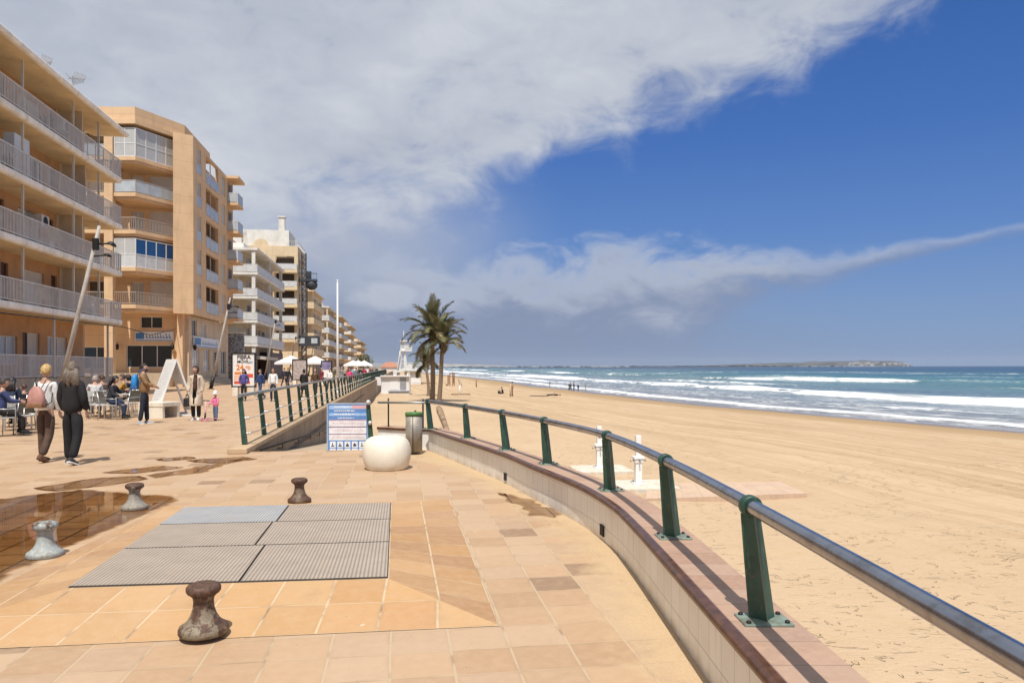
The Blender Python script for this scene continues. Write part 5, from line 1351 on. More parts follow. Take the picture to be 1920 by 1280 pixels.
M_sgblue = mat('notice_blue', (0.12, 0.26, 0.55), 0.45, var=0.08); M_sglb = mat('notice_pale_blue', (0.36, 0.52, 0.78), 0.45); M_sgw = mat('notice_white', (0.78, 0.78, 0.78), 0.45)
M_sgred = mat('notice_red', (0.60, 0.10, 0.09), 0.5); M_sgpink = mat('notice_pink', (0.70, 0.38, 0.38), 0.5); M_sgdk = mat('notice_dark', (0.05, 0.06, 0.08), 0.5); M_sggr = mat('notice_grey_frame', (0.36, 0.43, 0.52), 0.4)
bs = thing('beach_notice_board', 'blue and white notice board of beach rules standing on the ramp', 'sign', AT(652, 16.8, -0.25), R(2))
mb = MB(); mb.box(-0.44, 0.44, -0.02, 0.02, -0.30, 1.02); mb.build('board', M_sgblue, bs)
mb = MB(); mb.box(-0.47, -0.441, -0.03, 0.03, -0.1, 1.04); mb.box(0.441, 0.47, -0.03, 0.03, -0.1, 1.04); mb.box(-0.44, 0.44, -0.03, 0.03, 1.021, 1.05); mb.build('frame', M_sggr, bs)
def bars(name, m, rects, yy=-0.024):
    mb = MB()
    for (x0, x1, z0, z1) in rects: mb.box(x0, x1, yy, -0.0195, z0, z1)
    mb.build(name, m, bs)
r = random.Random(4)
bars('header_band', M_sglb, [(-0.42, 0.42, 0.91, 1.0), (-0.42, 0.42, 0.76, 0.82)])
bars('text_panel', M_sgw, [(-0.42, 0.42, 0.52, 0.65), (-0.42, 0.42, 0.355, 0.495), (-0.42, 0.42, 0.21, 0.335)])
def scrib(rows, h, x0, x1):
    out = []
    for z in rows:
        x = x0
        while x < x1:
            w = r.uniform(0.02, 0.07); out.append((x, min(x+w, x1), z, z+h)); x += w+0.015
    return out
bars('header_lettering', M_sgw, scrib([0.945, 0.86, 0.785], 0.028, -0.30, 0.16)+scrib([0.70], 0.022, -0.22, 0.20), -0.0265)
bars('flag_mark', M_sgblue, [(-0.34, -0.22, 0.675, 0.74), (0.16, 0.28, 0.675, 0.74)], -0.027)
bars('red_lettering', M_sgpink, [(0.10, 0.42, 0.925, 0.995), (-0.42, 0.42, 0.652, 0.668)] + scrib([0.60, 0.565, 0.445, 0.405, 0.285, 0.25], 0.011, -0.34, 0.36), -0.027)
bars('rule_line', M_sgred, [(-0.42, 0.42, 0.505, 0.512), (-0.42, 0.42, 0.343, 0.349)], -0.0265)
ic = [(-0.40+0.165*i, -0.40+0.165*i+0.13, z, z+0.14) for i in range(5) for z in (0.04, -0.12, -0.28)]
bars('pictogram_tile', M_sgw, ic)
bars('pictogram', M_sgdk, [(x0+0.03+0.02*((i*7) % 3), x1-0.03-0.02*((i*5) % 3), z0+0.03, z0+0.05+0.01*((i*3) % 4)) for i, (x0, x1, z0, z1) in enumerate(ic)] + [(x0+0.05, x0+0.07, z0+0.03, z1-0.03) for (x0, x1, z0, z1) in ic], -0.0275)
mb = MB()
for x in (-0.35, 0.35): mb.box(x-0.03, x+0.03, 0.021, 0.07, -0.35, 1.0)
mb.build('leg', M_sggr, bs)

# ------------------------------------------------------------------ leaning lamp posts
M_mastw = mat('silvered_timber', (0.44, 0.40, 0.35), 0.7, var=0.15, scale=3, dirt=(0.25, 0.19, 0.14), dirt_amt=0.5, dscale=4, streak=0.1)
lam = [(103, 766, 187, 422), (395, 728, 432, 557), (495, 712, 519, 590), (540, 707, 556, 625), (578, 704, 589, 640)]
ll = ['leaning timber lamp mast in front of the orange block, nearest and tallest of the five', 'leaning timber lamp mast before the tall tan block beside the grey mural wall', 'leaning lamp mast beside the first advertising panel, third of the row', 'leaning lamp mast between the umbrellas and the ochre ground floor, fourth of the row', 'leaning lamp mast beneath the lattice hoist, farthest of the row']
for (bx, by, tx, ty), lab in zip(lam, ll):
    b0 = G(bx, by, 0); H = 7.3; 
    Yt = b0.y-0.4; zt = CAMH+(687-ty)*Yt/FPX; tp = Vector(((tx-960)/FPX*Yt, Yt, zt)); 
    t = thing('lamp_mast', lab, 'street lamp', b0, 0, 'leaning lamp masts along the promenade')
    q = tp-b0; d = q.normalized(); side = Vector((1, 0.1, 0))
    mb = MB(); mb.tube([(0, 0, -0.02), q*0.5, q], [0.092, 0.082, 0.06], 12); mb.build('pole', M_mastw, t)
    mb = MB(); mb.tube([(0, 0, -0.01), d*0.9], 0.135, 12); mb.lathe([(0.26, 0), (0.26, 0.04), (0.14, 0.05)], 14); mb.build('sleeve', M_dark, t)
    c = q*0.905
    mb = MB(); mb.tube([c, c+side*0.55], 0.035, 8); mb.tube([c-d*0.5, c-d*0.45+side*0.5], 0.03, 8); mb.build('arm', M_dark, t)
    mb = MB(); mb.lathe([(0.02, 0.07), (0.11, 0.04), (0.17, -0.03), (0.16, -0.07), (0.02, -0.08)], 14, 0, Matrix.Translation(c+side*0.62) @ Matrix.Rotation(0.5, 4, 'Y')); mb.build('lamp_head', M_dark, t); mb = MB(); mb.lathe([(0.02, 0.07), (0.10, 0.04), (0.15, -0.03), (0.02, -0.06)], 14, 0, Matrix.Translation(c-d*0.45+side*0.56) @ Matrix.Rotation(0.4, 4, 'Y')); mb.build('lamp_head', M_dark, t); mb = MB(); mb.bbox(-0.08, 0.12, -0.08, 0.08, -0.25, 0.2, 0.02, 0, Matrix.Translation(c)); mb.build('control_box', M_dark, t)

# flagpole
fp = thing('flagpole', 'tall plain white flagpole beside the promenade railing', 'flagpole', W(-3.6, 47, 0))
M_pw = mat('white_pole_paint', (0.78, 0.77, 0.74), 0.4, var=0.04)
Zf = W(-3.6, 47).y
fp.location = AT(633, 47, 0)
hh = CAMH+(687-527)*47/FPX
mb = MB(); mb.tube([(0, 0, -0.01), (0, 0, hh*0.5), (0, 0, hh)], [0.085, 0.07, 0.045], 12); mb.build('pole', M_pw, fp)
mb = MB(); mb.ball((0, 0, hh+0.04), 0.07, 0, 10); mb.build('finial', M_pw, fp)
mb = MB(); mb.lathe([(0.2, 0), (0.2, 0.05), (0.1, 0.08)], 14); mb.build('base', M_pw, fp)

# ------------------------------------------------------------------ advertising panels
M_adw = mat('poster_paper', (0.80, 0.78, 0.74), 0.35, var=0.03); M_adf = mat('panel_dark_frame', (0.03, 0.032, 0.036), 0.4, 0.3)
M_ador = mat('poster_orange', (0.72, 0.22, 0.04), 0.4); M_adbk = mat('poster_black', (0.02, 0.02, 0.022), 0.4); M_adred = mat('poster_red', (0.66, 0.10, 0.05), 0.4); M_adpk = mat('poster_peach', (0.74, 0.46, 0.33), 0.4, var=0.2, scale=4)
def ad_panel(label, px, Y, ytop, ybot, w, rot):
    z0 = CAMH+(687-ybot)*Y/FPX; z1 = CAMH+(687-ytop)*Y/FPX
    t = thing('advertising_panel', label, 'poster panel', AT(px, Y, 0), rot, 'advertising panels along the promenade')
    mb = MB(); fw = 0.08
    mb.box(-w/2, w/2, -0.05, 0.10, z0, z0+fw); mb.box(-w/2, w/2, -0.05, 0.10, z1-fw, z1); mb.box(-w/2, -w/2+fw, -0.05, 0.10, z0+fw, z1-fw); mb.box(w/2-fw, w/2, -0.05, 0.10, z0+fw, z1-fw)
    mb.build('frame', M_adf, t)
    for s in (-1, 1):
        mb = MB(); mb.bbox(s*w*0.33-0.16, s*w*0.33+0.16, -0.12, 0.14, 0, z0-0.001, 0.02); mb.build('pedestal', M_conc2, t)
    return t, w-2*fw, z0+fw, z1-fw
t, pw, z0, z1 = ad_panel('lit-up looking phone tariff poster panel reading FIBRA MÓVIL, black frame', 457, 41, 660, 725, 1.38, R(-3))
mb = MB(); mb.box(-pw/2, pw/2, -0.02, 0.06, z0, z1); po = mb.build('poster', M_adw, t)
FX = Matrix.Rotation(R(90), 4, 'X'); H = z1-z0
t['label'] = 'white phone tariff poster reading FIBRA MÓVIL 24,90 in a black framed panel'
def ptx(s, size, x, zf, m, b=0.006): return text(s, size, m, po, Matrix.Translation((x, -0.024, z0+H*zf)) @ FX, bold=b)
ptx('FIBRA', 0.30, -pw*.30, 0.845, M_adbk, 0.009); ptx('MÓVIL', 0.235, -pw*.30, 0.715, M_adbk, 0.007)
ptx('24', 0.42, -pw*.34, 0.50, M_ador, 0.014); ptx(',90', 0.29, pw*.03, 0.51, M_ador, 0.008)
mb = MB()
mb.box(-pw*.42, -pw*.1, -0.024, -0.02, z0+H*.36, z0+H*.44); mb.build('poster_print', M_ador, po)
mb = MB(); mb.box(-pw*.02, pw*.44, -0.024, -0.02, z0+H*.26, z0+H*.38); mb.box(-pw*.44, pw*.3, -0.024, -0.02, z0+H*.06, z0+H*.15); mb.build('poster_print', M_adred, po)
mb = MB(); mb.box(-pw*.44, -pw*.05, -0.0235, -0.02, z0+H*.17, z0+H*.34); mb.build('poster_print', M_adpk, po)
mb = MB(); mb.box(pw*.26, pw*.42, -0.024, -0.02, z0+H*.70, z0+H*.78); mb.build('poster_print', M_sggr, po)
def collage(name, cols, sc_):
    m, T, b = principled(name); o = T.new('ShaderNodeTexCoord').outputs['Object']
    n = T.noise(o, sc_, 4, 0.6, 0.8); T.l.new(T.ramp(n, [(0.3+0.4*i/(len(cols)-1), c) for i, c in enumerate(cols)]), b.inputs['Base Color']); b.inputs['Roughness'].default_value = 0.35; return m
t, pw, z0, z1 = ad_panel('poster panel covered in small grey and white pictures, black frame, beside the umbrellas', 562, 60, 672, 712, 1.25, R(-4))
mb = MB(); mb.box(-pw/2, pw/2, -0.02, 0.06, z0, z1); mb.build('poster', collage('grey_photo_poster', [(0.20, 0.17, 0.15), (0.52, 0.50, 0.48), (0.34, 0.22, 0.18), (0.62, 0.60, 0.57)], 5.0), t)
t, pw, z0, z1 = ad_panel('poster panel with violet upper half and white lower half, next to the flagpole', 612, 66, 675, 709, 1.0, R(-4))
mb = MB(); mb.box(-pw/2, pw/2, -0.02, 0.06, z0, z1); po = mb.build('poster', M_adw, t)
mb = MB(); mb.box(-pw/2, pw/2, -0.024, -0.0201, z0+(z1-z0)*.48, z1); mb.build('poster_print', collage('violet_print', [(0.12, 0.10, 0.20), (0.22, 0.20, 0.34), (0.40, 0.36, 0.46)], 3.0), po)

# mural wall beside the tan block
M_mural = collage('grey_mural_paint', [(0.22, 0.24, 0.27), (0.38, 0.41, 0.44), (0.07, 0.08, 0.10), (0.45, 0.47, 0.49)], 2.6)
mw = thing('mural_wall', 'tall grey-blue painted wall panel between the tan block and the poster panel', 'mural', W(-17.2, 83.0, 0), TH)
mb = MB(); mb.box(-1.0, 0.6, -0.2, 0.2, 0, 5.2); mb.build('panel', M_mural, mw)
mb = MB(); mb.box(-1.1, 0.7, -0.3, 0.3, 5.201, 5.35); mb.build('capping', M_conc2, mw)

# ------------------------------------------------------------------ A-frame menu board and concrete bench
ab = thing('a_frame_board', 'big white A-frame board with faint printed lines beside the cafe terrace', 'sign', G(322, 777, 0), R(38))
M_abw = mat('white_board', (0.80, 0.79, 0.76), 0.45, var=0.03); M_abl = mat('faint_print', (0.62, 0.62, 0.63), 0.5)
HB = 1.85; s = 0.62
for sg, nm in ((-1, 'menu_face'), (1, 'rear_leg')):
    ang = math.atan2(s, HB)
    M = Matrix.Translation((sg*s, 0, 0.03)) @ Matrix.Rotation(sg*-ang, 4, 'Y')
    L = math.hypot(HB, s)
    mb = MB()
    if sg < 0: mb.bbox(-0.025, 0.025, -0.66, 0.66, 0.0, L, 0.008, 0, M, 1)
    else:
        mb.box(-0.025, 0.025, -0.66, -0.53, 0, L, 0, M); mb.box(-0.025, 0.025, 0.53, 0.66, 0, L, 0, M); mb.box(-0.02, 0.02, -0.53, 0.53, 0.15, 0.3, 0, M); mb.box(-0.02, 0.02, -0.53, 0.53, L*.55, L, 0, M)
    f = mb.build(nm, M_abw, ab)
    if sg < 0:
        mb = MB(); r = random.Random(8)
        for k in range(15):
            z = L*(0.28+0.045*k); x = -0.45
            while x < 0.4:
                w = r.uniform(0.05, 0.2); mb.box(-0.0285, -0.0252, x, min(x+w, 0.45), z, z+0.02, 0, M); x += w+0.04
        mb.build('printed_line', M_abl, f)
mb = MB(); mb.box(-0.7, 0.7, -0.73, -0.67, 0.0, 0.06); mb.box(-0.7, 0.7, 0.67, 0.73, 0.0, 0.06); mb.build('foot_rail', M_abw, ab)
cb = thing('concrete_bench', 'cream concrete box bench with an open end in front of the A-frame board', 'bench', G(301, 781, 0), R(-14))
mb = MB(); mb.bbox(-0.50, 0.42, -0.42, 0.42, 0.36, 0.50, 0.015); mb.bbox(-0.50, -0.36, -0.42, 0.42, 0, 0.36, 0.012); mb.box(-0.36, 0.40, -0.40, -0.30, 0, 0.359); mb.box(-0.36, 0.40, 0.30, 0.40, 0, 0.359); mb.build('seat_block', M_conc2, cb)

# ------------------------------------------------------------------ umbrellas and far awnings
M_umb = mat('white_canvas', (0.78, 0.76, 0.72), 0.8, var=0.05); M_umbp = mat('aluminium_pole', (0.5, 0.5, 0.5), 0.35, 0.8)
def umbrella(loc, w, h, rot):
    t = thing('parasol', '', 'parasol', loc, rot, 'white parasols of the promenade cafes')
    mb = MB(); mb.tube([(0, 0, 0), (0, 0, h)], 0.03, 8); mb.lathe([(0.3, 0), (0.3, 0.06), (0.05, 0.1)], 12); mb.build('pole', M_umbp, t)
    mb = MB(); c = (0, 0, h+0.05); q = [(-w, -w, h-0.75), (w, -w, h-0.75), (w, w, h-0.75), (-w, w, h-0.75)]
    for i in range(4): 
        a, b = Vector(q[i]), Vector(q[(i+1) % 4]); mid = (a+b)/2+Vector((0, 0, 0.05))
        mb.face([a, mid, c]); mb.face([mid, b, c]); mb.face([a, a+Vector((0, 0, -0.22)), (mid+Vector((0, 0, -0.22))), mid]); mb.face([mid, mid+Vector((0, 0, -0.22)), b+Vector((0, 0, -0.22)), b])
    bmesh.ops.remove_doubles(mb.bm, verts=mb.bm.verts[:], dist=1e-4)
    bmesh.ops.solidify(mb.bm, geom=mb.bm.faces[:], thickness=0.01)
    mb.build('canopy', M_umb, t); return t
u1 = umbrella(AT(546, 82, 0), 1.55, 2.85, TH); u1['label'] = 'white square parasol in front of the ochre ground floor, left of the grey poster panel'
u2 = dup(u1, AT(591, 86, 0), TH, 'white square parasol with peaked top between the two farther poster panels')
fars = [(662, 110, 'white parasol just right of the flagpole'), (672, 112, 'white parasol second to the right of the flagpole'), (683, 116, 'white parasol over the pink-jacketed walkers')]
for px, Y, lab in fars: dup(u1, AT(px, Y, 0), TH, lab, (0.85, 0.85, 0.9))

# ------------------------------------------------------------------ mast climber on the tan block
M_lat = mat('dark_steel_lattice', (0.07, 0.085, 0.10), 0.5, 0.5); M_latd = mat('dark_hopper', (0.035, 0.04, 0.05), 0.6)
mc = thing('lattice_hoist', 'dark lattice hoist mast with two work platforms beside the tan block', 'hoist', W(-16.2, 130.0, 0), TH)
mb = MB()
for x in (-0.35, 0.35):
    for y in (-0.35, 0.35): mb.box(x-0.06, x+0.06, y-0.06, y+0.06, 0, 21.0)
z = 0.3
while z < 20.6:
    for y in (-0.35, 0.35):
        mb.tube([(-0.35, y, z), (0.35, y, z+0.9)], 0.035, 4); mb.tube([(-0.35, y, z), (0.35, y, z)], 0.035, 4)
    for x in (-0.35, 0.35): mb.tube([(x, -0.35, z), (x, 0.35, z+0.9)], 0.035, 4)
    z += 0.9
mb.build('mast', M_lat, mc)
mb = MB(); mb.box(-1.1, 2.2, -0.7, 0.8, 16.2, 16.5); rail_line(mb, [(-1.0, -0.65), (2.1, -0.65), (2.1, 0.75), (-1.0, 0.75)], 16.5, 1.1, 'bars', 0.5); mb.build('work_platform', [M_lat, M_lat], mc)
mb = MB(); mb.ball((1.3, 0, 15.6), 1.0, 0, 10, 1.0, 0.8, 0.9); mb.box(0.6, 1.9, -0.5, 0.5, 15.3, 16.19); mb.box(0.3, 1.2, -0.3, 0.5, 16.51, 17.9); mb.build('hopper', M_latd, mc)
mb = MB(); mb.box(-1.3, 2.6, -0.8, 0.8, 5.2, 6.9); mb.build('cabin', M_latd, mc)
mb = MB(); mb.box(1.3, 2.3, -0.83, -0.801, 5.6, 6.5); mb.box(-0.9, 0.2, -0.83, -0.801, 5.6, 6.5); mb.build('window', M_frost, mc)
mb = MB(); mb.box(0.5, 0.62, -0.05, 0.07, 6.95, 16.15); mb.build('guide_cable', M_latd, mc)

# ================================================================== ON THE BEACH
def sz(x, y): return float(sand_z(np.array(x), np.array(y)))
def on_sand(px, py):
    z = SANDZ
    for _ in range(12):
        p = G(px, py, z); z = sz(p.x, p.y)
    p.z = z; return p
M_shw = mat('white_shower_paint', (0.80, 0.79, 0.76), 0.4, var=0.04); M_pad = mat('white_concrete_pad', (0.66, 0.60, 0.50), 0.8, var=0.1, scale=3, dirt=(0.50, 0.37, 0.22), dirt_amt=0.7, dscale=3)
def foot_shower(label, px, py):
    p = on_sand(px, py); p.z = SANDZ+0.10
    t = thing('foot_shower', label, 'foot shower', p, R(8), 'white foot showers on the sand')
    mb = MB(); mb.bbox(-0.85, 0.95, -0.75, 0.75, -0.20, 0.02, 0.03); mb.build('pad', M_pad, t)
    mb = MB(); mb.bbox(-0.09, 0.09, -0.09, 0.09, 0.02, 0.62, 0.01); mb.bbox(-0.075, 0.075, -0.075, 0.075, 0.80, 1.38, 0.01); mb.bbox(-0.16, 0.16, -0.16, 0.16, 0.02, 0.05, 0.01); mb.build('column', M_shw, t)
    mb = MB(); mb.bbox(-0.12, 0.12, -0.12, 0.12, 0.62, 0.72, 0.02); mb.bbox(-0.15, 0.15, -0.15, 0.15, 0.72, 0.80, 0.02); mb.build('collar', M_shw, t)
    for a in range(4):
        mb = MB(); M = Matrix.Rotation(a*math.pi/2, 4, 'Z'); mb.tube([M @ Vector((0.11, 0, 0.69)), M @ Vector((0.21, 0, 0.69)), M @ Vector((0.21, 0, 0.64))], 0.018, 6); mb.build('tap', M_toprail, t)
    mb = MB(); mb.box(-0.045, 0.045, -0.082, -0.0755, 1.0, 1.12); mb.box(-0.02, 0.02, -0.0835, -0.082, 1.035, 1.085, 1); mb.build('plaque', [M_sgdk, M_sgw], t)
foot_shower('white foot shower farther out, its top showing just behind the railing post', 1123, 884)
foot_shower('white foot shower nearer the parapet on its own white pad', 1196, 915)
M_slab = mat('pinkish_boards', (0.54, 0.385, 0.275), 0.85, var=0.08, scale=2.5, dirt=(0.57, 0.42, 0.265), dirt_amt=0.95, dscale=1.6)
mt = thing('boardwalk', 'pinkish slatted beach walkway half covered with sand by the foot showers', 'walkway', (0, 0, 0))
c4 = [G(1210, 937, SANDZ), G(1512, 927, SANDZ), G(1462, 905, SANDZ), G(1215, 908, SANDZ)]
mb = MB(); n = 26
for i in range(n):
    a0 = c4[0].lerp(c4[1], i/n+0.0003); a1 = c4[0].lerp(c4[1], (i+1)/n-0.0003); b0 = c4[3].lerp(c4[2], i/n+0.0003); b1 = c4[3].lerp(c4[2], (i+1)/n-0.0003)
    zz = 0.026+rnd.uniform(-0.004, 0.004)
    q = [Vector((p.x, p.y, SANDZ+zz)) for p in (a0, a1, b1, b0)]; mb.face(q)
    mb.face([q[0], q[0]-Vector((0, 0, 0.2)), q[1]-Vector((0, 0, 0.2)), q[1]])
mb.build('planks', M_slab, mt, fix=True)
# old log leaning on the parapet
M_log = mat('weathered_log', (0.30, 0.20, 0.125), 0.85, var=0.3, scale=9, bump=0.8, bscale=18, dirt=(0.13, 0.085, 0.05), dirt_amt=0.6, dscale=6)
a = AT(822, 16.4, 0.72); b_ = AT(842, 15.6, 0.15); d = (b_-a).normalized()
mb = MB(); pts = [a, a+d*0.12, a+(b_-a)*0.5, b_, b_+d*2.0]; mb.tube(pts, [0.05, 0.075, 0.062, 0.055, 0.05], 12); 
tag(mb.build('log', M_log), 'rough brown palm log leaning up behind the end of the curved railing', 'log')

# palms ------------------------------------------------------------
def palm_mats():
    m, T, b = principled('palm_bark'); o = T.new('ShaderNodeTexCoord').outputs['Object']; x, y, z = T.xyz(o)
    w = T.m('FRACT', T.m('ADD', T.m('MULTIPLY', z, 4.5), T.m('MULTIPLY', T.noise(o, 3, 3), 1.2))); n = T.noise(o, 7, 5, 0.7)
    c = T.mix(T.ss(n, 0.3, 0.7), (0.19, 0.14, 0.095), (0.33, 0.255, 0.18)); c = T.mix(T.m('MULTIPLY', T.ss(w, 0.25, 0.0), 0.6), c, (0.10, 0.07, 0.045))
    T.l.new(c, b.inputs['Base Color']); b.inputs['Roughness'].default_value = 0.9; T.l.new(T.bump(T.m('ADD', w, n), 0.8, 0.05), b.inputs['Normal'])
    return m
M_bark = palm_mats()
M_leafA = mat('palm_leaf', (0.165, 0.155, 0.066), 0.55, var=0.35, scale=1.5); M_leafB = mat('palm_leaf_dry', (0.20, 0.15, 0.065), 0.7, var=0.3, scale=1.5); M_leafC = mat('palm_leaf_dark', (0.10, 0.108, 0.044), 0.55, var=0.35, scale=1.5)
def frond(mb, base, az, el, L, droop, wind, mi, rg, leaf=0.52):
    d = Vector((math.cos(az)*math.cos(el), math.sin(az)*math.cos(el), math.sin(el))); p = base.copy(); pts = []; n = 12
    for i in range(n+1):
        pts.append(p.copy()); p = p + d*(L/n); d = (d + Vector((0, 0, -droop/n*(0.4+1.6*i/n))) + wind*(1.0/n)*(0.3+i/n)).normalized()
    mb.tube(pts, [0.045*(1-0.85*i/n)+0.006 for i in range(n+1)], 4, mi, cap=False)
    for i in range(2, n*5):
        f = i/(n*5); k = f*n; j = min(int(k), n-1); q = pts[j].lerp(pts[j+1], k-j); tdir = (pts[j+1]-pts[j]).normalized()
        side = tdir.cross(Vector((0, 0, 1))); side = side.normalized() if side.length > 1e-3 else Vector((1, 0, 0)); up = side.cross(tdir)
        ln = leaf*(0.35+1.15*math.sin(math.pi*min(1, f*0.85+0.12))**0.8)*rg.uniform(0.8, 1.15)
        for s in (-1, 1):
            dr = (side*s*0.72+tdir*0.66+up*rg.uniform(-0.05, 0.38)+Vector((0, 0, -0.12))+wind*0.25).normalized()
            w = tdir*0.024; e = q+dr*ln; mdl = q+dr*ln*0.5+up*0.02
            mb.face([q-w, q+w, mdl+w*1.2, e, mdl-w*1.2], mi)
def palm(label, base, topz, lean, nf, L, rg, hang=0, rbase=0.26, wind=Vector((-0.35, 0.1, 0))):
    t = thing('palm_tree', label, 'palm', base)
    H = topz-base.z; pts = []; n = 14
    for i in range(n+1):
        f = i/n; pts.append(Vector((lean[0]*f**1.4+0.06*math.sin(f*5), lean[1]*f, H*f-0.1)))
    mb = MB(); mb.tube(pts, [rbase*(1.0+0.35*math.exp(-i*1.2)-0.22*i/n)*(1+0.05*rg.uniform(-1, 1)) for i in range(n+1)], 14); mb.build('trunk', M_bark, t)
    top = pts[-1]
    mb = MB()
    # boot bases under the crown
    for i in range(34):
        a = rg.uniform(0, 6.28); z = rg.uniform(-1.0, 0.15); mb.tube([top+Vector((math.cos(a)*0.15, math.sin(a)*0.15, z-0.25)), top+Vector((math.cos(a)*0.42, math.sin(a)*0.42, z+0.15))], [0.07, 0.03], 5, 1)
    for i in range(nf):
        f = i/nf; az = i*2.39996+rg.uniform(-.25, .25)
        el = R(88)-R(80)*f**1.25+rg.uniform(-.16, .16)
        frond(mb, top+Vector((0, 0, 0.12-0.3*f)), az, el, L*rg.uniform(0.85, 1.1)*(0.85+0.2*math.sin(f*3)), 0.9+1.25*f*rg.uniform(0.5, 1.3), wind, 2 if rg.random() < 0.35 else (1 if f > 0.88 else 0), rg)
    for i in range(hang):
        az = rg.uniform(2.2, 4.2); frond(mb, top+Vector((0, 0, -0.35)), az, R(-25), L*0.8, 2.2, wind*0.2, 1 if rg.random() < .7 else 0, rg, 0.4)
    mb.build('crown', [M_leafA, M_leafB, M_leafC], t, fix=False); return t
rg = random.Random(21)
pb = on_sand(810, 753)
sY = pb.y
def zat(py, Y): return CAMH+(687-py)*Y/FPX
palm('taller left palm with a full windswept crown, behind the railing end', pb, zat(624, sY), (0.1, 0.2), 34, 3.6, rg, 3, 0.25, Vector((-0.25, 0.1, 0)))
pb2 = on_sand(823, 754); palm('right palm of the pair with the lower, lopsided crown', pb2, zat(640, pb2.y), (0.45, 0.0), 22, 2.9, rg, 2, 0.22, Vector((0.35, 0.1, 0)))
pb3 = on_sand(803, 742); palm('short palm leaning left with drooping fronds behind the tall pair', pb3, zat(676, pb3.y), (-0.3, 0.3), 9, 2.4, rg, 5, 0.18, Vector((-0.6, 0, -0.5)))

# kiosk, hut, tent, tower -----------------------------------------------
M_kw = mat('kiosk_white', (0.76, 0.75, 0.73), 0.5, var=0.04); M_kg = mat('kiosk_grey_panel', (0.36, 0.37, 0.39), 0.5, var=0.1); M_kt = mat('terracotta_roof', (0.42, 0.19, 0.12), 0.8, var=0.15, scale=1.5)
p = on_sand(741, 739); p.z = SANDZ+0.05
k = thing('beach_kiosk', 'white box kiosk with counter and grey louvred panel on the beach path', 'kiosk', p, TH)
w = 52/FPX*p.y/2; h = 33/FPX*p.y
mb = MB(); mb.box(-w, w, 0, 2.2, 0.12, h); mb.build('body', M_kw, k)
mb = MB(); mb.box(-w-0.1, w+0.15, -0.35, 2.3, h+0.002, h+0.12); mb.build('roof', M_kw, k)
mb = MB(); mb.box(-w*0.35, w*0.22, -0.03, -0.002, 0.55, h-0.3); mb.build('shutter', M_shw, k)
mb = MB()
for i in range(14): mb.box(w*0.34, w*0.78, -0.035, -0.002, 0.55+i*0.11, 0.63+i*0.11)
mb.build('louvre', M_kg, k)
mb = MB(); mb.box(-w*0.5, w+0.05, -0.42, -0.036, 0.36, 0.42); mb.build('counter', M_kg, k)
mb = MB(); mb.box(w+0.05, w+0.17, -0.35, -0.23, -0.15, h); mb.build('post', M_kg, k)
mb = MB(); mb.box(-w-0.55, -w-0.45, -0.2, -0.1, -0.1, h*0.98); mb.box(-w-0.75, -w-0.01, -0.18, -0.12, h*0.5, h*0.98); mb.build('side_panel', M_kw, k)
mb = MB(); mb.box(-w, w, -0.5, 2.2, -0.2, 0.118); mb.build('plinth', M_pad, k)
Yk = p.y
p = on_sand(779, 720); p.z = SANDZ+0.02; h2 = 23/FPX*p.y; w2 = 20/FPX*p.y/2
k2 = thing('beach_hut', 'small white hut with a closed shutter under the tent roof', 'hut', p, TH)
mb = MB(); mb.box(-w2, w2, 0, 3, -0.1, h2); mb.build('body', M_kw, k2)
mb = MB(); mb.box(-w2*0.7, w2*0.8, -0.04, -0.002, 0.3, h2*0.5); mb.box(-w2*0.7, w2*0.8, -0.04, -0.002, h2*0.55, h2*0.85); mb.build('shutter', M_shw, k2)
mb = MB(); mb.box(-w2-0.25, w2+0.35, -0.6, 3.2, h2+0.002, h2+0.2); mb.build('roof', mat('brown_roof_edge', (0.30, 0.23, 0.17), 0.8), k2)
p = AT(775, 150, SANDZ)
tt = thing('canvas_tent', 'low peaked white canvas roof between the lifeguard tower and the palms', 'tent', p, TH)
mb = MB(); W2 = 38/FPX*150; zt0 = zat(699, 150)-SANDZ; zt1 = zat(681, 150)-SANDZ
def tentpt(i, j): 
    x = -W2*0.95+2*W2*i/16; y = -3+9*j/6; c = max(0.0, 1-abs((x+W2*0.15)/(W2*0.95)))**1.3; e = max(0.0, 1-abs(y-1.5)/4.5)**0.8
    return (x, y, zt0+(zt1-zt0)*c*(0.35+0.65*e))
mb.sweep([[tentpt(i, j) for j in range(7)] for i in range(17)], 0, True)
bmesh.ops.solidify(mb.bm, geom=mb.bm.faces[:], thickness=0.05)
mb.build('canopy', M_umb, tt)
for x in (-W2*0.9, -W2*.3, W2*0.35, W2*0.95):
    mb = MB(); mb.tube([(x, -2.8, -0.2), (x, -2.8, zt0+0.02)], 0.07, 8); mb.build('pole', M_umbp, tt)
p = AT(755, 152, SANDZ)
lt = thing('lifeguard_tower', 'white lifeguard tower with a railed cabin on splayed legs and a mast', 'tower', p, TH)
ft = lambda py: zat(py, 152)-SANDZ
px_ = lambda q: (q-755)/FPX*152
for x0, x1 in ((px_(744), px_(753)), (px_(762), px_(759))):
    for y in (-0.9, 0.9):
        mb = MB(); mb.tube([(x0, y*1.3, -0.2), (x1, y*0.8, ft(657))], [0.34, 0.26], 4, smooth=False); mb.build('leg', M_kw, lt)
mb = MB(); mb.box(px_(748.5), px_(760), -0.9, 0.9, ft(692), ft(690)); mb.box(px_(751), px_(760), -0.8, 0.8, ft(674), ft(672.5)); mb.build('brace', M_kw, lt)
mb = MB(); mb.box(px_(751), px_(772), -1.4, 1.4, ft(658), ft(655.5)); rail_line(mb, [(px_(760), -1.35), (px_(772), -1.35), (px_(772), 1.35), (px_(760), 1.35)], ft(655.5), 1.0, 'glass', 0.3, 0, 1); mb.build('platform', [M_kw, M_frostw], lt)
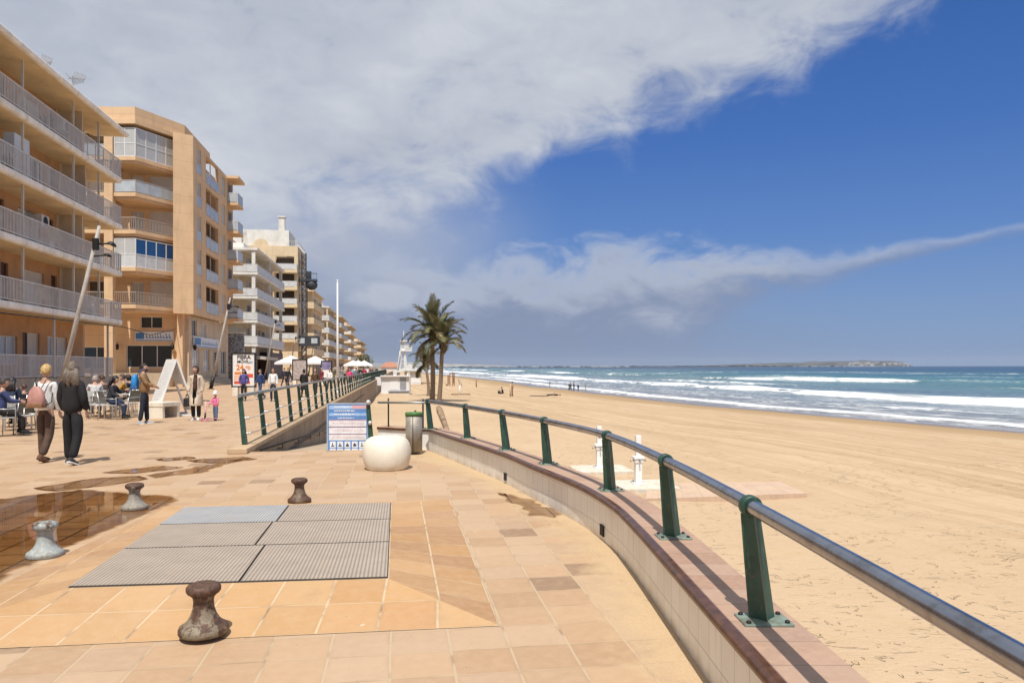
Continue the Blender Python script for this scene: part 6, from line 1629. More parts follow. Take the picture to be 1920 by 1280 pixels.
mb = MB(); mb.box(px_(751), px_(760), -1.1, 1.1, ft(655.4), ft(640)); mb.build('cabin', M_kw, lt)
mb = MB(); mb.box(px_(750), px_(771), -1.5, 1.5, ft(639.9), ft(638)); mb.build('roof', M_kw, lt)
mb = MB(); mb.tube([(px_(757), 0, ft(638)), (px_(757), 0, ft(620))], 0.05, 6); mb.build('mast', M_kw, lt)
mb = MB(); mb.box(px_(752), px_(758), -1.14, -1.101, ft(652), ft(644)); mb.build('window', M_frost, lt)
mb = MB()
for s in (-0.35, 0.35): mb.tube([(px_(742), s-1.4, 0), (px_(750), s-1.4, ft(657))], 0.06, 6)
for i in range(16): f = (i+.5)/16; mb.tube([(px_(742)+(px_(750)-px_(742))*f, -1.75, ft(657)*f), (px_(742)+(px_(750)-px_(742))*f, -1.05, ft(657)*f)], 0.05, 5)
mb.build('ladder', M_kw, lt)
hb = thing('terracotta_house', 'low white house with a terracotta hipped roof far along the beach', 'house', AT(731, 290, -1.8), TH)
mb = MB(); mb.box(-3.4, 3.4, 0, 8, -0.2, 3.3); mb.build('wall', M_kw, hb)
mb = MB(); mb.sweep([[(-3.9, -0.5, 3.3), (3.9, -0.5, 3.3), (3.9, 8.5, 3.3), (-3.9, 8.5, 3.3)], [(-1.4, 2.5, 5.3), (1.4, 2.5, 5.3), (1.4, 5.5, 5.3), (-1.4, 5.5, 5.3)]], 0, close=True); mb.face([(-1.4, 2.5, 5.3), (1.4, 2.5, 5.3), (1.4, 5.5, 5.3), (-1.4, 5.5, 5.3)]); mb.build('roof', M_kt, hb)
# wooden play frame, posts, shower pole
M_wd = mat('brown_timber', (0.27, 0.145, 0.075), 0.8, var=0.25, scale=4)
p = on_sand(845, 722); s_ = p.y/FPX
pf = thing('timber_climber', 'brown timber climbing frame of upright posts on the far sand', 'climbing frame', p, 0.2)
for x, h, w in ((-5, 20, 1.8), (-1.5, 23, 1.4), (4, 25, 1.8), (7, 24, 1.2)):
    mb = MB(); mb.box((x-w/2)*s_, (x+w/2)*s_, -0.15, 0.15, -0.2, h*s_); mb.build('post', M_wd, pf)
mb = MB()
for i in range(6): mb.box(-5*s_, -1*s_, -0.05, 0.05, (3+3*i)*s_, (4.6+3*i)*s_)
mb.box(-1*s_, 7*s_, -0.06, 0.06, 21*s_, 22.5*s_); mb.box(4*s_, 7*s_, -0.06, 0.06, 4*s_, 19*s_); mb.build('rung', M_wd, pf)
mb = MB(); mb.tube([(-9*s_, 0, 2.2*s_), (-8*s_, 0, 0.6*s_), (-5*s_, 0, 0.5*s_)], 0.14, 6); mb.build('slide', M_wd, pf)
for px, py, hpx, nm, lab in ((893, 725, 14, 'timber_post', 'lone slim timber post on the far sand right of the climbing frame'), (957, 745, 26, 'timber_post', 'lone timber post on the sand beside the sunbathers')):
    p = on_sand(px, py); mb = MB(); mb.tube([(0, 0, -0.2), (0, 0, hpx*p.y/FPX)], 0.10, 8); o = mb.build(nm, M_wd if px < 900 else mat('pale_timber', (0.50, 0.36, 0.22), 0.8), None, p); tag(o, lab, 'post')
p = on_sand(862, 740); s_ = p.y/FPX
sp = thing('shower_pole', 'thin white beach shower pole with a bent arm behind the palms', 'beach shower', p)
mb = MB(); mb.tube([(0, 0, -0.1), (0, 0, 18*s_)], 0.07, 8); mb.build('pole', M_shw, sp)
mb = MB(); mb.tube([(0, 0, 17.5*s_), (-2*s_, 0, 27*s_), (-3*s_, 0, 31*s_)], 0.035, 6); mb.tube([(-2.5*s_, 0, 30*s_), (3.5*s_, 0, 20*s_), (3.8*s_, 0, 16*s_)], 0.035, 6); mb.build('arm', M_aer, sp)
mb = MB(); mb.box(-16*s_, 20*s_, -0.25, 0.25, 0.10, 0.16); 
for i in range(10): mb.box((-16+3.6*i)*s_, (-15+3.6*i)*s_, -0.2, 0.2, -0.15, 0.099)
tag(mb.build('low_strip', M_log, None, (p.x, p.y+0.3, p.z)), 'long low brown strip running on the sand around the shower pole', 'beam')  # long dark brown strip on short stubs, just above the sand
# tree far down the row
def bush(name, label, loc, r_, h, rg, m):
    t = thing(name, label, 'tree', loc); mb = MB(); mb.tube([(0, 0, -0.1), (0.1, 0, h*0.5)], 0.16, 8); mb.tube([(0.1, 0, h*0.45), (-0.6, 0.2, h*0.8)], 0.08, 6); mb.tube([(0.1, 0, h*0.45), (0.8, -0.2, h*0.8)], 0.08, 6); mb.build('trunk', M_bark, t)
    mb = MB()
    for i in range(900):
        c = Vector((rg.gauss(0, 1), rg.gauss(0, 1), rg.gauss(0, 1))).normalized()*r_*rg.uniform(0.35, 1.0)**0.5; c.z *= 0.8; c += Vector((0, 0, h*0.75)); c += Vector((math.sin(c.x*3), 0, math.cos(c.y*3)))*0.3
        a = Vector((rg.gauss(0, 1), rg.gauss(0, 1), rg.gauss(0, 1))).normalized()*0.22; b = a.cross(Vector((rg.gauss(0, 1), rg.gauss(0, 1), 1))).normalized()*0.16
        mb.face([c-a, c+b, c+a, c-b], rg.choice([0, 0, 1]))
    mb.build('crown', [M_leafC, M_leafA], t, fix=False)
bush('street_tree', 'small dark green tree at the far end of the row of blocks', AT(683, 215, 0), 2.6, 4.2, random.Random(2), None)
# ================================================================== PEOPLE
CLOTH = {}
def cloth(col, name=None, rough=0.85):
    key = tuple(round(c, 3) for c in col)
    if key not in CLOTH: CLOTH[key] = mat(name or 'cloth_%02x%02x%02x' % tuple(int(255*min(1, c)**0.45) for c in col), col, rough, var=0.22, scale=7, bump=0.9, bscale=11)
    return CLOTH[key]
M_skin = mat('skin', (0.52, 0.31, 0.215), 0.55, var=0.06, scale=20); M_skin2 = mat('tanned_skin', (0.40, 0.225, 0.145), 0.55, var=0.06, scale=20)
M_eye = mat('eye_dark', (0.03, 0.02, 0.016), 0.3); M_lip = mat('lips', (0.38, 0.14, 0.11), 0.5)
def skin_bm(V, E, rad, root=0, lv=2):
    me = bpy.data.meshes.new('t'); me.from_pydata([tuple(v) for v in V], E, []); o = bpy.data.objects.new('t', me); COL.objects.link(o)
    m = o.modifiers.new('s', 'SKIN'); m.use_smooth_shade = True; m.branch_smoothing = 0.6
    if not me.skin_vertices: return None
    for i, d in enumerate(me.skin_vertices[0].data):
        r = rad[i]; d.radius = (r, r); d.use_root = (i == root)
    s = o.modifiers.new('u', 'SUBSURF'); s.levels = lv; s.render_levels = lv
    dg = bpy.context.evaluated_depsgraph_get(); dg.update(); e = o.evaluated_get(dg); em = e.to_mesh()
    bm = bmesh.new(); bm.from_mesh(em); e.to_mesh_clear(); bpy.data.objects.remove(o); bpy.data.meshes.remove(me)
    return bm
def skel(P):
    """joints for a 1.75 m figure facing +y; P holds angles in degrees"""
    g = lambda k, d=0.0: R(P.get(k, d))
    J = {}
    J['pel'] = Vector((0, 0, 0.96)); J['wai'] = Vector((0, 0.0, 1.10)); J['che'] = Vector((0, 0.0, 1.27)); J['upc'] = Vector((0, -0.01, 1.40)); J['nkb'] = Vector((0, -0.01, 1.475)); J['nck'] = Vector((0, 0.005, 1.54)); J['hed'] = Vector((0, 0.02, 1.635))
    for s, k in ((-1, 'L'), (1, 'R')):
        J['hip'+k] = Vector((0.085*s, 0, 0.90)); a = g('a'+k); b = g('k'+k); sp = g('sp'+k, 2)*s
        J['kne'+k] = J['hip'+k] + Vector((math.sin(sp), math.sin(a), -math.cos(a)*math.cos(sp))).normalized()*0.43
        J['ank'+k] = J['kne'+k] + Vector((0.0, math.sin(a-b), -math.cos(a-b)))*0.405
        J['shd'+k] = Vector((0.165*s, -0.01, 1.405)); sw = g('s'+k); ab = g('b'+k, 9); e = g('e'+k, 12)
        d = Vector((math.sin(ab)*s, math.sin(sw)*math.cos(ab), -math.cos(sw)*math.cos(ab)))
        J['elb'+k] = J['shd'+k] + d*0.285
        inn = g('i'+k, 4); d2 = Vector((math.sin(ab*0.4-inn)*s, math.sin(sw+e), -math.cos(sw+e))).normalized()
        J['wri'+k] = J['elb'+k] + d2*0.25; J['hnd'+k] = J['wri'+k]+d2*0.09; J['hd'+k] = d2
    return J
MESH = {}
def figure(P, hair='short', top='jacket', far=False):
    """meshes of a figure in a pose: body, top, trousers, shoes, hair"""
    key = (tuple(sorted(P.items())), hair, top, far)
    if key in MESH: return MESH[key]
    J = skel(P); lean = R(P.get('lean', 0)); hip = Vector((0, 0, 0.95))
    girth = P.get('girth', 1.0)
    up = ['wai', 'che', 'upc', 'nkb', 'nck', 'hed', 'shdL', 'shdR', 'elbL', 'elbR', 'wriL', 'wriR', 'hndL', 'hndR']
    low = min(J['ankL'].z, J['ankR'].z)
    dz = 0.085-low if not P.get('sit') else 0.085-low
    def fin(bm, flat=True, lean_from=0.93):
        for v in bm.verts:
            if flat and abs(v.co.x) < 0.25 and 0.80 < v.co.z < 1.5: v.co.y *= 0.80
            c = v.co
            k = max(0.0, min(1.0, (c.z-lean_from)/0.12)) if not P.get('sit') else (1.0 if c.z > 1.0 else 0.0)
            if lean and k > 0: v.co = hip + Matrix.Rotation(-lean*k, 3, 'X') @ (c-hip)
            v.co.z += dz
        return bm
    def chain(names, edges, rad, root=0, lv=2): return skin_bm([J[n] for n in names], [(names.index(a), names.index(b)) for a, b in edges], rad, root, lv)
    lv = 1 if far else 2
    # --- body
    n = ['pel', 'wai', 'che', 'upc', 'nkb', 'nck', 'hipL', 'kneL', 'ankL', 'hipR', 'kneR', 'ankR', 'shdL', 'elbL', 'wriL', 'shdR', 'elbR', 'wriR']
    E = [('pel', 'wai'), ('wai', 'che'), ('che', 'upc'), ('upc', 'nkb'), ('nkb', 'nck'), ('pel', 'hipL'), ('hipL', 'kneL'), ('kneL', 'ankL'), ('pel', 'hipR'), ('hipR', 'kneR'), ('kneR', 'ankR'), ('upc', 'shdL'), ('shdL', 'elbL'), ('elbL', 'wriL'), ('upc', 'shdR'), ('shdR', 'elbR'), ('elbR', 'wriR')]
    rd = [0.135, 0.125, 0.14, 0.10, 0.062, 0.056, 0.082, 0.052, 0.036, 0.082, 0.052, 0.036, 0.055, 0.040, 0.027, 0.055, 0.040, 0.027]
    bb = chain(n, E, rd, 0, lv)
    mb = MB(); mb.add(bb, 0, None, True); bb.free()
    # head with a face
    t = bmesh.new(); bmesh.ops.create_uvsphere(t, u_segments=14 if far else 24, v_segments=9 if far else 16, radius=1.0)
    hc = J['hed']
    for v in t.verts:
        x, y, z = v.co; jaw = 1-0.30*max(0, -z); v.co = Vector((x*0.076*jaw, (y*0.096 + (0.010*max(0, -z) if y > 0 else -0.010))*(1 if y < 0 else 1-0.12*max(0, -z)), z*0.117))
    turn = R(P.get('turn', 0)); hs = P.get('head', 1.0); HM = Matrix.Translation(hc+Vector((0, 0, 0.11*(hs-1)))) @ Matrix.Rotation(turn, 4, 'Z') @ Matrix.Scale(hs, 4)
    mb.add(t, 0, HM, True); t.free()
    mb.ball(HM @ Vector((0, 0.094, -0.015)), 0.016, 0, 8, 0.8, 1.2, 1.5)
    for s in (-1, 1):
        mb.ball(HM @ Vector((0.076*s, -0.005, -0.005)), 0.020, 0, 8, 0.5, 0.9, 1.5); mb.ball(HM @ Vector((0.029*s, 0.080, 0.012)), 0.0105, 1, 8)
    mb.ball(HM @ Vector((0, 0.080, -0.058)), 0.018, 2, 8, 1.2, 0.5, 0.35)
    # hands
    for s, k in ((-1, 'L'), (1, 'R')):
        w = J['wri'+k]; d = J['hd'+k]; sd = Vector((0, 1, 0)); sd = (sd-d*sd.dot(d)).normalized() if abs(sd.dot(d)) < .95 else Vector((0, 0, 1)); nr = d.cross(sd)*(-s)
        if far: mb.ball(w+d*0.075, 0.045, 0, 6, 0.8, 0.8, 1.6); continue
        R3 = Matrix((sd, nr, d)).transposed()
        mb.ball(w+d*0.045, 0.05, 0, 10, 0.78, 0.42, 1.05, R3)
        for i, (o_, L) in enumerate(((-0.028, 0.062), (-0.010, 0.076), (0.010, 0.080), (0.029, 0.070))):
            b0 = w+d*0.083+sd*o_; cu = (0.35+0.1*i)
            b1 = b0+(d*math.cos(cu*.4)-nr*math.sin(cu*.4))*L*0.5; b2 = b1+(d*math.cos(cu)-nr*math.sin(cu))*L*0.5
            mb.tube([b0-d*0.02, b0, b1, b2], [0.010, 0.0098, 0.009, 0.0065], 6, 0)
        b0 = w+d*0.030+sd*0.036; mb.tube([b0-sd*0.012, b0+sd*0.012+d*0.02, b0+sd*0.018+d*0.052-nr*0.008], [0.013, 0.011, 0.0075], 6, 0)
    body = fin(mb.bm)
    # --- trousers
    n = ['wai', 'pel', 'hipL', 'kneL', 'ankL', 'hipR', 'kneR', 'ankR']
    JJ = dict(J); J['wai'] = Vector((0, 0, 1.03)); tk = P.get('leg', 1.0)
    tb = chain(n, [('wai', 'pel'), ('pel', 'hipL'), ('hipL', 'kneL'), ('kneL', 'ankL'), ('pel', 'hipR'), ('hipR', 'kneR'), ('kneR', 'ankR')], [0.142*girth, 0.158*girth, 0.100*tk, 0.073*tk, 0.066*tk, 0.100*tk, 0.073*tk, 0.066*tk], 1, lv)
    J.update(JJ); tro = fin(tb)
    # --- top
    n = ['pel', 'wai', 'che', 'upc', 'nkb', 'shdL', 'elbL', 'wriL', 'shdR', 'elbR', 'wriR']
    bulk = 0.0 if top == 'shirt' else 0.014
    JJ = dict(J); J['pel'] = Vector((0, 0, 0.83 if top != 'shirt' else 0.87))
    for k in 'LR': J['wri'+k] = J['elb'+k].lerp(J['wri'+k], 0.95 if top != 'tee' else 0.1)
    tp = chain(n, [('pel', 'wai'), ('wai', 'che'), ('che', 'upc'), ('upc', 'nkb'), ('upc', 'shdL'), ('shdL', 'elbL'), ('elbL', 'wriL'), ('upc', 'shdR'), ('shdR', 'elbR'), ('elbR', 'wriR')],
               [(0.168+bulk)*girth, (0.158+bulk)*girth, (0.163+bulk)*girth, 0.118+bulk, 0.072, 0.072+bulk, 0.060+bulk, 0.050+bulk*.7, 0.072+bulk, 0.060+bulk, 0.050+bulk*.7], 0, lv)
    if top == 'coat':
        mb = MB(); mb.add(tp, 0, None, True); tp.free(); rows = []
        for z, rx, ry in ((1.02, 0.175, 0.155), (0.88, 0.195, 0.175), (0.70, 0.215, 0.20), (0.50, 0.235, 0.225), (0.46, 0.228, 0.218)):
            rows.append([Vector((rx*math.cos(a), ry*math.sin(a)*1.15 + 0.012*math.sin(a*7), z)) for a in [2*math.pi*j/28 for j in range(28)]])
        mb.sweep(rows, 0, True, True); tp = mb.bm
    J.update(JJ); topm = fin(tp)
    # --- shoes
    mb = MB()
    for s, k in ((-1, 'L'), (1, 'R')):
        a = J['ank'+k]; pit = R(P.get('a'+k, 0)-P.get('k'+k, 0)); M = Matrix.Translation(a) @ Matrix.Rotation(pit if not P.get('sit') else 0, 4, 'X') @ Matrix.Rotation(-s*R(8), 4, 'Z')
        sec = [(-0.07, 0.030, 0.045, -0.04), (-0.03, 0.040, 0.055, -0.035), (0.04, 0.043, 0.045, -0.045), (0.11, 0.047, 0.032, -0.058), (0.165, 0.038, 0.022, -0.066), (0.19, 0.015, 0.014, -0.072)]
        rows = [[M @ Vector((rx*math.cos(t), y, max(-0.085, z+rz*math.sin(t)))) for t in [2*math.pi*j/12 for j in range(12)]] for y, rx, rz, z in sec]
        vv = mb.sweep(rows, 0, True, True); mb.bm.faces.new(vv[0]); mb.bm.faces.new(vv[-1])
        rows = [[M @ Vector((x*1.06, y, z)) for x, z in ((-rx, -0.086), (rx, -0.086), (rx, -0.066), (-rx, -0.066))] for y, rx in ((-0.075, 0.030), (-0.03, 0.042), (0.11, 0.049), (0.17, 0.039), (0.195, 0.018))]
        vv = mb.sweep(rows, 1, False, True); mb.bm.faces.new(vv[0]).material_index = 1; mb.bm.faces.new(vv[-1]).material_index = 1
    sho = fin(mb.bm, False)
    # --- hair
    mb = MB(); t = bmesh.new(); bmesh.ops.create_uvsphere(t, u_segments=16 if far else 28, v_segments=10 if far else 18, radius=1.0)
    rg = random.Random(len(MESH)+3); lo = {'short': -0.35, 'bob': -0.95, 'long': -0.8, 'curly': -0.7, 'cap': 0.10, 'hat': -0.05, 'bun': -0.45}[hair]
    dele = [v for v in t.verts if (v.co.z < lo) or (v.co.y > 0.30 and v.co.z < 0.42) or (v.co.y > 0.0 and v.co.z < -0.15 and hair in ('short', 'bun'))]
    if hair in ('hat', 'cap'): dele = [v for v in t.verts if v.co.z < lo]
    bmesh.ops.delete(t, geom=dele, context='VERTS')
    k = {'short': 1.10 if far else 1.15, 'bob': 1.20, 'long': 1.18, 'curly': 1.30, 'cap': 1.14, 'hat': 1.26, 'bun': 1.10}[hair]
    for v in t.verts:
        j = (rg.uniform(-0.10, 0.10) if hair in ('short', 'bob', 'long') else rg.uniform(-0.13, 0.13) if hair == 'curly' else 0)
        v.co = Vector((v.co.x*0.078*(k+j), v.co.y*0.098*(k+j)-0.008, v.co.z*0.117*(k*0.97+j)))
    mb.add(t, 0, HM, True); t.free()
    if hair in ('long', 'curly'):
        for i in range(16 if not far else 5):
            x = rg.uniform(-0.075, 0.075); L = rg.uniform(0.14, 0.27); w_ = rg.uniform(-0.03, 0.03)
            mb.tube([HM @ Vector((x, -0.085, 0.02)), HM @ Vector((x*1.3+w_, -0.115, -0.08)), HM @ Vector((x*1.45, -0.12+rg.uniform(-.015, .01), -0.10-L*.55)), HM @ Vector((x*1.3-w_, -0.10, -0.06-L))], [0.035, 0.042, 0.034, 0.012], 7)
    if hair == 'bun': mb.ball(HM @ Vector((0, -0.12, 0.03)), 0.045, 0, 10)
    if hair == 'cap': mb.ball(HM @ Vector((0, 0.12, 0.035)), 0.07, 0, 12, 0.95, 1, 0.16)
    if hair == 'hat': mb.lathe([(0.10, -0.012), (0.135, -0.020), (0.135, -0.010), (0.10, 0.0)], 24, 0, HM)
    if P.get('beard'): mb.ball(HM @ Vector((0, 0.055, -0.072)), 0.058, 0, 12, 0.95, 0.85, 0.85)
    hr_ = fin(mb.bm, False)
    out = {}
    for nm, bm, ns in (('body', body, 3), ('top', topm, 1), ('trousers', tro, 1), ('shoes', sho, 2), ('hair', hr_, 1)):
        bmesh.ops.recalc_face_normals(bm, faces=bm.faces[:]); me = bpy.data.meshes.new(nm); bm.to_mesh(me); bm.free()
        for q in me.polygons: q.use_smooth = True
        for _ in range(ns): me.materials.append(M_skin)
        out[nm] = me
    MESH[key] = (out, J, dz, lean, hip); return MESH[key]
M_sole = mat('white_sole', (0.70, 0.69, 0.66), 0.6)
def person(label, loc, rotz, h, P, hair, haircol, top, topcol, trocol, shoecol, group=None, far=False, skin=None, sole=None, topname=None, trouser_top=None):
    out, J, dz, lean, hip = figure(P, hair, top, far)
    b = bpy.data.objects.new('person', out['body']); COL.objects.link(b); k = h/1.75
    b.location = loc; b.rotation_euler = (0, 0, rotz); b.scale = (k, k, k); tag(b, label, 'person', group)
    def sl(o, ms):
        for s_, m in zip(o.material_slots, ms): s_.link = 'OBJECT'; s_.material = m
    sl(b, [skin or M_skin, M_eye, M_lip])
    names = dict(top={'shirt': 'shirt', 'tee': 'shirt', 'jacket': 'jacket', 'coat': 'coat'}[top] if not topname else topname, trousers='trousers', shoes='shoes', hair={'cap': 'cap', 'hat': 'hat'}.get(hair, 'hair'))
    for nm, ms in (('top', [cloth(topcol)]), ('trousers', [cloth(trocol)]), ('shoes', [cloth(shoecol), sole or cloth(shoecol)]), ('hair', [mat('hair_%02x%02x%02x' % tuple(int(255*c**0.45) for c in haircol), haircol, 0.55, var=0.35, scale=38, bump=0.5, bscale=50)])):
        o = bpy.data.objects.new(names[nm], out[nm]); COL.objects.link(o); o.parent = b; sl(o, ms)
    return b, J, dz, k
def at_body(b, J, dz, v):
    """point of the posed figure -> world"""
    return Matrix.Translation(b.location) @ Matrix.Rotation(b.rotation_euler.z, 4, 'Z') @ Vector((v.x*b.scale.x, v.y*b.scale.x, (v.z+dz)*b.scale.x))
WALK1 = dict(aL=20, kL=8, aR=-16, kR=26, sL=-16, sR=14, eL=14, eR=26)
WALK2 = dict(aL=-14, kL=22, aR=17, kR=4, sL=14, sR=-14, eL=22, eR=14)
STAND = dict(aL=1, aR=-2, kL=0, kR=3, sL=2, sR=-2, eL=12, eR=10)
POCK = dict(aL=2, aR=-4, kL=0, kR=5, sL=-14, sR=-12, eL=48, eR=44, bL=15, bR=15, iL=22, iR=22)
SIT = dict(sit=1, aL=86, aR=84, kL=88, kR=82, sL=38, sR=44, eL=50, eR=44, lean=4, spL=6, spR=6)
SIT2 = dict(sit=1, aL=88, aR=85, kL=95, kR=78, sL=50, sR=30, eL=70, eR=60, lean=12, spL=5, spR=8)
BLK = (0.011, 0.010, 0.011); NAVY = (0.022, 0.032, 0.075); WHT = (0.72, 0.71, 0.68)
def GP(px, py): return G(px, py, 0)
# --- the couple walking away
P1 = dict(aL=4, kL=2, aR=-5, kR=22, sL=2, sR=6, eL=10, eR=18, bL=7, bR=6, turn=8, leg=1.02)
wo = person('woman with short blond hair, white top and pink backpack walking beside the long-haired man', GP(86, 863), R(-6), 1.645, P1, 'short', (0.50, 0.33, 0.13), 'shirt', (0.78, 0.77, 0.74), (0.085, 0.048, 0.032), (0.12, 0.055, 0.03))
P2 = dict(aL=7, kL=2, aR=22, kR=12, sL=4, sR=-10, eL=16, eR=36, bL=12, bR=16, iL=10, iR=10, turn=22, lean=-2, leg=1.12, girth=1.10, spR=7)
P2 = dict(P2, aL=4, aR=-8, kR=14)
mn = person('man with long curly grey hair, black jacket and black trousers walking away, seen from behind', GP(136, 868), R(-4), 1.67, P2, 'curly', (0.15, 0.115, 0.085), 'jacket', (0.012, 0.010, 0.012), (0.008, 0.008, 0.009), (0.03, 0.03, 0.032), sole=M_sole)
M_pinkbag = mat('dusty_pink_leather', (0.46, 0.235, 0.195), 0.55, var=0.12, scale=8); M_brownl = mat('brown_leather', (0.23, 0.115, 0.055), 0.5, var=0.2, scale=8)
def backpack(label, pr_, mcol, mcol2, w, h, d, zc, strap=True, loose=False):
    b, J, dz, k = pr_; zz = 0.0
    c = at_body(b, J, dz, Vector((0.0, -0.165, zc)))
    t = thing('backpack', label, 'backpack', c, b.rotation_euler.z)
    mb = MB(); rows = []
    for z, f, e in ((-h/2, 0.86, 0.8), (-h/2+0.02, 1.0, 1.0), (0, 0.98, 1.0), (h*0.3, 0.75 if loose else 0.95, 0.85), (h/2-0.02, 0.42 if loose else 0.7, 0.6), (h/2, 0.30 if loose else 0.5, 0.4)):
        rows.append([Vector((w/2*f*math.copysign(abs(math.cos(a))**0.6, math.cos(a)), -d/2+d/2*e*math.copysign(abs(math.sin(a))**0.7, math.sin(a)), z)) for a in [2*math.pi*j/20 for j in range(20)]])
    vv = mb.sweep(rows, 0, True, True); mb.bm.faces.new(vv[0]); mb.bm.faces.new(vv[-1]); mb.build('bag', mcol, t)
    mb = MB(); mb.bbox(-w/2*0.99, w/2*0.99, -d*1.04, d*0.02, -h/2-0.004, -h/2+h*0.22, 0.02, 0); mb.build('base_panel', mcol2, t)
    mb = MB()
    for s in (-1, 1): mb.tube([(0.04*s if loose else w*.3*s, 0.0, h*0.42), (0.10*s, 0.035, h*0.42+0.14), (0.135*s, 0.10, h*0.42+0.185), (0.155*s, 0.22, h*0.42+0.16)], 0.012, 6, flat=0.6); mb.tube([(w*0.42*s, -0.02, -h*0.42), (w*0.62*s, 0.05, -h*0.25), (0.15*s, 0.12, h*.2)], 0.009, 6)
    mb.build('strap', mcol2 if not loose else M_dark, t); return t
backpack('dusty pink drawstring backpack with brown base on the blond woman', wo, M_pinkbag, M_brownl, 0.30, 0.36, 0.13, 1.17, loose=True)
# --- man with the blue rucksack
P3 = dict(aL=3, aR=-5, kL=0, kR=4, sL=22, sR=30, eL=50, eR=40, bL=8, bR=8, iL=20, iR=20, lean=-3, beard=1, girth=1.12, turn=-4)
bm_ = person('bearded man in tan jacket and dark jeans standing side-on by the concrete bench', GP(271, 793), R(-78), 1.70, P3, 'short', (0.02, 0.014, 0.011), 'jacket', (0.27, 0.155, 0.07), (0.016, 0.02, 0.035), (0.34, 0.34, 0.35), sole=M_sole)
backpack('bright blue rucksack worn by the bearded man in the tan jacket', bm_, mat('blue_nylon', (0.02, 0.23, 0.58), 0.5, var=0.15, scale=8), mat('dark_blue_nylon', (0.02, 0.10, 0.28), 0.5), 0.30, 0.42, 0.18, 1.22)
# --- mother, child and scooter
P4 = dict(aL=1, aR=-3, kL=0, kR=4, sL=-2, sR=6, eL=14, eR=22, bL=9, bR=10, turn=-20)
mo = person('woman in a long beige trench coat with a dark bob, standing beside the child', GP(367, 786), R(184), 1.63, P4, 'bob', (0.045, 0.022, 0.016), 'coat', (0.56, 0.46, 0.345), (0.022, 0.02, 0.022), (0.70, 0.68, 0.64), sole=M_sole)
b, J, dz, k = mo
jp = bpy.data.objects.new('jumper', None)
bpy.data.objects.remove(jp)
mb = MB(); rows = []
for z, y, w in ((1.47, 0.075, 0.05), (1.38, 0.128, 0.055), (1.22, 0.152, 0.06), (1.05, 0.155, 0.065), (0.93, 0.168, 0.07)):
    rows.append([Vector((-0.02+w*s, y-0.02*abs(s)+0.006, z+dz)) for s in (-1, -0.5, 0, 0.5, 1)])
mb.sweep(rows, 0, True); bmesh.ops.solidify(mb.bm, geom=mb.bm.faces[:], thickness=0.012); o = mb.build('jumper', cloth((0.17, 0.085, 0.065)), b)
mb = MB(); rows = []
for z, y, w in ((0.925, 0.195, 0.06), (0.75, 0.222, 0.06), (0.52, 0.252, 0.055)): rows.append([Vector((-0.02+w*s, y-0.015*abs(s), z+dz)) for s in (-1, 0, 1)])
mb.sweep(rows, 0, True); bmesh.ops.solidify(mb.bm, geom=mb.bm.faces[:], thickness=0.01); mb.build('coat_opening', cloth((0.022, 0.02, 0.022)), b)
mb = MB()
for z in (1.28, 1.12, 0.96):
    for x in (-0.11, 0.085): mb.ball((x, 0.155+(1.28-z)*.09, z+dz), 0.013, 0, 8)
mb.build('button', M_brownl, b)
hp = at_body(b, J, dz, J['hndR'])
hb_ = thing('handbag', 'black handbag hanging at the coat-clad woman\'s side', 'bag', hp, R(184))
mb = MB(); mb.bbox(-0.06, 0.06, -0.17, 0.17, -0.36, -0.10, 0.03); mb.build('bag', M_adbk, hb_)
mb = MB(); mb.tube([(0, -0.11, -0.12), (0, -0.07, 0.0), (0, 0.07, 0.0), (0, 0.11, -0.12)], 0.010, 6); mb.build('handle', M_adbk, hb_)
P5 = dict(aL=5, aR=-3, kL=2, kR=4, sL=22, sR=34, eL=18, eR=20, bL=16, bR=10, girth=1.22, leg=1.2, turn=10, head=1.55)
ch = person('small child in pink jacket, jeans and white hat beside a pink scooter', GP(404, 787), R(165), 0.83, P5, 'hat', (0.74, 0.70, 0.66), 'jacket', (0.66, 0.17, 0.30), (0.10, 0.155, 0.24), (0.70, 0.66, 0.66), sole=M_sole)
b, J, dz, k = ch
h_ = bpy.data.objects.new('head_scale', None); bpy.data.objects.remove(h_)
M_pinkp = mat('pink_plastic', (0.74, 0.36, 0.40), 0.4); M_wheel = mat('rubber', (0.05, 0.045, 0.045), 0.7)
sct = thing('kick_scooter', 'little pink three-wheeled kick scooter held by the child', 'scooter', GP(384, 789), R(150))
mb = MB(); mb.bbox(-0.055, 0.055, -0.40, 0.02, 0.06, 0.085, 0.008); mb.build('deck', M_pinkp, sct)
mb = MB(); mb.tube([(0, 0, 0.07), (0, -0.05, 0.62)], 0.017, 8); mb.tube([(0, 0.0, 0.07), (0, -0.018, 0.26)], 0.027, 8, 1); mb.build('stem', [M_pinkp, M_adbk], sct)
mb = MB(); mb.tube([(-0.15, -0.05, 0.62), (0.15, -0.05, 0.62)], 0.016, 8); mb.build('handlebar', M_adbk, sct)
for x, y in ((-0.11, 0.02), (0.11, 0.02), (0, -0.36)):
    mb = MB(); mb.tube([(x-0.018, y, 0.055), (x+0.018, y, 0.055)], 0.055, 14); mb.build('wheel', M_pinkp if y > 0 else M_wheel, sct)
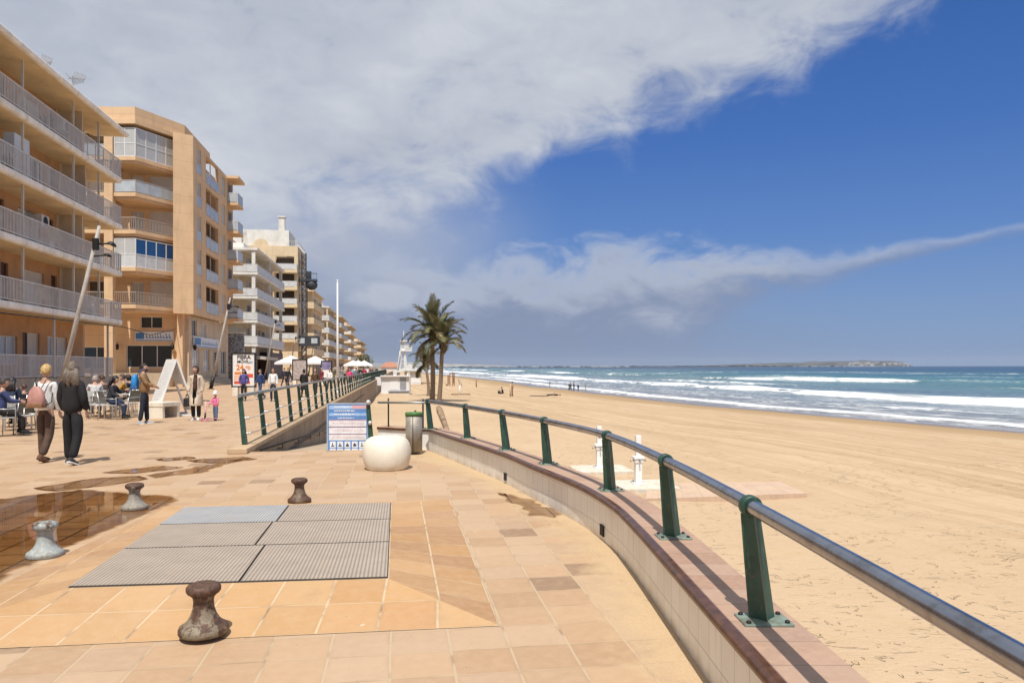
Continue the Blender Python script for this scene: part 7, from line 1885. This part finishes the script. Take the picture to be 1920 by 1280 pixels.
# --- people coming along the promenade
def walker(label, px, Y, h, rot, P, hair, hc, top, tc, trc, shc, far=False, group=None, z=0.0): return person(label, AT(px, Y, z), rot, h, P, hair, hc, top, tc, trc, shc, group, far)
walker('woman with dark hair in a violet zipped jacket, in front of the FIBRA poster', 457, 35.5, 1.50, R(180), POCK, 'long', (0.03, 0.02, 0.02), 'jacket', (0.085, 0.07, 0.24), (0.016, 0.016, 0.022), (0.05, 0.05, 0.06))
walker('person in a dark blue jacket and blue jeans just right of the FIBRA poster', 488, 37, 1.52, R(150), WALK1, 'short', (0.05, 0.035, 0.03), 'jacket', (0.022, 0.045, 0.14), (0.03, 0.06, 0.17), (0.30, 0.29, 0.29))
walker('person in a white T-shirt and navy trousers next to the one in dark blue', 512, 35, 1.54, R(186), STAND, 'short', (0.12, 0.075, 0.05), 'shirt', (0.74, 0.74, 0.73), (0.02, 0.024, 0.05), (0.05, 0.05, 0.05))
walker('person in a black hooded coat walking by the railing, in front of the grey poster', 570, 40, 1.50, R(10), WALK2, 'bob', (0.018, 0.016, 0.016), 'coat', BLK, BLK, BLK)
walker('broad person in a dark brown jacket between the two farther poster panels', 591, 40.5, 1.54, R(182), WALK1, 'short', (0.25, 0.14, 0.09), 'jacket', (0.085, 0.045, 0.022), (0.018, 0.017, 0.018), BLK)
walker('person in a white jacket and dark trousers below the violet poster', 618, 52, 1.50, R(175), WALK2, 'short', (0.06, 0.04, 0.03), 'jacket', (0.74, 0.73, 0.72), BLK, BLK, True)
walker('person in a bright pink jacket right of the flagpole', 656, 58, 1.50, R(182), WALK1, 'bob', (0.08, 0.045, 0.03), 'jacket', (0.66, 0.05, 0.17), (0.03, 0.03, 0.035), BLK, True)
walker('person in a red jacket under the far parasols', 684, 80, 1.58, R(180), WALK2, 'short', (0.04, 0.03, 0.03), 'jacket', (0.40, 0.02, 0.05), (0.03, 0.03, 0.04), BLK, True)
walker('person in a grey-green coat left of the red-jacketed walker', 668, 76, 1.56, R(6), WALK1, 'bob', (0.12, 0.10, 0.08), 'coat', (0.16, 0.19, 0.19), (0.03, 0.03, 0.04), BLK, True)
rg = random.Random(77)
FAR = [('black', BLK), ('dark blue', NAVY), ('white', WHT), ('maroon', (0.16, 0.02, 0.03)), ('olive', (0.12, 0.11, 0.05)), ('grey', (0.22, 0.22, 0.23)), ('beige', (0.45, 0.35, 0.24)), ('light blue', (0.25, 0.38, 0.55))]
spots = [(540, 58), (533, 63), (549, 66), (603, 62), (625, 74), (641, 70), (647, 84), (661, 88), (674, 92), (680, 96), (689, 98), (693, 104), (697, 112), (701, 120), (677, 120), (686, 128), (704, 132), (707, 140), (665, 105), (652, 98), (700, 150), (637, 92)]
for i, (px, Y) in enumerate(spots):
    cn, cc = FAR[i % len(FAR)]; jn = ['jacket', 'coat', 'shirt'][(i//3) % 3]
    where = 'near the umbrellas left of the grey poster' if px < 560 else 'around the violet poster' if px < 630 else 'among the crowd under the far parasols'
    walker('distant walker in a %s %s %s' % (cn, jn, where), px, Y, rg.uniform(1.50, 1.62), R(rg.choice([0, 180]) + rg.uniform(-20, 20)), [WALK1, WALK2][i % 2], rg.choice(['short', 'bob']), rg.choice([(0.03, 0.02, 0.02), (0.15, 0.09, 0.05), (0.35, 0.33, 0.30)]), jn, cc, rg.choice([BLK, NAVY, (0.08, 0.11, 0.18)]), BLK, True, 'walkers far along the promenade')
# people on the beach path behind the kiosk
for i, (px, Y, nm, cc) in enumerate([(722, 118, 'dark blue', NAVY), (733, 121, 'light grey', (0.4, 0.4, 0.4)), (757, 116, 'dark red', (0.20, 0.03, 0.04)), (716, 126, 'black', BLK), (748, 124, 'dark grey', (0.07, 0.07, 0.08))]):
    walker('person in a %s top standing behind the white kiosk' % nm, px, Y, 1.7, R(rg.uniform(0, 360)), STAND, 'short', (0.05, 0.03, 0.02), 'jacket', cc, NAVY, BLK, True, 'people behind the kiosk', z=SANDZ)
# --- on the sand
def beach(label, px, py, h, rot, P, hair, top, tc, trc, skin=M_skin2): 
    p = on_sand(px, py); return person(label, p, rot, h, P, hair, (0.04, 0.03, 0.02), top, tc, trc, (0.40, 0.25, 0.17), 'people on the sand', True, skin)
beach('figure in swimming shorts standing behind the pale post on the sand', 960.5, 744, 1.75, R(90), STAND, 'short', 'tee', (0.42, 0.25, 0.16), (0.30, 0.12, 0.08))
for px, py, h, nm, tc, trc, P in ((1031, 724, 1.2, 'crouching-height child in grey at the edge of the wet sand', (0.10, 0.10, 0.11), (0.2, 0.13, 0.1), STAND), (1067, 732, 1.45, 'shorter figure in black at the left end of the group by the water', BLK, BLK, STAND), (1070, 733, 1.72, 'figure in dark top and dark shorts, second in the group by the water', (0.035, 0.035, 0.05), BLK, WALK1), (1076, 734, 1.75, 'tallest dark figure in the middle of the group by the water', (0.02, 0.02, 0.03), NAVY, STAND), (1084, 733, 1.35, 'child in navy wetsuit in the group by the water', NAVY, NAVY, WALK2), (1098, 732, 1.5, 'figure in pale grey at the right end of the group by the water', (0.42, 0.40, 0.38), (0.45, 0.36, 0.30), STAND)):
    beach(nm, px, py, h, R(rg.uniform(150, 330)), P, 'short', 'jacket', tc, trc)
LIE = dict(sit=1, aL=88, aR=84, kL=60, kR=52, sL=30, sR=25, eL=30, eR=30, lean=14)
p = on_sand(943, 738); p.z -= 0.36
person('sunbather in black sitting on the sand beside the pale post', p, R(100), 1.7, LIE, 'short', (0.03, 0.02, 0.02), 'tee', BLK, BLK, (0.4, 0.25, 0.17), 'people on the sand', True, M_skin2)
p = on_sand(936, 737); tow = thing('beach_bag', 'small dark beach bag on the sand next to the sunbather', 'bag', p)
mb = MB(); mb.bbox(-0.2, 0.2, -0.12, 0.12, -0.02, 0.32, 0.05); mb.build('bag', M_adbk, tow); mb = MB(); mb.tube([(-0.12, 0, 0.30), (-0.08, 0, 0.5), (0.08, 0, 0.5), (0.12, 0, 0.30)], 0.02, 6); mb.build('handle', M_adbk, tow)
# someone lying flat
p = on_sand(1010, 742); out, J, dz, lean, hip = figure(dict(aL=4, aR=-2, kL=10, kR=4, sL=10, sR=12, eL=20, eR=20, bL=25, bR=25), 'short', 'tee', True)
lp = person('sunbather lying flat on a dark towel farther right on the sand', p+Vector((1.0, 0, 0.14)), 0, 1.72, dict(aL=4, aR=-2, kL=10, kR=4, sL=10, sR=12, eL=20, eR=20, bL=25, bR=25), 'short', (0.03, 0.02, 0.02), 'tee', (0.06, 0.03, 0.03), BLK, (0.35, 0.2, 0.14), 'people on the sand', True, M_skin2)
lp[0].rotation_euler = (R(90), 0, R(80))
mb = MB(); mb.bbox(-1.2, 1.1, -0.45, 0.45, 0.0, 0.04, 0.01); tag(mb.build('towel', cloth((0.05, 0.035, 0.04)), None, p+Vector((0.1, 0.1, 0.0)), R(-10)), 'dark towel spread under the lying sunbather', 'towel')

# ================================================================== CAFE TERRACE
M_alu = mat('brushed_aluminium', (0.50, 0.50, 0.49), 0.35, 0.7, var=0.08); M_sling = mat('grey_sling_fabric', (0.46, 0.45, 0.42), 0.7, var=0.08)
def make_chair():
    t = thing('cafe_chair', 'x', 'chair', (0, 0, 0), 0, 'grey aluminium cafe chairs')
    mb = MB(); mb.bbox(-0.23, 0.23, -0.22, 0.23, 0.43, 0.455, 0.008); mb.build('seat', M_sling, t)
    mb = MB(); mb.sweep([[(-0.23, -0.22, 0.50), (0.23, -0.22, 0.50)], [(-0.23, -0.255, 0.66), (0.23, -0.255, 0.66)], [(-0.23, -0.31, 0.86), (0.23, -0.31, 0.86)]], 0, True); bmesh.ops.solidify(mb.bm, geom=mb.bm.faces[:], thickness=0.012); mb.build('backrest', M_sling, t)
    for sx in (-1, 1):
        mb = MB(); mb.tube([(sx*0.25, -0.29, 0), (sx*0.25, -0.235, 0.44), (sx*0.25, -0.32, 0.87)], 0.014, 8); mb.build('leg', M_alu, t)
        mb = MB(); mb.tube([(sx*0.26, 0.25, 0), (sx*0.26, 0.23, 0.64), (sx*0.26, -0.20, 0.66)], 0.014, 8); mb.build('leg', M_alu, t)
    mb = MB(); mb.tube([(-0.25, 0.235, 0.42), (0.25, 0.235, 0.42)], 0.012, 6); mb.build('cross_bar', M_alu, t); mb = MB(); mb.tube([(-0.25, -0.235, 0.44), (0.25, -0.235, 0.44)], 0.012, 6); mb.build('cross_bar', M_alu, t)
    return t
def make_table():
    t = thing('cafe_table', 'x', 'table', (0, 0, 0), 0, 'grey cafe tables')
    mb = MB(); mb.bbox(-0.36, 0.36, -0.36, 0.36, 0.70, 0.73, 0.008); mb.build('tabletop', M_sling, t)
    for sx in (-1, 1):
        for sy in (-1, 1): mb = MB(); mb.box(sx*0.32-0.016, sx*0.32+0.016, sy*0.32-0.016, sy*0.32+0.016, 0, 0.70); mb.build('leg', M_alu, t)
    return t
ch0 = make_chair(); tb0 = make_table(); usedc = [False, False]
def put(src, i, loc, rot, lab):
    if not usedc[i]: usedc[i] = True; src.location = loc; src.rotation_euler = (0, 0, rot); src['label'] = lab; return src
    return dup(src, loc, rot, lab)
SEATS = [  # px, Y, facing, label, hair, haircol, top colour, pose
    (4, 17.4, 40, 'man in a navy striped shirt', 'short', (0.05, 0.035, 0.03), (0.035, 0.05, 0.14), SIT),
    (19, 20.0, 100, 'dark-haired woman in navy facing the striped man', 'long', (0.02, 0.014, 0.013), (0.03, 0.04, 0.08), SIT2),
    (46, 20.6, 170, 'boy with reddish dark hair in black', 'short', (0.07, 0.035, 0.025), BLK, SIT),
    (178, 24.2, 120, 'balding man with a pink face', 'short', (0.35, 0.30, 0.27), (0.55, 0.53, 0.52), SIT2),
    (192, 24.8, 150, 'brown-haired man behind the balding one', 'short', (0.06, 0.03, 0.02), (0.10, 0.06, 0.05), SIT),
    (208, 23.0, 10, 'person with black hair in a black padded jacket seen from behind', 'long', (0.012, 0.011, 0.012), (0.022, 0.024, 0.032), SIT2),
    (232, 26.0, 200, 'person in a mustard jumper', 'short', (0.05, 0.03, 0.02), (0.42, 0.22, 0.035), SIT),
    (247, 27.2, 180, 'person with dark hair in navy behind the blue rucksack', 'bob', (0.02, 0.015, 0.014), (0.025, 0.035, 0.07), SIT2)]
for i, (px, Y, fd, lab, hair, hc, tc, P) in enumerate(SEATS):
    loc = AT(px, Y, 0); rot = R(fd-90)
    fwd = Vector((-math.sin(rot), math.cos(rot), 0))
    put(ch0, 0, loc, rot, 'grey aluminium cafe chair under the ' + ' '.join(lab.split()[:8]))
    person(lab + ', seated at the cafe', loc - fwd*0.02 + Vector((0, 0, 0.055)), rot, 1.66 if i != 2 else 1.4, P, hair, hc, 'jacket' if i != 0 else 'shirt', tc, NAVY if i % 2 else BLK, BLK, 'cafe guests')
for px, Y, fd, lab in ((38, 18.0, 178, 'empty grey cafe chair with its back showing, between the striped man and the couple'), (66, 19.2, 170, 'empty grey cafe chair half hidden behind the blond woman'), (185, 23.4, 190, 'empty grey cafe chair just right of the long-haired man'), (240, 23.9, 160, 'empty grey cafe chair left of the bearded man')):
    put(ch0, 0, AT(px, Y, 0), R(fd-90+90), lab)
for px, Y, lab in ((22, 18.9, 'grey cafe table in front of the striped man'), (198, 23.9, 'grey cafe table between the balding man and the black padded jacket'), (236, 24.9, 'grey cafe table in front of the mustard jumper'), (62, 20.6, 'grey cafe table behind the blond woman')):
    put(tb0, 1, AT(px, Y, 0), R(9), lab)
M_cup = mat('white_china', (0.75, 0.74, 0.72), 0.25); M_bottle = glass('brown_bottle', (0.05, 0.025, 0.012))
for px, Y, lab, kind in ((195, 23.8, 'white coffee cup on the table of the balding man', 0), (201, 23.95, 'brown bottle on the table of the balding man', 1), (234, 24.85, 'white coffee cup on the table of the mustard jumper', 0), (239, 24.95, 'brown bottle on the table of the mustard jumper', 1), (22, 18.85, 'white coffee cup on the table of the striped man', 0)):
    t = thing('coffee_cup' if not kind else 'bottle', lab, 'cup' if not kind else 'bottle', AT(px, Y, 0.731))
    mb = MB()
    if kind: mb.lathe([(0.03, 0), (0.032, 0.12), (0.013, 0.17), (0.013, 0.23)], 12); mb.build('glass', M_bottle, t)
    else:
        mb.lathe([(0.02, 0.008), (0.042, 0.07), (0.038, 0.07), (0.018, 0.014)], 14); mb.build('cup', M_cup, t); mb = MB(); mb.lathe([(0.03, 0), (0.07, 0.008), (0.03, 0.007)], 16); mb.build('saucer', M_cup, t)
# ================================================================== HAZE
HAZE = True
if HAZE:
    m = bpy.data.materials.new('sea_air'); m.use_nodes = True; T = NT(m.node_tree); T.n.clear()
    out = T.new('ShaderNodeOutputMaterial'); v = T.new('ShaderNodeVolumePrincipled'); v.inputs['Color'].default_value = (0.80, 0.86, 0.95, 1); v.inputs['Density'].default_value = 0.000025; v.inputs['Anisotropy'].default_value = 0.0
    T.l.new(v.outputs[0], out.inputs['Volume'])
    mb = MB(); mb.box(-9000, 14000, -100, 14000, -8, 140); tag(mb.build('haze', m), kind='stuff')
